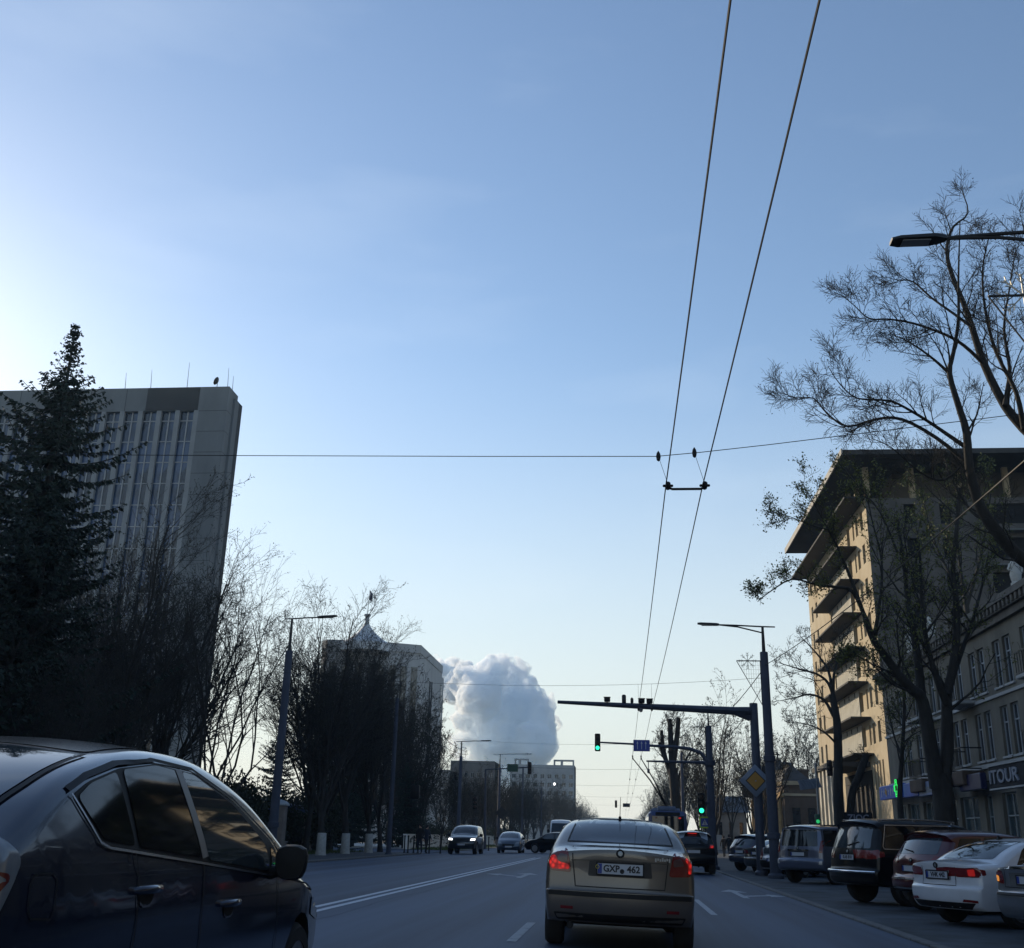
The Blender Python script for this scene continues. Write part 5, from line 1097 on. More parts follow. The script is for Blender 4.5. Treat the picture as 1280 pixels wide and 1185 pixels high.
mb = MB(); mb.b(-3.2, 3.2, -.2, .15, -.555, -.478); mb.b(-3.2, 3.2, -.2, .15, .478, .54); mb.build('trim', M_STONE, s)
# statues on the balustrade
def statue(lab, px, py, X, s=1.):
    q = atx(px, py, X); s_ = empty('roof_statue', (X, q.y, Hc+.303), 0, lab, 'statue', 'statues on the cornice of the grey house')
    mb = MB(); mb.lathe([(.3, 0), (.3, .12), (.22, .18), (.26, .3), (.30, .6), (.22, .95), (.26, 1.15), (.16, 1.32), (.08, 1.38), (.14, 1.48), (.15, 1.6), (.08, 1.72), (0, 1.76)], (0, 0, 0), 12)
    mb.tube([(-.22, 0, 1.15), (-.36, -.06, .85), (-.18, -.2, .7)], [.08, .07, .05], 6); mb.tube([(.22, 0, 1.15), (.34, -.04, .9), (.26, -.1, .6)], [.08, .07, .05], 6)
    mb.v = [(x*s, y*s, z*s) for x, y, z in mb.v]; mb.build('figure', mat('statue_stone', (.55, .54, .50), .8, 0, .2, 3), s_, 50)
statue('pale statue on the cornice at the right edge', 1270, 722, FX-.2, .85)
statue('pale statue on the cornice left of the trunk fork', 1140, 822, FX-.2, .95)
statue('pale statue on the cornice right of the trunk fork', 1164, 800, FX-.2, .8)

# --- tall unfinished hotel
HX = 21.5; Yn = atx(1106, 900, HX).y; Yf = atx(1021, 900, HX).y; HU = Yf-Yn; HZ = 33.0
def hY(Y): return Yf-Y
e = empty('unfinished_hotel', (HX, Yf, 0), -PI/2, 'tall cream abandoned hotel with balconies and a wide overhanging roof slab', 'hotel')
pit = 3.05; zs = [8.6+pit*k for k in range(7)]; rows = []
near = [(HU-4.6, HU-3.7), (HU-2.6, HU-1.6)]; far = [(1.4, 2.4), (4.0, 5.0)]
ub0, ub1 = max(6.5, hY(atx(1026, 832, 20.2).y)), HU-6.0
for z in zs: rows.append((z+.75, z+2.45, far+near+[(ub0+.2, ub0+1.1), (ub1-2.5, ub1-1.3), (ub1+.1, ub1+.7)]))
low = [(HU-5.2, HU-4.7), (HU-4.2, HU-3.7), (HU-3.2, HU-2.7), (HU-2.1, HU-1.6)]; rows.append((5.6, 7.9, far+low))
facade(e, HU, zs[-1]+pit, rows, .4, M_CREAM)
mb = MB(); mb.b(.3, HU-.3, 1.2, 22, 0, zs[-1]+pit-.01); mb.build('core', M_VOID, e)
for zl, zh, ops in rows:
    for a, b in ops: window(e, (a+b)/2, 0, zl, b-a, zh-zl, mg=M_VOID, frame=False, rec=.3)
ztop = zs[-1]+pit
for k, z in enumerate(zs):
    mb = MB(); mb.b(ub0-.6*(k > 3), ub1+1.2, -1.7, -.003, z-.13, z+.02); mb.build('balcony_slab', M_CONCD, e)
    if k < 6:
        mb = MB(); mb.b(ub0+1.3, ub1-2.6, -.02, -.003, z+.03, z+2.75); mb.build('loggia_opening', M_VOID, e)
        mb = MB(); u = ub0+1.4
        while u < ub1-2.7: mb.b(u, u+.36, -.09, -.023, z+.03, z+2.7-.4*((u*7.3) % 1 > .8)); u += .52
        mb.build('wall_boards', M_BOARD, e)
# open top storey under the roof slab
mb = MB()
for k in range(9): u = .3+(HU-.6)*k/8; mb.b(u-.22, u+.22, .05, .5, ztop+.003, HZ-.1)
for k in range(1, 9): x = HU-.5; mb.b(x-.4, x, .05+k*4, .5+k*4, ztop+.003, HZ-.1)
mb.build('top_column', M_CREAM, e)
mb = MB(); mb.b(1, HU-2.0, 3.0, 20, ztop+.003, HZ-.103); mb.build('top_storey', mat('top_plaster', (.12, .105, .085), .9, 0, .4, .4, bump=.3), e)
mb = MB(); mb.b(0, HU, -1.8, .4, ztop-.0, ztop+.18); mb.build('top_balcony_slab', M_CONCD, e)
mb = MB(); mb.b(.6, HU+3.2, -2.3, 30, HZ-.1, HZ+.35); mb.build('roof', mat('roof_slab', (.055, .055, .055), .9, 0, .35, .5, bump=.3, col2=(.03, .03, .032)), e)
mb = MB(); mb.b(.55, HU+3.25, -2.42, -2.303, HZ-.15, HZ+.45); mb.build('roof_fascia', mat('fascia_plaster', (.42, .40, .36), .85, 0, .3, .8), e)
# portico on tall piers
mb = MB(); mb.b(ub0+2, ub1-.5, -3.2, -.003, 7.6, 8.0); mb.build('portico_roof', M_CONCD, e)
for k in range(6): u = ub0+2.6+(ub1-ub0-3.8)*k/5; mb = MB(); mb.b(u-.32, u+.32, -3.0, -2.4, 0, 7.597); mb.build('portico_pier', M_BOARD, e)
mb = MB(); mb.b(ub0+1.5, ub1, -.06, -.003, .3, 7.3); mb.build('portico_glass', M_VOID, e)
# end wall towards us
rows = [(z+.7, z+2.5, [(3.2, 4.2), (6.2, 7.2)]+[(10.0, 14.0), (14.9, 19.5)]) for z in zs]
ew = facade(e, 24, ztop, [(a, b, o) for a, b, o in rows], .4, mat('end_plaster_shaded', (.15, .14, .13), .9, 0, .45, .35, bump=.3, col2=(.08, .078, .075), detail=9), 'end_wall')  # plaster colour darkened for the side turned away from the sun
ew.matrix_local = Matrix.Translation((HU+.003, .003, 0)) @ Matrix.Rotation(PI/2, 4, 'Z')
for z in zs:
    mb = MB(); mb.b(HU+.0, HU+.9, 9.8, 20, z-.12, z+.0); mb.build('floor_edge', M_CONCW, e)
mb = MB(); mb.b(HU+.1, HU+.7, 14.1, 14.8, 8, ztop); mb.b(HU+.1, HU+.7, 19.6, 20.3, 8, ztop); mb.build('outer_column', M_STONE, e)

# --- old house with steep dark roof and lit half-columns
OX, OY = 21.5, 150.0
e = empty('old_house', (OX, OY, 0), 0, 'old brown house with a steep dark roof, small chimney and sunlit half-columns', 'house')
zE = at(985, 981, OY).z; zR = at(975, 951, OY).z; xr = at(1022, 1000, OY).x-OX
mb = MB(); mb.b(0, xr, 0, 34, 0, zE); mb.build('wall', M_BRICK, e)
mb = MB(); mb.b(-.3, xr+.3, -.35, 34.3, zE+.003, zE+.5); mb.b(-.25, xr+.25, -.2, -.003, zE-1.4, zE-1.1); mb.build('eaves', M_CREAM, e)
mb = MB(); a = at(964, 981, OY).x-OX; 
def ringp(x0, x1, y0, y1, z): return [(x0, y0, z), (x1, y0, z), (x1, y1, z), (x0, y1, z)]
secs = [(-.2, xr-.6, -.2, 30, zE+.503), (.6, xr-2.2, .8, 29, zE+1.9), (1.6, xr-3.4, 2, 27, zE+2.8), (2.0, xr-4.0, 2.6, 26, zR)]
V = sum([ringp(*s_) for s_ in secs], []); Fs = [(i*4+k, i*4+(k+1) % 4, i*4+4+(k+1) % 4, i*4+4+k) for i in range(3) for k in range(4)]+[(3, 2, 1, 0), (12, 13, 14, 15)]
mb.add(V, Fs); rf = mb.build('roof', M_SLATE, e)
q = at(976, 947, OY)-Vector((OX, OY, 0)); mb = MB(); mb.lathe([(.7, zR-1.0), (.5, zR+.2), (.15, zR+.5), (.1, zR+.9), (.3, zR+1.0), (.3, zR+1.1), (.08, zR+1.2), (.05, zR+1.6), (0, zR+1.65)], (q.x, 3, 0), 10); mb.build('finial', M_SLATE, rf, 40)
q = at(1011, 962, OY)-Vector((OX, OY, 0)); mb = MB(); mb.b(q.x-.6, q.x+.6, 4, 5.2, zE-.5, q.z); mb.b(q.x-.75, q.x+.75, 3.85, 5.35, q.z+.003, q.z+.3); mb.build('chimney', M_BRICK, rf)
for k in range(9): mb = MB(); y = 1.5+k*3.9; mb.lathe([(.42, .8), (.42, 1.2), (.32, 1.4), (.29, zE-2.2), (.42, zE-1.9), (.42, zE-1.6)], (-.36, y, 0), 12); mb.build('half_column', M_OCHRE, e, 40)
for k in range(8): mb = MB(); y = 3.45+k*3.9; mb.b(-.06, -.003, y-.7, y+.7, 2.0, zE-2.6); mb.build('window', M_WIN, e)
for x in (1.5, 3.5, 5.6, 7.4): mb = MB(); mb.b(x-.5, x+.5, -.06, -.003, 2.4, 5.6); mb.build('window', M_WIN, e)
mb = MB(); mb.b(-.28, -.003, .2, 33.8, 0, .79); mb.b(-.5, -.003, 0, 34, zE-1.597, zE-.9); mb.build('plinth', M_OCHRE, e)
for k, px in enumerate((932, 938.5)):
    q = at(px, 967, 186)-Vector((OX, OY, 0)); mb = MB(); mb.lathe([(.7, zE-.4), (.7, q.z-1.8), (1.0, q.z-1.5), (.75, q.z-.9), (.25, q.z-.2), (.12, q.z+.4), (0, q.z+1.2)], (q.x, 36+k*.5, 0), 10); mb.build('turret', M_SLATE, e, 40)
mb = MB(); mb.b(17.0, 17.3, 92, 130, -.07, 1.9); mb.b(16.95, 17.35, 92, 130, 1.903, 2.02)
tag(mb.build('boundary_wall', M_CREAM), 'sunlit cream garden wall behind the blue silver suv', 'wall')
xa, xb = at(882, 1040, 190).x, at(934, 1040, 190).x
e = empty('pale_house', (xa, 190, 0), 0, 'low pale house with a grey-blue roof beyond the concrete pole', 'house')
facade(e, xb-xa, 5.8, [(1.8, 4.2, [((xb-xa)*(k+.3)/4, (xb-xa)*(k+.65)/4) for k in range(4)])], .4, mat('pale_grey_plaster', (.26, .25, .23), .9, 0, .3, .6))
mb = MB(); mb.b(0, xb-xa, .6, 10, 0, 5.79); mb.build('core', M_WIN, e)
mb = MB(); mb.prism([(-.5, 5.803), (5, 8.6), (10.5, 5.803)], 'x', -.4, xb-xa+.4); mb.build('roof', mat('blue_grey_roof', (.10, .12, .15), .7, 0, .3, .6), e)
mb = MB(); mb.b(7.5, 14, 160, 160.4, 0, 2.0); tag(mb.build('boundary_wall', M_STONE), 'pale yard wall behind the walkers beyond the parked cars', 'wall')
# --- traffic light post by the hotel with a corrugated panel
Y = 74.; b = at(1025, 1040, Y); e = empty('signal_post', (b.x, Y, -.07), 0, 'slim grey post with a tilted blue corrugated panel before the old house', 'post')
t_ = at(1023, 952, Y).z; mb = MB(); mb.tube([(0, 0, 0), (0, 0, t_)], .075, 8); mb.build('post', M_GALV, e, 40)
q = at(1012, 980, Y)-Vector((b.x, Y, -.07)); mb = MB(); Rp = Matrix.Rotation(math.radians(-8), 3, 'Y')
mb.box(q, (1.35, .05, .62), R=Rp)
for k in range(7): mb.tube([q+Rp @ Vector((-.6+k*.2-.12, -.05, .3)), q+Rp @ Vector((-.6+k*.2+.12, -.05, -.3))], .04, 5)
mb.build('corrugated_panel', mat('panel_blue_grey', (.16, .2, .27), .5, .1, .2, 3), e)
signal(at(1037, 960, Y), 'dark traffic light beside the slim post, against the cream hotel', lit=False, s=1.1, bracket=(-.75, .1, -.1))
e = empty('pedestrian_light', at(1022, 1024, Y-.2), 0, 'small lit green pedestrian light low on the slim post', 'traffic light')
mb = MB(); mb.cbox((0, 0, 0), (.32, .2, .62), .04); mb.build('housing', mat('green_housing', (.02, .10, .05), .5, 0, .2, 4), e, 40)
mb = MB(); mb.lathe([(.12, 0), (0, .02)], (0, -.11, -.14), 12, Rr); mb.build('lamp', mat('dim_green_lamp', (.02, .3, .1), .4, 0, 0, emit=((.05, 1, .3), .4)), e)
mb = MB(); mb.b(.1, .22, .0, .3, -.04, .04); mb.build('bracket', M_GALV, e)
q = at(1073, 1025, 62); e = empty('notice_board', (q.x, 62, q.z), -.1, 'dark notice board with pale lettering in front of the hotel portico', 'sign')
mb = MB(); mb.cbox((0, 0, 0), (1.5, .08, .8), .02); mb.build('board', MATS['sign_black'], e)
text_mesh('lettering', 'ZIOC', .46, mat('sign_letters_dim', (.22, .24, .32), .5, 0, .15, 2), e, .01, bold=.01, M=Matrix.Translation((0, -.05, .1)))
mb = MB(); mb.b(-.6, -.52, .0, .06, -q.z+.02, -.4); mb.b(.52, .6, .0, .06, -q.z+.02, -.4); mb.build('leg', M_DARK, e)
# ---------------------------------------------------------------- trees
M_BARK = mat('bark', (.036, .034, .031), .95, 0, .5, 6, bump=.5, stretch=(1, 1, .25), detail=8)
M_BARK2 = mat('bark_grey', (.075, .068, .058), .95, 0, .5, 6, bump=.5, stretch=(1, 1, .25), detail=8)
M_BUD = mat('spring_buds', (.032, .036, .018), .8, 0, .5, 9, col2=(.02, .02, .014))
M_LEAF = mat('young_leaves', (.12, .145, .03), .8, 0, .5, 4, col2=(.065, .072, .02))
M_NEEDLE = mat('spruce_needles', (.018, .036, .024), .85, 0, .5, 3, col2=(.01, .02, .016))
M_LIME = mat('whitewash', (.42, .42, .40), .9, 0, .3, 6)
LAMPC = [0, 0, 0]
class Tree:
    def __init__(s, seed, leafm=None, leaf=.0, lsize=.09, bark=None, twig=.006, maxl=4, dens=1., up=.12, spread=.75, nch=(12, 7, 6, 5), wob=.16):
        s.r = random.Random(seed); s.t = MB(); s.c = MB(); s.leaf = leaf; s.ls = lsize; s.leafm = leafm or M_BUD; s.bark = bark or M_BARK
        s.twig = twig; s.maxl = maxl; s.dens = dens; s.up = up; s.spread = spread; s.nch = nch; s.wob = wob
    def rv(s): return Vector((s.r.gauss(0, 1), s.r.gauss(0, 1), s.r.gauss(0, 1)))
    def leaves(s, p, n):
        s.c.cur = 1
        for _ in range(n):
            q = p+s.rv()*.09; a = s.rv().normalized()*s.ls*s.r.uniform(.6, 1.3); b = a.cross(s.rv()).normalized()*a.length*.55
            s.c.add([q-a, q+b, q+a, q-b], [(0, 1, 2, 3)])
        s.c.cur = 0
    def poly(s, pts, r0, r1, lvl):
        n = len(pts); rs = [r0+(r1-r0)*(i/(n-1))**.72 for i in range(n)]
        (s.t if lvl <= 1 else s.c).tube(pts, rs, (9, 6, 5, 3, 3, 3)[min(lvl, 5)], lvl <= 1)
        return rs
    def grow(s, p, d, L, r, lvl):
        ns = (9, 7, 5, 4, 3, 2)[min(lvl, 5)]; pts = [p]; d = d.normalized()
        for i in range(ns):
            d = (d+s.rv()*s.wob*(1+.25*lvl)*.6+Vector((0, 0, s.up*(1 if lvl < 3 else .5)))).normalized(); pts.append(pts[-1]+d*L/ns)
        rs = s.poly(pts, r, max(s.twig*.8, r*.28), lvl); s.kids(pts, rs, L, lvl)
    def kids(s, pts, rs, L, lvl, t0=None, n=None, ratio=None):
        if lvl >= s.maxl:
            if s.leaf:
                for q in pts[1:]:
                    if s.r.random() < s.leaf: s.leaves(q, 2)
            return
        n = n or max(2, int(s.nch[min(lvl, len(s.nch)-1)]*s.dens)); t0 = t0 if t0 is not None else (.3 if lvl == 0 else .22)
        for k in range(n):
            t = t0+(1-t0)*((k+s.r.random()*.9)/n); t = min(t, .995); f = t*(len(pts)-1); i = int(f); u = f-i
            q = pts[i].lerp(pts[i+1], u); ax = (pts[i+1]-pts[i]).normalized(); rr = rs[i]*(1-u)+rs[i+1]*u
            side = ax.cross(s.rv()).normalized(); ang = s.r.uniform(.55, 1.15)*s.spread
            dd = ax*math.cos(ang)+side*math.sin(ang)
            Lk = L*(ratio or (.52, .5, .55, .55, .5)[min(lvl, 4)])*s.r.uniform(.55, 1.15)*(1.15-.55*t)
            s.grow(q, dd, max(Lk, .25), max(s.twig, min(rr*.62, Lk*.022)), lvl+1)
    def build(s, name, label, loc, group=None, rz=0, sc=1., trunkm=None):
        e = empty(name, loc, rz, label, 'tree', group); e.scale = (sc, sc, sc)
        s.t.build('trunk', [trunkm or s.bark], e, 60, fix=False); s.c.build('crown', [s.bark, s.leafm], e, 60, fix=False); return e
def bare(seed, H, r0, fork=.3, nl=5, **k):
    """upright street tree: short trunk dividing into several steep limbs"""
    t = Tree(seed, **k); p = Vector((0, 0, -.1)); pts = [p]; d = Vector((0, 0, 1))
    for i in range(5): d = (d+t.rv()*.035).normalized(); pts.append(pts[-1]+d*H*fork/5)
    rs = [r0*1.35]+[r0*(1-.06*i) for i in range(5)]; t.t.tube(pts, rs, 10)
    for j in range(nl):
        a = 2*PI*(j+t.r.random()*.5)/nl; tl = t.r.uniform(.18, .5) if j else .08
        t.grow(pts[-1-(j % 2)], Vector((math.cos(a)*tl, math.sin(a)*tl, 1)), H*(1-fork)*t.r.uniform(.8, 1.05)*(1 if j else 1.08), r0*.55, 1)
    return t
GT = 'bare trees of the dark thicket along the left pavement'
G2 = 'bare trees lining the left side beyond the side street'
G3 = 'bare trees lining the right side far down the road'
kw = dict(leaf=.32, lsize=.05, dens=1.12, spread=.75, nch=(0, 12, 7, 5), twig=.009)
TA = bare(11, 13.5, .22, .2, 6, **kw).build('bare_tree', 'budding bare tree in the dark thicket along the left pavement', (-15.6, 57, 0), GT)
TB = bare(12, 14, .24, .24, 5, **kw).build('bare_tree', 'budding bare tree in the dark thicket along the left pavement', (-15.7, 62.5, 0), GT)
TC = bare(13, 12.5, .2, .16, 7, **kw).build('bare_tree', 'budding bare tree in the dark thicket along the left pavement', (-15.5, 67.5, 0), GT)
rr = random.Random(5)
def put(src, x, y, sc, lab=None, grp=None, rz=None):
    c_ = copy_tree(src); c_.location = (x, y, 0); c_.rotation_euler = (0, 0, rr.uniform(0, 6.28) if rz is None else rz); c_.scale = (sc*rr.uniform(.92, 1.08), sc*rr.uniform(.92, 1.08), sc)
    if lab: c_['label'] = lab
    if grp: c_['group'] = grp
    return c_
T3 = [TA, TB, TC]
for k, (x, y, sc) in enumerate(((-17.8, 64.5, 1.05), (-18.5, 69.5, 1.05), (-19, 66.5, 1.0), (-25.5, 58, 1.1), (-17.3, 60, .9), (-29.5, 61, 1.1), (-31, 56.5, 1.1), (-15.6, 71.3, .82), (-35, 66, 1.12), (-35, 61, 1.1))): put(T3[k % 3], x, y, sc*.85)
# tall darker group in front of the office block
for k, (x, y, sc) in enumerate(((-21.2, 43.5, 1.22), (-24.5, 47, 1.2), (-19.8, 40, .95), (-23.5, 39.5, 1.1), (-27, 42, 1.15), (-30.5, 46, 1.2), (-22, 36, .95), (-26, 36.5, 1.0), (-29.5, 39, 1.1), (-33, 42, 1.1), (-20.5, 46.5, 1.05), (-28, 50.5, 1.1), (-33, 50, 1.1), (-19.5, 35.5, .75), (-24, 33, .85), (-17.5, 33.5, .72), (-37, 47, 1.15), (-40, 52, 1.15))): put(T3[k % 3], x+(-2.5 if y > 43 else 0), y+(6 if y > 43 else 0), sc*(.88 if y > 43 else .55))
for k, (x, y) in enumerate(((13, 5), (12, -1), (13.5, -6), (12.5, -12), (15, -2), (14.5, -9))): put(T3[k % 3], x, y, .95, 'unseen bare tree added behind the viewer to break up car reflections', 'unseen bare trees added behind the viewer for car reflections')  # unseen trees added to break up reflections in the near car
# two airy trees against the bright gap
TE = bare(21, 15.5, .16, .14, 5, leaf=.35, lsize=.05, dens=.9, spread=.62, nch=(0, 10, 6, 4), twig=.007).build('bare_tree', 'slim airy tree against the bright gap right of the office block', (-18.3, 48.5, 0))
c_ = put(TE, -20.2, 52.0, .97, 'second slim airy tree in the bright gap, behind the leaning lamp pole', None)
for o in (TA, TB, TC): o.scale = (.88, .88, .85)
TE.scale = (.85, .85, .82); c_.scale = (.85, .85, .82)
# whitewashed trunk feet
first = None
for x, y in ((-15.6, 57), (-15.7, 62.5), (-15.5, 67.5)): pass
for o in (TA, TB, TC):
    mb = MB(); mb.lathe([(.34, 0), (.30, .3), (.27, 1.3), (.25, 1.32)], (0, 0, 0), 12); mb.build('whitewash', M_LIME, o, 50)
# rows down the road
TF = bare(31, 10, .16, .2, 5, leaf=.5, lsize=.06, dens=.9, spread=.75, nch=(0, 10, 6, 4), twig=.012)
TF = TF.build('bare_tree', 'bare tree in the row beyond the side street on the left', (-15.2, 93, 0), G2)
TG = bare(32, 11, .17, .16, 6, leaf=.6, lsize=.07, dens=.9, spread=.8, nch=(0, 10, 6, 4), twig=.012).build('bare_tree', 'bare tree in the row beyond the side street on the left', (-15.4, 104, 0), G2)
y = 112
while y < 330:
    put((TF, TG)[int(y) % 2], -15.3+rr.uniform(-.6, .6), y, rr.uniform(.85, 1.1)*(.62+.0022*(y-100))); y += 9.5 if y < 200 else 15
for k in range(30):
    yy = 92+k*7.5; put((TG, TF)[k % 2], -19-rr.random()*(14 if yy > 115 else 5), yy, rr.uniform(.9, 1.2)*(.62+.0022*(yy-100)))
for k, yy in enumerate((108, 117, 126, 138, 150, 164, 180, 200, 222, 250, 285)):
    put((TG, TF)[k % 2], 7.6+rr.uniform(-.6, 2.2), yy, rr.uniform(.95, 1.2), 'bare tree in the row beyond the trolleybus on the right', G3)
for k, yy in enumerate((120, 133, 147, 160, 178, 198)): put((TF, TG)[k % 2], 12.5+rr.uniform(-1, 3), yy, rr.uniform(.9, 1.15), 'bare tree in the row beyond the trolleybus on the right', G3)
put(TG, 15.5, 128, .95, 'twiggy tree just left of the gantry post, before the sunlit half-columns', None)
put(TF, 13.2, 104, 1.1, 'thin pale-twigged tree between the concrete pole and the gantry post', None)
put(TG, 31, 190, 1.9, 'tall bare tree rising behind the steep dark roof', None); put(TF, 37, 200, 1.8, 'bare tree behind the small chimney of the old house', None)

TF.scale = (.62, .62, .6); TG.scale = (.62, .62, .62)
for x, y, s_ in ((-18.0, 95, 1.12), (-20.5, 98, 1.2), (-17.2, 93, .95), (-19.5, 104, 1.05), (-23, 100, 1.2)): put(TG, x, y, s_)
# ---- trees whose limbs the photograph shows one by one
def hero(name, label, Y, base, limbs, seed, dY=0, **k):
    """limbs: (photo points, start radius, end radius, depth drift, children, child length)"""
    t = Tree(seed, **k); O = Vector((base[0], Y, 0))
    for pts, r0, r1, dy, nk, cl in limbs:
        n = len(pts); Q = [at(px, py, Y+dy*i/(n-1)) if not isinstance(px, Vector) else px for i, (px, py) in enumerate(pts)]
        if pts[0][1] > 1020: Q[0] = Vector((Q[0].x, Y, -.1))
        S = []
        for i in range(n-1):
            a, b = Q[i], Q[i+1]; p0 = Q[i-1] if i else a*2-b; p3 = Q[i+2] if i+2 < n else b*2-a
            for u in (0, .34, .67): S.append(.5*((2*a)+(b-p0)*u+(2*p0-5*a+4*b-p3)*u*u+(3*a-p0-3*b+p3)*u**3))
        S.append(Q[-1]); S = [s-O for s in S]; rs = t.poly(S, r0, r1, 0 if r0 > .09 else 1)
        if nk: t.kids(S, rs, cl/.5, 1, .25, nk, .5)
    return t.build(name, label, O)
kA = dict(leafm=M_LEAF, leaf=.6, lsize=.052, twig=.0075, maxl=4, spread=.85, nch=(0, 7, 6, 4), wob=.2)
hero('tree', 'big forked tree with young leaves before the grey house, trunk behind the black suv', 40, (at(1182, 1040, 40).x, 0), [
    ([(1184, 1046), (1181, 1010), (1178, 985), (1172, 968)], .42, .34, 0, 0, 1),
    ([(1173, 985), (1163, 930), (1153, 876), (1140, 862), (1125, 846), (1108, 822), (1092, 800), (1082, 773)], .30, .10, -1.5, 10, 2.6),
    ([(1153, 885), (1148, 830), (1142, 791), (1135, 755), (1130, 705), (1122, 650)], .2, .05, 1.5, 14, 2.8),
    ([(1178, 985), (1184, 940), (1184, 900), (1184, 868), (1191, 835), (1196, 790), (1195, 750), (1191, 716), (1196, 660), (1200, 610)], .28, .06, .5, 16, 2.6),
    ([(1184, 880), (1170, 845), (1158, 800), (1152, 745), (1150, 690)], .16, .04, -1.2, 12, 2.4),
    ([(1184, 868), (1200, 820), (1216, 775), (1228, 730), (1236, 690)], .12, .03, 1.6, 11, 2.2),
    ([(1084, 777), (1066, 740), (1045, 734), (1020, 731), (990, 724), (962, 740), (947, 752)], .085, .014, -.8, 14, 1.1),
    ([(1083, 777), (1068, 735), (1056, 705), (1045, 680), (1034, 660), (1018, 630), (1000, 600)], .085, .014, -1.6, 14, 1.3),
    ([(1034, 662), (1010, 655), (985, 645), (962, 640)], .03, .01, -.5, 7, .9),
    ([(1092, 800), (1100, 750), (1102, 700), (1090, 650), (1082, 610)], .08, .02, 1.0, 14, 1.8),
    ([(1122, 690), (1100, 640), (1075, 610), (1050, 580)], .05, .015, .8, 9, 1.4),
    ([(1125, 846), (1090, 830), (1065, 815)], .05, .015, 0, 7, 1.2),
], 41, **kA)
kB = dict(leafm=M_BUD, leaf=.06, lsize=.022, twig=.0045, maxl=4, spread=.85, nch=(0, 9, 6, 5), wob=.15, bark=M_BARK, dens=1.3)
DB = 24
trb = Vector((11.4, DB, 0))
a0 = at(1280, 700, DB)
hero('bare_tree', 'large leafless tree reaching in from the right edge behind the street lamp head', DB, (11.4, 0), [
    ([(trb+Vector((0, 0, -.1)), 0), (Vector((11.2, DB, 2)), 0), (Vector((10.8, DB, 4.5)), 0), (Vector((a0.x+.55, DB, a0.z-.5)), 0), (1280, 700), (1263, 685), (1236, 651), (1222, 625), (1212, 586), (1208, 540), (1198, 507), (1187, 467), (1192, 440), (1198, 400), (1198, 349), (1200, 277)], .25, .012, -1, 20, 1.5),
    ([(Vector((10.9, DB, 4.2)), 0), (Vector((10.7, DB, 7.2)), 0), (1300, 560), (1280, 536), (1256, 507), (1230, 455), (1215, 409), (1204, 378), (1187, 335), (1184, 306), (1192, 283), (1210, 266), (1201, 234)], .18, .009, .6, 18, 1.6),
    ([(1187, 467), (1167, 449), (1145, 433), (1124, 421)], .045, .012, -.5, 9, 1.0),
    ([(1209, 560), (1187, 545), (1165, 530), (1141, 515), (1112, 501), (1072, 498), (1050, 480), (1035, 458)], .06, .008, -1.2, 18, 1.1),
    ([(1211, 580), (1170, 547), (1127, 524), (1095, 524), (1060, 533), (1035, 518), (1017, 498), (995, 497), (974, 490)], .055, .007, .8, 20, 1.1),
    ([(1230, 455), (1205, 432), (1181, 418), (1141, 404), (1110, 399), (1086, 398), (1068, 382), (1052, 369)], .05, .007, -.8, 18, 1.0),
    ([(1215, 409), (1192, 392), (1164, 372), (1141, 352), (1122, 350), (1106, 346)], .045, .008, .8, 13, .9),
    ([(1256, 507), (1262, 460), (1255, 410), (1262, 360), (1270, 310)], .06, .012, 1.5, 13, 1.2),
    ([(1280, 536), (1270, 490), (1245, 440), (1232, 390), (1228, 340), (1235, 300)], .07, .012, -1.4, 13, 1.2),
    ([(1300, 560), (1310, 480), (1300, 400), (1290, 330), (1278, 280)], .09, .012, .5, 14, 1.4),
    ([(1209, 575), (1180, 600), (1150, 590), (1115, 560), (1090, 548)], .04, .008, -1, 12, 1.0),
    ([(1236, 651), (1215, 640), (1190, 600), (1180, 570)], .05, .01, 1.2, 9, 1.0),
], 51, **kB)
kC = dict(leafm=M_BUD, leaf=.15, lsize=.05, twig=.01, maxl=4, spread=.85, nch=(0, 6, 5, 4), wob=.24, bark=M_BARK)
hero('bare_tree', 'leafless tree with curving limbs in front of the cream hotel', 66, (at(1050, 1040, 66).x, 0), [
    ([(1050, 1044), (1048, 1000), (1048, 950), (1046, 900), (1040, 868)], .36, .2, 0, 0, 1),
    ([(1042, 895), (1030, 875), (1012, 868), (995, 872), (975, 876)], .12, .02, 1, 10, 2.0),
    ([(1044, 880), (1036, 855), (1022, 843), (1005, 838), (985, 832), (972, 828)], .12, .015, -1, 11, 2.0),
    ([(1041, 868), (1036, 840), (1025, 822), (1010, 805), (1000, 795)], .12, .015, 1.5, 10, 1.8),
    ([(1041, 868), (1043, 840), (1050, 815), (1055, 790)], .13, .02, -.5, 10, 1.8),
    ([(1046, 930), (1030, 915), (1008, 905), (985, 903)], .08, .015, -1, 9, 1.8),
    ([(1056, 1030), (1064, 1000), (1073, 972), (1081, 950), (1083, 944)], .24, .2, .3, 6, 1.0),
], 61, **kC)
hero('bare_tree', 'heavily pruned tree with upright stub limbs behind the curved mast arm', 100, (at(846, 1040, 100).x, 0), [
    ([(846, 1046), (845, 1010), (843, 980), (841, 960)], .5, .42, 0, 0, 1),
    ([(841, 962), (839, 935), (838, 915), (837, 899)], .34, .2, .5, 12, 2.2), ([(841, 955), (845, 930), (847, 912), (848, 897)], .3, .2, -.5, 12, 2.2),
    ([(842, 975), (834, 955), (829, 935), (827, 913)], .28, .15, .8, 10, 2.0), ([(834, 955), (828, 942), (824, 928)], .16, .12, -.5, 6, 1.6), ([(845, 985), (852, 960), (860, 945), (866, 935)], .14, .04, -.5, 6, 2.4)], 71, **dict(kC, twig=.014))
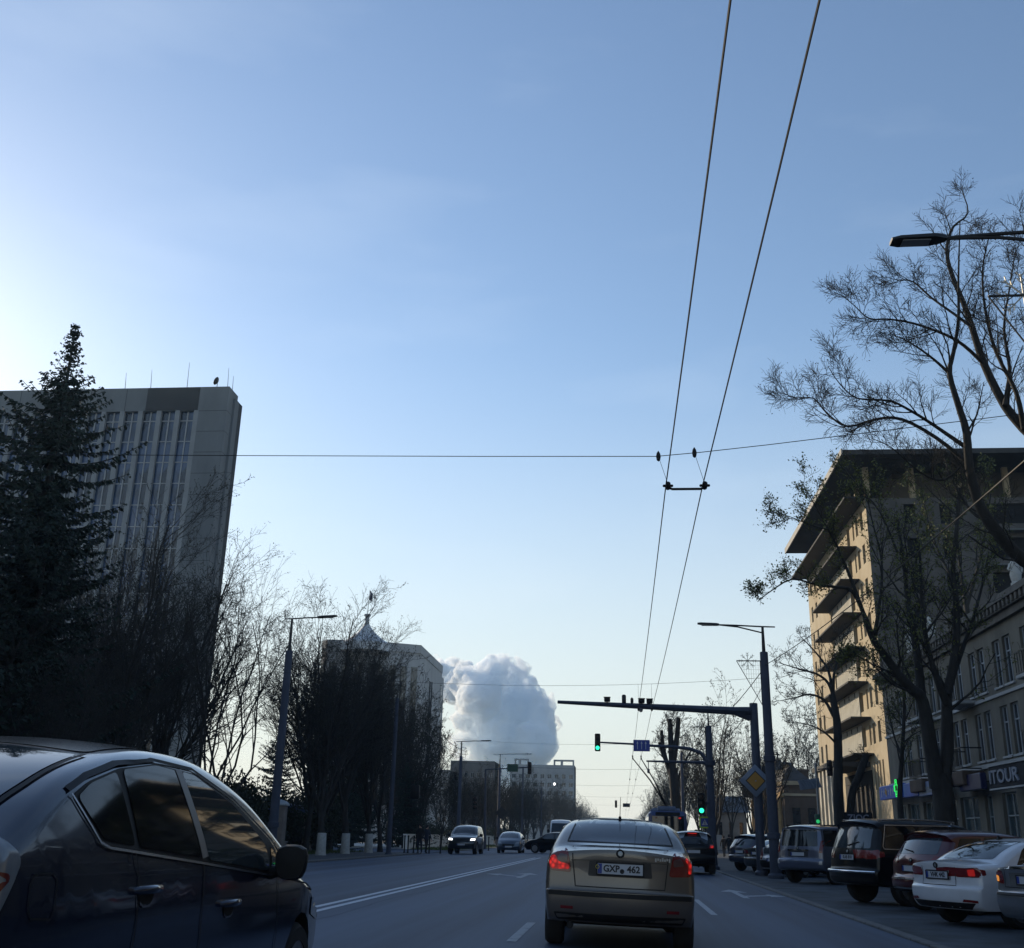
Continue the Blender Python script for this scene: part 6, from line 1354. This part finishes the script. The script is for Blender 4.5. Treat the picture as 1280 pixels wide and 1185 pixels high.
hero('tree', 'slender tree rising between the big forked trunk and the pharmacy sign', 55, (at(1126, 1040, 55).x, 0), [
    ([(1126, 1046), (1125, 1000), (1127, 950), (1130, 900), (1130, 860), (1128, 820), (1130, 780)], .17, .03, 0, 16, 2.2),
    ([(1127, 945), (1116, 915), (1110, 880), (1106, 850)], .06, .012, 1, 8, 1.4), ([(1129, 905), (1140, 880), (1146, 850)], .05, .012, -1, 8, 1.4)], 81, **dict(kA, twig=.009))
hero('bare_tree', 'tree with reddish twigs left of the big leafless one, behind the grey house roof', 84, (at(1215, 1040, 84).x, 0), [
    ([(1215, 1046), (1214, 900), (1212, 800), (1206, 740)], .34, .2, 0, 0, 1), ([(1206, 745), (1198, 690), (1196, 640), (1192, 590)], .16, .03, 1, 14, 3.0), ([(1208, 760), (1225, 700), (1236, 640), (1240, 590)], .16, .03, -1, 14, 3.0), ([(1206, 745), (1178, 700), (1160, 650), (1150, 600)], .15, .03, 1, 14, 3.0)], 91, **dict(kA, twig=.013, lsize=.11))

# ---- spruces
def spruce(seed, H, R, name, label, loc, top_irr=1., group=None):
    r = random.Random(seed); e = empty(name, loc, 0, label, 'tree', group)
    mb = MB(); mb.tube([(0, 0, -.1), (.05, 0, H*.3), (-.04, .03, H*.6), (.03, 0, H*.85), (0, 0, H)], [H*.016, H*.013, H*.008, H*.004, .015], 8); mb.build('trunk', M_BARK, e, 50)
    mb = MB(); h = H-.15
    while h > 1.2:
        t = (H-h)/H; Rh = R*float(np.interp(t, (0, .05, .09, .15, .24, .45, .7, .95), (.03, .06, .10, .27, .46, .58, .76, .95)))
        nb = 4 if t < .12 else 7
        a0 = r.random()*6.28
        for k in range(nb):
            L = Rh*r.uniform(.42, 1.1)*(1.3 if r.random() < .2 else 1); a = a0+2*PI*k/nb+r.uniform(-.35, .35)
            dr = Vector((math.cos(a), math.sin(a), 0)); el = r.uniform(-.02, .3) if t < .3 else r.uniform(-.3, .08)
            n = max(3, int(L/.2)); P = []
            for i in range(n+1): u = i/n; P.append(Vector((0, 0, h))+dr*L*u+Vector((0, 0, L*(el*u-.32*u*(1-u)*1.2+.16*u*u))))
            mb.cur = 1; mb.tube(P, [.012+.012*L*(1-i/n) for i in range(n+1)], 3, False); mb.cur = 0
            side = Vector((-dr.y, dr.x, 0))
            for i in range(1, n+1):
                u = i/n
                wdt = (.14+.28*L*.35*(1-u))*(.62 if t < .12 else 1)
                for g in (-1, 1, 0, -1, 1, 0):
                    q = P[i]+Vector((r.gauss(0, .05), r.gauss(0, .05), r.gauss(0, .04)))
                    d = (dr*r.uniform(.3, .9)+side*g*r.uniform(.5, 1.1)+Vector((0, 0, -r.uniform(.25, .75 if g else 1.3)))).normalized()*wdt*r.uniform(.7, 1.3)
                    s_ = d.cross(Vector((r.gauss(0, 1), r.gauss(0, 1), r.gauss(0, 1)))).normalized()*r.uniform(.035, .06)
                    mb.add([q-s_*.6, q+d*.5-s_, q+d, q+d*.5+s_, q+s_*.6], [(0, 1, 2, 3, 4)])
        h -= (.16 if t < .15 else .265)*r.uniform(.6, 1.6)*(1+t*.5)
    mb.build('crown', [M_NEEDLE, M_BARK], e, None, fix=False); return e
q = at(95, 405, 39)
S1 = spruce(3, q.z, 5.7, 'spruce', 'tall dark spruce with a thin top standing before the office block', (q.x, 39, 0))
S2 = spruce(5, 14.5, 4.8, 'spruce', 'broad dark spruce at the left edge, lower than the tall one', (-25.5, 35.5, 0))
S3 = copy_tree(S2); S3.location = (-31.0, 41.5, 0); S3.scale = (1.1, 1.1, 1.15); S3.rotation_euler = (0, 0, 2); S3['label'] = 'dark spruce partly behind the broad one at the left edge'
S4 = copy_tree(S2); S4.location = (-22.0, 37.5, 0); S4.scale = (.95, .95, .95); S4.rotation_euler = (0, 0, 4); S4['label'] = 'short spruce in front of the tall one, just above the hatchback roof'
S5 = copy_tree(S2); S5.location = (-18.2, 92, 0); S5.scale = (.62, .62, .48); S5.rotation_euler = (0, 0, 1); S5['label'] = 'small conifer behind the black posts left of the oncoming suv'
for k, (x, y, h) in enumerate(((-21, 30, 1.05), (-24.5, 25.5, 1.15), (-21.5, 22, 1.0), (-26, 19.5, 1.2), (-21, 16.5, 1.0), (-25, 13, 1.15), (-21, 10, 1.0), (-25, 6.5, 1.15), (-28, 29, 1.2), (-30, 22.5, 1.3), (-31, 15.5, 1.3), (-29.5, 9.5, 1.25))):  # unseen spruces added to keep the sun off the road
    s_ = copy_tree(S2); s_.location = (x, y, 0); s_.scale = (1.05, 1.05, h); s_.rotation_euler = (0, 0, k*1.3); s_['label'] = 'unseen dark spruce added left of the view to shade the road'; s_['group'] = 'unseen spruces added left of the view for shade'
S6 = copy_tree(S2); S6.location = (-19.5, 73.2, 0); S6.scale = (.5, .5, .36); S6.rotation_euler = (0, 0, 3); S6['label'] = 'low dark evergreen at the corner of the side street'
for k, (x, y, h) in enumerate(((-22.5, 91, .62), (-26, 94, .7), (-29.5, 92, .66), (-24, 98, .7))):
    s_ = copy_tree(S2); s_.location = (x, y, 0); s_.scale = (.75, .75, h); s_.rotation_euler = (0, 0, k*1.7); s_['label'] = 'dark conifer among the bare trees at the foot of the domed building'; s_['group'] = 'conifers before the domed building'
# rounded shrubs filling the thicket's foot
def shrub(seed, w_, h_, m, loc, label, group, n=2600):
    r = random.Random(seed); e = empty('shrub', loc, 0, label, 'shrub', group); mb = MB(); mb2 = MB()
    lob = [(Vector((r.uniform(-.6, .6)*w_, r.uniform(-.5, .5)*w_, r.uniform(.35, .75)*h_)), r.uniform(.3, .55)*h_) for _ in range(11)]
    for c0, rad in lob: mb2.tube([(0, 0, 0), c0*.5+Vector((r.gauss(0, .1), r.gauss(0, .1), 0)), c0], [.04, .025, .01], 4)
    for _ in range(n):
        c0, rad = r.choice(lob); d = Vector((r.gauss(0, 1), r.gauss(0, 1), r.gauss(0, 1))).normalized(); q = c0+d*rad*r.uniform(.45, 1.12)
        if q.z < .05: continue
        a = Vector((r.gauss(0, 1), r.gauss(0, 1), r.gauss(0, 1))).normalized()*r.uniform(.05, .12); b = a.cross(d+Vector((.1, 0, 0))).normalized()*a.length*.5; mb.add([q-a, q+b, q+a, q-b], [(0, 1, 2, 3)])
    mb.build('foliage', m, e, None, fix=False); mb2.build('stems', M_BARK, e, 50, fix=False); return e
M_HEDGE = mat('shrub_leaves', (.025, .036, .018), .8, 0, .5, 4)
GS = 'dark shrubs at the foot of the left thicket'
SH = shrub(1, 2.2, 2.4, M_HEDGE, (-18.6, 52, 0), 'dark shrub under the bare trees along the left pavement', GS)
for k in range(24):
    c_ = copy_tree(SH); c_.location = (-19.4-rr.random()*8, 30+k*1.72+rr.uniform(-.6, .6), 0); c_.rotation_euler = (0, 0, rr.random()*6); s_ = rr.uniform(.7, 1.25); c_.scale = (s_*1.2, s_*1.2, s_*.9)
for k in range(16):
    c_ = copy_tree(SH); c_.location = (-18.3-rr.random()*6, 56+k*.95, 0); c_.rotation_euler = (0, 0, rr.random()*6); s_ = rr.uniform(.9, 1.4); c_.scale = (s_, s_, s_*1.25)
y = 345
while y < 760:
    put((TG, TF)[int(y) % 2], -15.2-rr.random()*2, y, rr.uniform(1.0, 1.25), 'bare tree in the row beyond the side street on the left', G2, None); put((TF, TG)[int(y) % 2], 9.5+rr.random()*3, y+9, rr.uniform(.95, 1.2), 'bare tree in the row beyond the trolleybus on the right', G3, None); y += 19
G5 = 'dark shrubs behind the far left verge'
for k in range(16):
    c_ = copy_tree(SH); c_.location = (-18.8-rr.random()*3, 103+k*7+rr.uniform(-2, 2), 0); c_.rotation_euler = (0, 0, rr.random()*6); s_ = rr.uniform(.8, 1.3); c_.scale = (s_*1.3, s_*1.3, s_*.85); c_['group'] = G5; c_['label'] = 'dark shrub behind the grass verge beyond the side street'
# ---------------------------------------------------------------- people
def person(label, loc, rz, coat, legs, skin=None, stride=.18, s=1., hood=False, arms=.1, hair=None):
    e = empty('person', loc, rz, label, 'person'); me = bpy.data.meshes.new('body')
    J = {}; V = []; E_ = []; R = []
    def v(p, r, par=None):
        V.append(p); R.append(r)
        if par is not None: E_.append((par, len(V)-1))
        return len(V)-1
    pel = v((0, 0, .95), (.155, .12)); sp1 = v((0, .01, 1.15), (.15, .11), pel); ch = v((0, .0, 1.35), (.185, .125), sp1); nk = v((0, .01, 1.50), (.06, .06), ch); hd = v((0, .03, 1.60), (.085, .10), nk); ht = v((0, .03, 1.72), (.075, .09), hd)
    for g in (-1, 1):
        hp = v((g*.09, 0, .88), (.10, .11), pel); kn = v((g*.10, g*stride*.5+.03, .49), (.062, .07), hp); an = v((g*.10, g*stride*.9-.03, .10), (.042, .05), kn); v((g*.11, g*stride*.9+.12, .04), (.04, .035), an)
        sh = v((g*.19, 0, 1.42), (.075, .075), ch); el = v((g*.26, -g*stride*.4-.02, 1.15), (.055, .055), sh); wr = v((g*.25, -g*stride*.5+arms, .92), (.036, .036), el); pm = v((g*.25, -g*stride*.5+arms+.02, .84), (.034, .022), wr)
        for k in range(4): f0 = v((g*.25, -g*stride*.5+arms-.015+.022*k, .775), (.0095, .0095), pm); v((g*.245, -g*stride*.5+arms+.0+.022*k, .735-.008*(k % 2)), (.008, .008), f0)
        th = v((g*.235, -g*stride*.5+arms+.055, .80), (.011, .011), pm)
    me.from_pydata([Vector(p)*s for p in V], E_, []); o = bpy.data.objects.new('body', me); C.objects.link(o)
    m = o.modifiers.new('skin', 'SKIN'); m.use_smooth_shade = True
    for i, d in enumerate(me.skin_vertices[0].data): d.radius = (R[i][0]*s, R[i][1]*s); d.use_root = (i == 0)
    sb = o.modifiers.new('sub', 'SUBSURF'); sb.levels = 1; sb.render_levels = 1
    dg = bpy.context.evaluated_depsgraph_get(); m2 = bpy.data.meshes.new_from_object(o.evaluated_get(dg)); bpy.data.objects.remove(o); m2.name = 'body'
    ms = [mat('skin', (.42, .27, .2), .6, 0, .1, 5), coat, legs, M_BLACK]
    b = link('body', m2, ms, e, 80)
    for p in m2.polygons:
        z = p.center.z/s; p.material_index = 3 if z < .11 else 2 if z < .9 and abs(p.center.x) < .2*s else 0 if z > 1.51 or (z < .87 and abs(p.center.x) > .2*s) else 1
    hm = mat('dark_hair', (.02, .016, .013), .8, 0, .3, 20)
    mb = MB(); mb.lathe([(.0, .175), (.06, .165), (.09, .12), (.098, .06), (.092, .0), (.07, -.04)], (0, .015*s, 1.60*s), 14); mb.v = [(x*s, .015*s+(y-.015*s)*s*1.1-(.012 if z < 1.66*s else 0), z) for x, y, z in mb.v]
    mb.build('hair', hm, e, 60)
    for g in (-1, 1):
        mb = MB(); mb.lathe([(0, -.012), (.012, 0), (0, .012)], (g*.035*s, .128*s, 1.655*s), 6); mb.build('eye', M_BLACK, e)
    mb = MB(); mb.tube([(0, .125*s, 1.665*s), (0, .15*s, 1.62*s), (0, .125*s, 1.61*s)], [.008, .014, .008], 6); mb.build('nose', ms[0], e)
    mb = MB(); mb.tube([(-.025*s, .122*s, 1.575*s), (0, .13*s, 1.573*s), (.025*s, .122*s, 1.575*s)], .006, 5); mb.build('mouth', mat('lips', (.3, .12, .1), .6, 0, 0), e)
    return e
CT = [mat('coat_black', (.015, .015, .018), .9, 0, .3, 8), mat('coat_navy', (.02, .025, .045), .9, 0, .3, 8), mat('coat_brown', (.05, .035, .025), .9, 0, .3, 8), mat('jeans_dark', (.02, .025, .04), .9, 0, .3, 8)]
q = at(525, 1050, 68.5); person('person in black waiting at the left kerb, nearest the dark wire pole', (q.x, 68.5, .02), PI*.9, CT[0], CT[3], stride=.06)
q = at(533, 1050, 69.3); person('person in a navy coat at the left kerb, closer to the oncoming suv', (q.x, 69.3, .02), -PI*.7, CT[1], CT[0], stride=.16, s=.97)
q = at(912, 1060, 88); person('person in dark clothes walking beyond the parked cars before the pale yard wall', (q.x, 88, -.07), .3, CT[0], CT[3], stride=.25)
q = at(905, 1060, 95); person('person in brown walking behind the concrete pole, farther than the dark walker', (q.x, 95, -.07), .2, CT[2], CT[0], stride=.2, s=.96)
q = at(877, 1075, 55.5); person('person in a black coat standing under the low green traffic light', (q.x, 55.5, -.07), 2.6, CT[0], CT[0], stride=.08)
q = at(883, 1075, 57); person('person in navy right behind the one under the low green traffic light', (q.x, 57, -.07), 2.2, CT[1], CT[3], stride=.05, s=.95)
q = at(871, 1075, 58.5); person('person in brown at the kerb edge beside the dark hatchback ahead', (q.x, 58.5, -.07), -2.6, CT[2], CT[3], stride=.08, s=1.02)

# ---------------------------------------------------------------- smoke column far beyond the city
def smoke():
    SYd = 1500.; r = random.Random(9); bm = bmesh.new(); bmesh.ops.create_icosphere(bm, subdivisions=3, radius=1)
    bv = np.array([v.co[:] for v in bm.verts]); bf = np.array([[v.index for v in f.verts] for f in bm.faces]); bm.free(); VV = []; FF = []
    def blob(px, py, rad, dy=0, sd=3):
        FF.append(bf+len(VV)*len(bv)); VV.append(bv*(rad*SYd/1250)+np.array(at(px, py, SYd+dy)))
    core = [(640, 935, 32), (668, 930, 26), (610, 930, 28), (650, 900, 40), (615, 895, 34), (668, 908, 20), (677, 893, 13), (690, 905, 10), (630, 868, 36), (600, 872, 28), (650, 874, 23), (585, 855, 22), (663, 886, 20), (612, 846, 22), (635, 842, 24), (572, 860, 18), (646, 858, 13), (590, 900, 18), (640, 965, 40), (610, 965, 30), (560, 850, 20), (545, 838, 16), (570, 838, 13), (530, 850, 20), (545, 862, 20), (582, 833, 9), (568, 868, 15), (582, 900, 16), (584, 932, 20), (596, 880, 20), (606, 838, 12), (620, 838, 9), (529, 829, 8), (548, 829, 7), (566, 827, 8)]
    for px, py, rad in core:
        dy = r.uniform(-60, 60) + (90 if px < 575 else 0); blob(px, py, rad, dy)
        for _ in range(12):
            a, b = r.uniform(-.3, 3.45), r.uniform(-.5, 1.5); k = rad*r.uniform(.8, 1.02); r1 = rad*r.uniform(.22, .42)
            x1, y1, d1 = px+math.cos(a)*math.cos(b)*k, py-math.sin(b)*k*.95, dy-math.sin(a)*math.cos(b)*k*1.2
            blob(x1, y1, r1, d1)
            for _ in range(9):
                a, b = r.uniform(-.3, 3.45), r.uniform(-.6, 1.5); k = r1*r.uniform(.8, 1.05)
                blob(x1+math.cos(a)*math.cos(b)*k, y1-math.sin(b)*k*.95, r1*r.uniform(.25, .48), d1-math.sin(a)*math.cos(b)*k*1.2, 2)
    me = bpy.data.meshes.new('smoke_column'); me.from_pydata(np.concatenate(VV).tolist(), [], np.concatenate(FF).tolist())
    o = bpy.data.objects.new('smoke_column', me); C.objects.link(o)
    rm = o.modifiers.new('r', 'REMESH'); rm.mode = 'VOXEL'; rm.voxel_size = 1.7
    for k, (sc_, st) in enumerate(((30, 8), (12, 4), (5, 2.5))):
        tx = bpy.data.textures.new('puff', 'CLOUDS'); tx.noise_scale = sc_; tx.noise_depth = 2
        d = o.modifiers.new('d', 'DISPLACE'); d.texture = tx; d.texture_coords = 'GLOBAL'; d.strength = st; d.mid_level = .5
    rm2 = o.modifiers.new('r2', 'REMESH'); rm2.mode = 'VOXEL'; rm2.voxel_size = 1.7
    dg = bpy.context.evaluated_depsgraph_get(); m2 = bpy.data.meshes.new_from_object(o.evaluated_get(dg)); bpy.data.objects.remove(o); m2.name = 'smoke_column'
    o = link('smoke_column', m2, None, None, 180)
    m = bpy.data.materials.new('smoke'); m.use_nodes = True; t = m.node_tree; t.nodes.clear()
    out = t.nodes.new('ShaderNodeOutputMaterial'); v = t.nodes.new('ShaderNodeVolumePrincipled'); v.inputs['Color'].default_value = (.95, .975, .997, 1); v.inputs["Density"].default_value = .45; v.inputs['Anisotropy'].default_value = .25
    tc = t.nodes.new('ShaderNodeTexCoord'); n = t.nodes.new('ShaderNodeTexNoise'); n.inputs['Scale'].default_value = .05; n.inputs['Detail'].default_value = 5; n.inputs['Roughness'].default_value = .6
    r_ = t.nodes.new('ShaderNodeMapRange'); r_.inputs['From Min'].default_value = .43; r_.inputs['From Max'].default_value = .66; r_.inputs['To Max'].default_value = .34
    t.links.new(tc.outputs['Object'], n.inputs['Vector']); t.links.new(n.outputs['Fac'], r_.inputs['Value']); t.links.new(r_.outputs[0], v.inputs['Density'])
    t.links.new(v.outputs[0], out.inputs['Volume']); m2.materials.append(m)
    tag(o, 'huge pale billowing smoke column rising behind the grey block at the end of the road', 'smoke')
smoke()
bpy.context.scene.cycles.volume_step_rate = .15; bpy.context.scene.cycles.volume_bounces = 28

# ---------------------------------------------------------------- thin town haze
mb = MB(); mb.b(-420, 420, -45, 760, -1.3, 62)
m = bpy.data.materials.new('haze'); m.use_nodes = True; t = m.node_tree; t.nodes.clear()
out = t.nodes.new('ShaderNodeOutputMaterial'); v = t.nodes.new('ShaderNodeVolumePrincipled'); v.inputs['Color'].default_value = (.5, .74, 1, 1); v.inputs['Density'].default_value = .00022; v.inputs['Anisotropy'].default_value = .2
t.links.new(v.outputs[0], out.inputs['Volume'])
tag(mb.build('haze', m), kind='stuff')
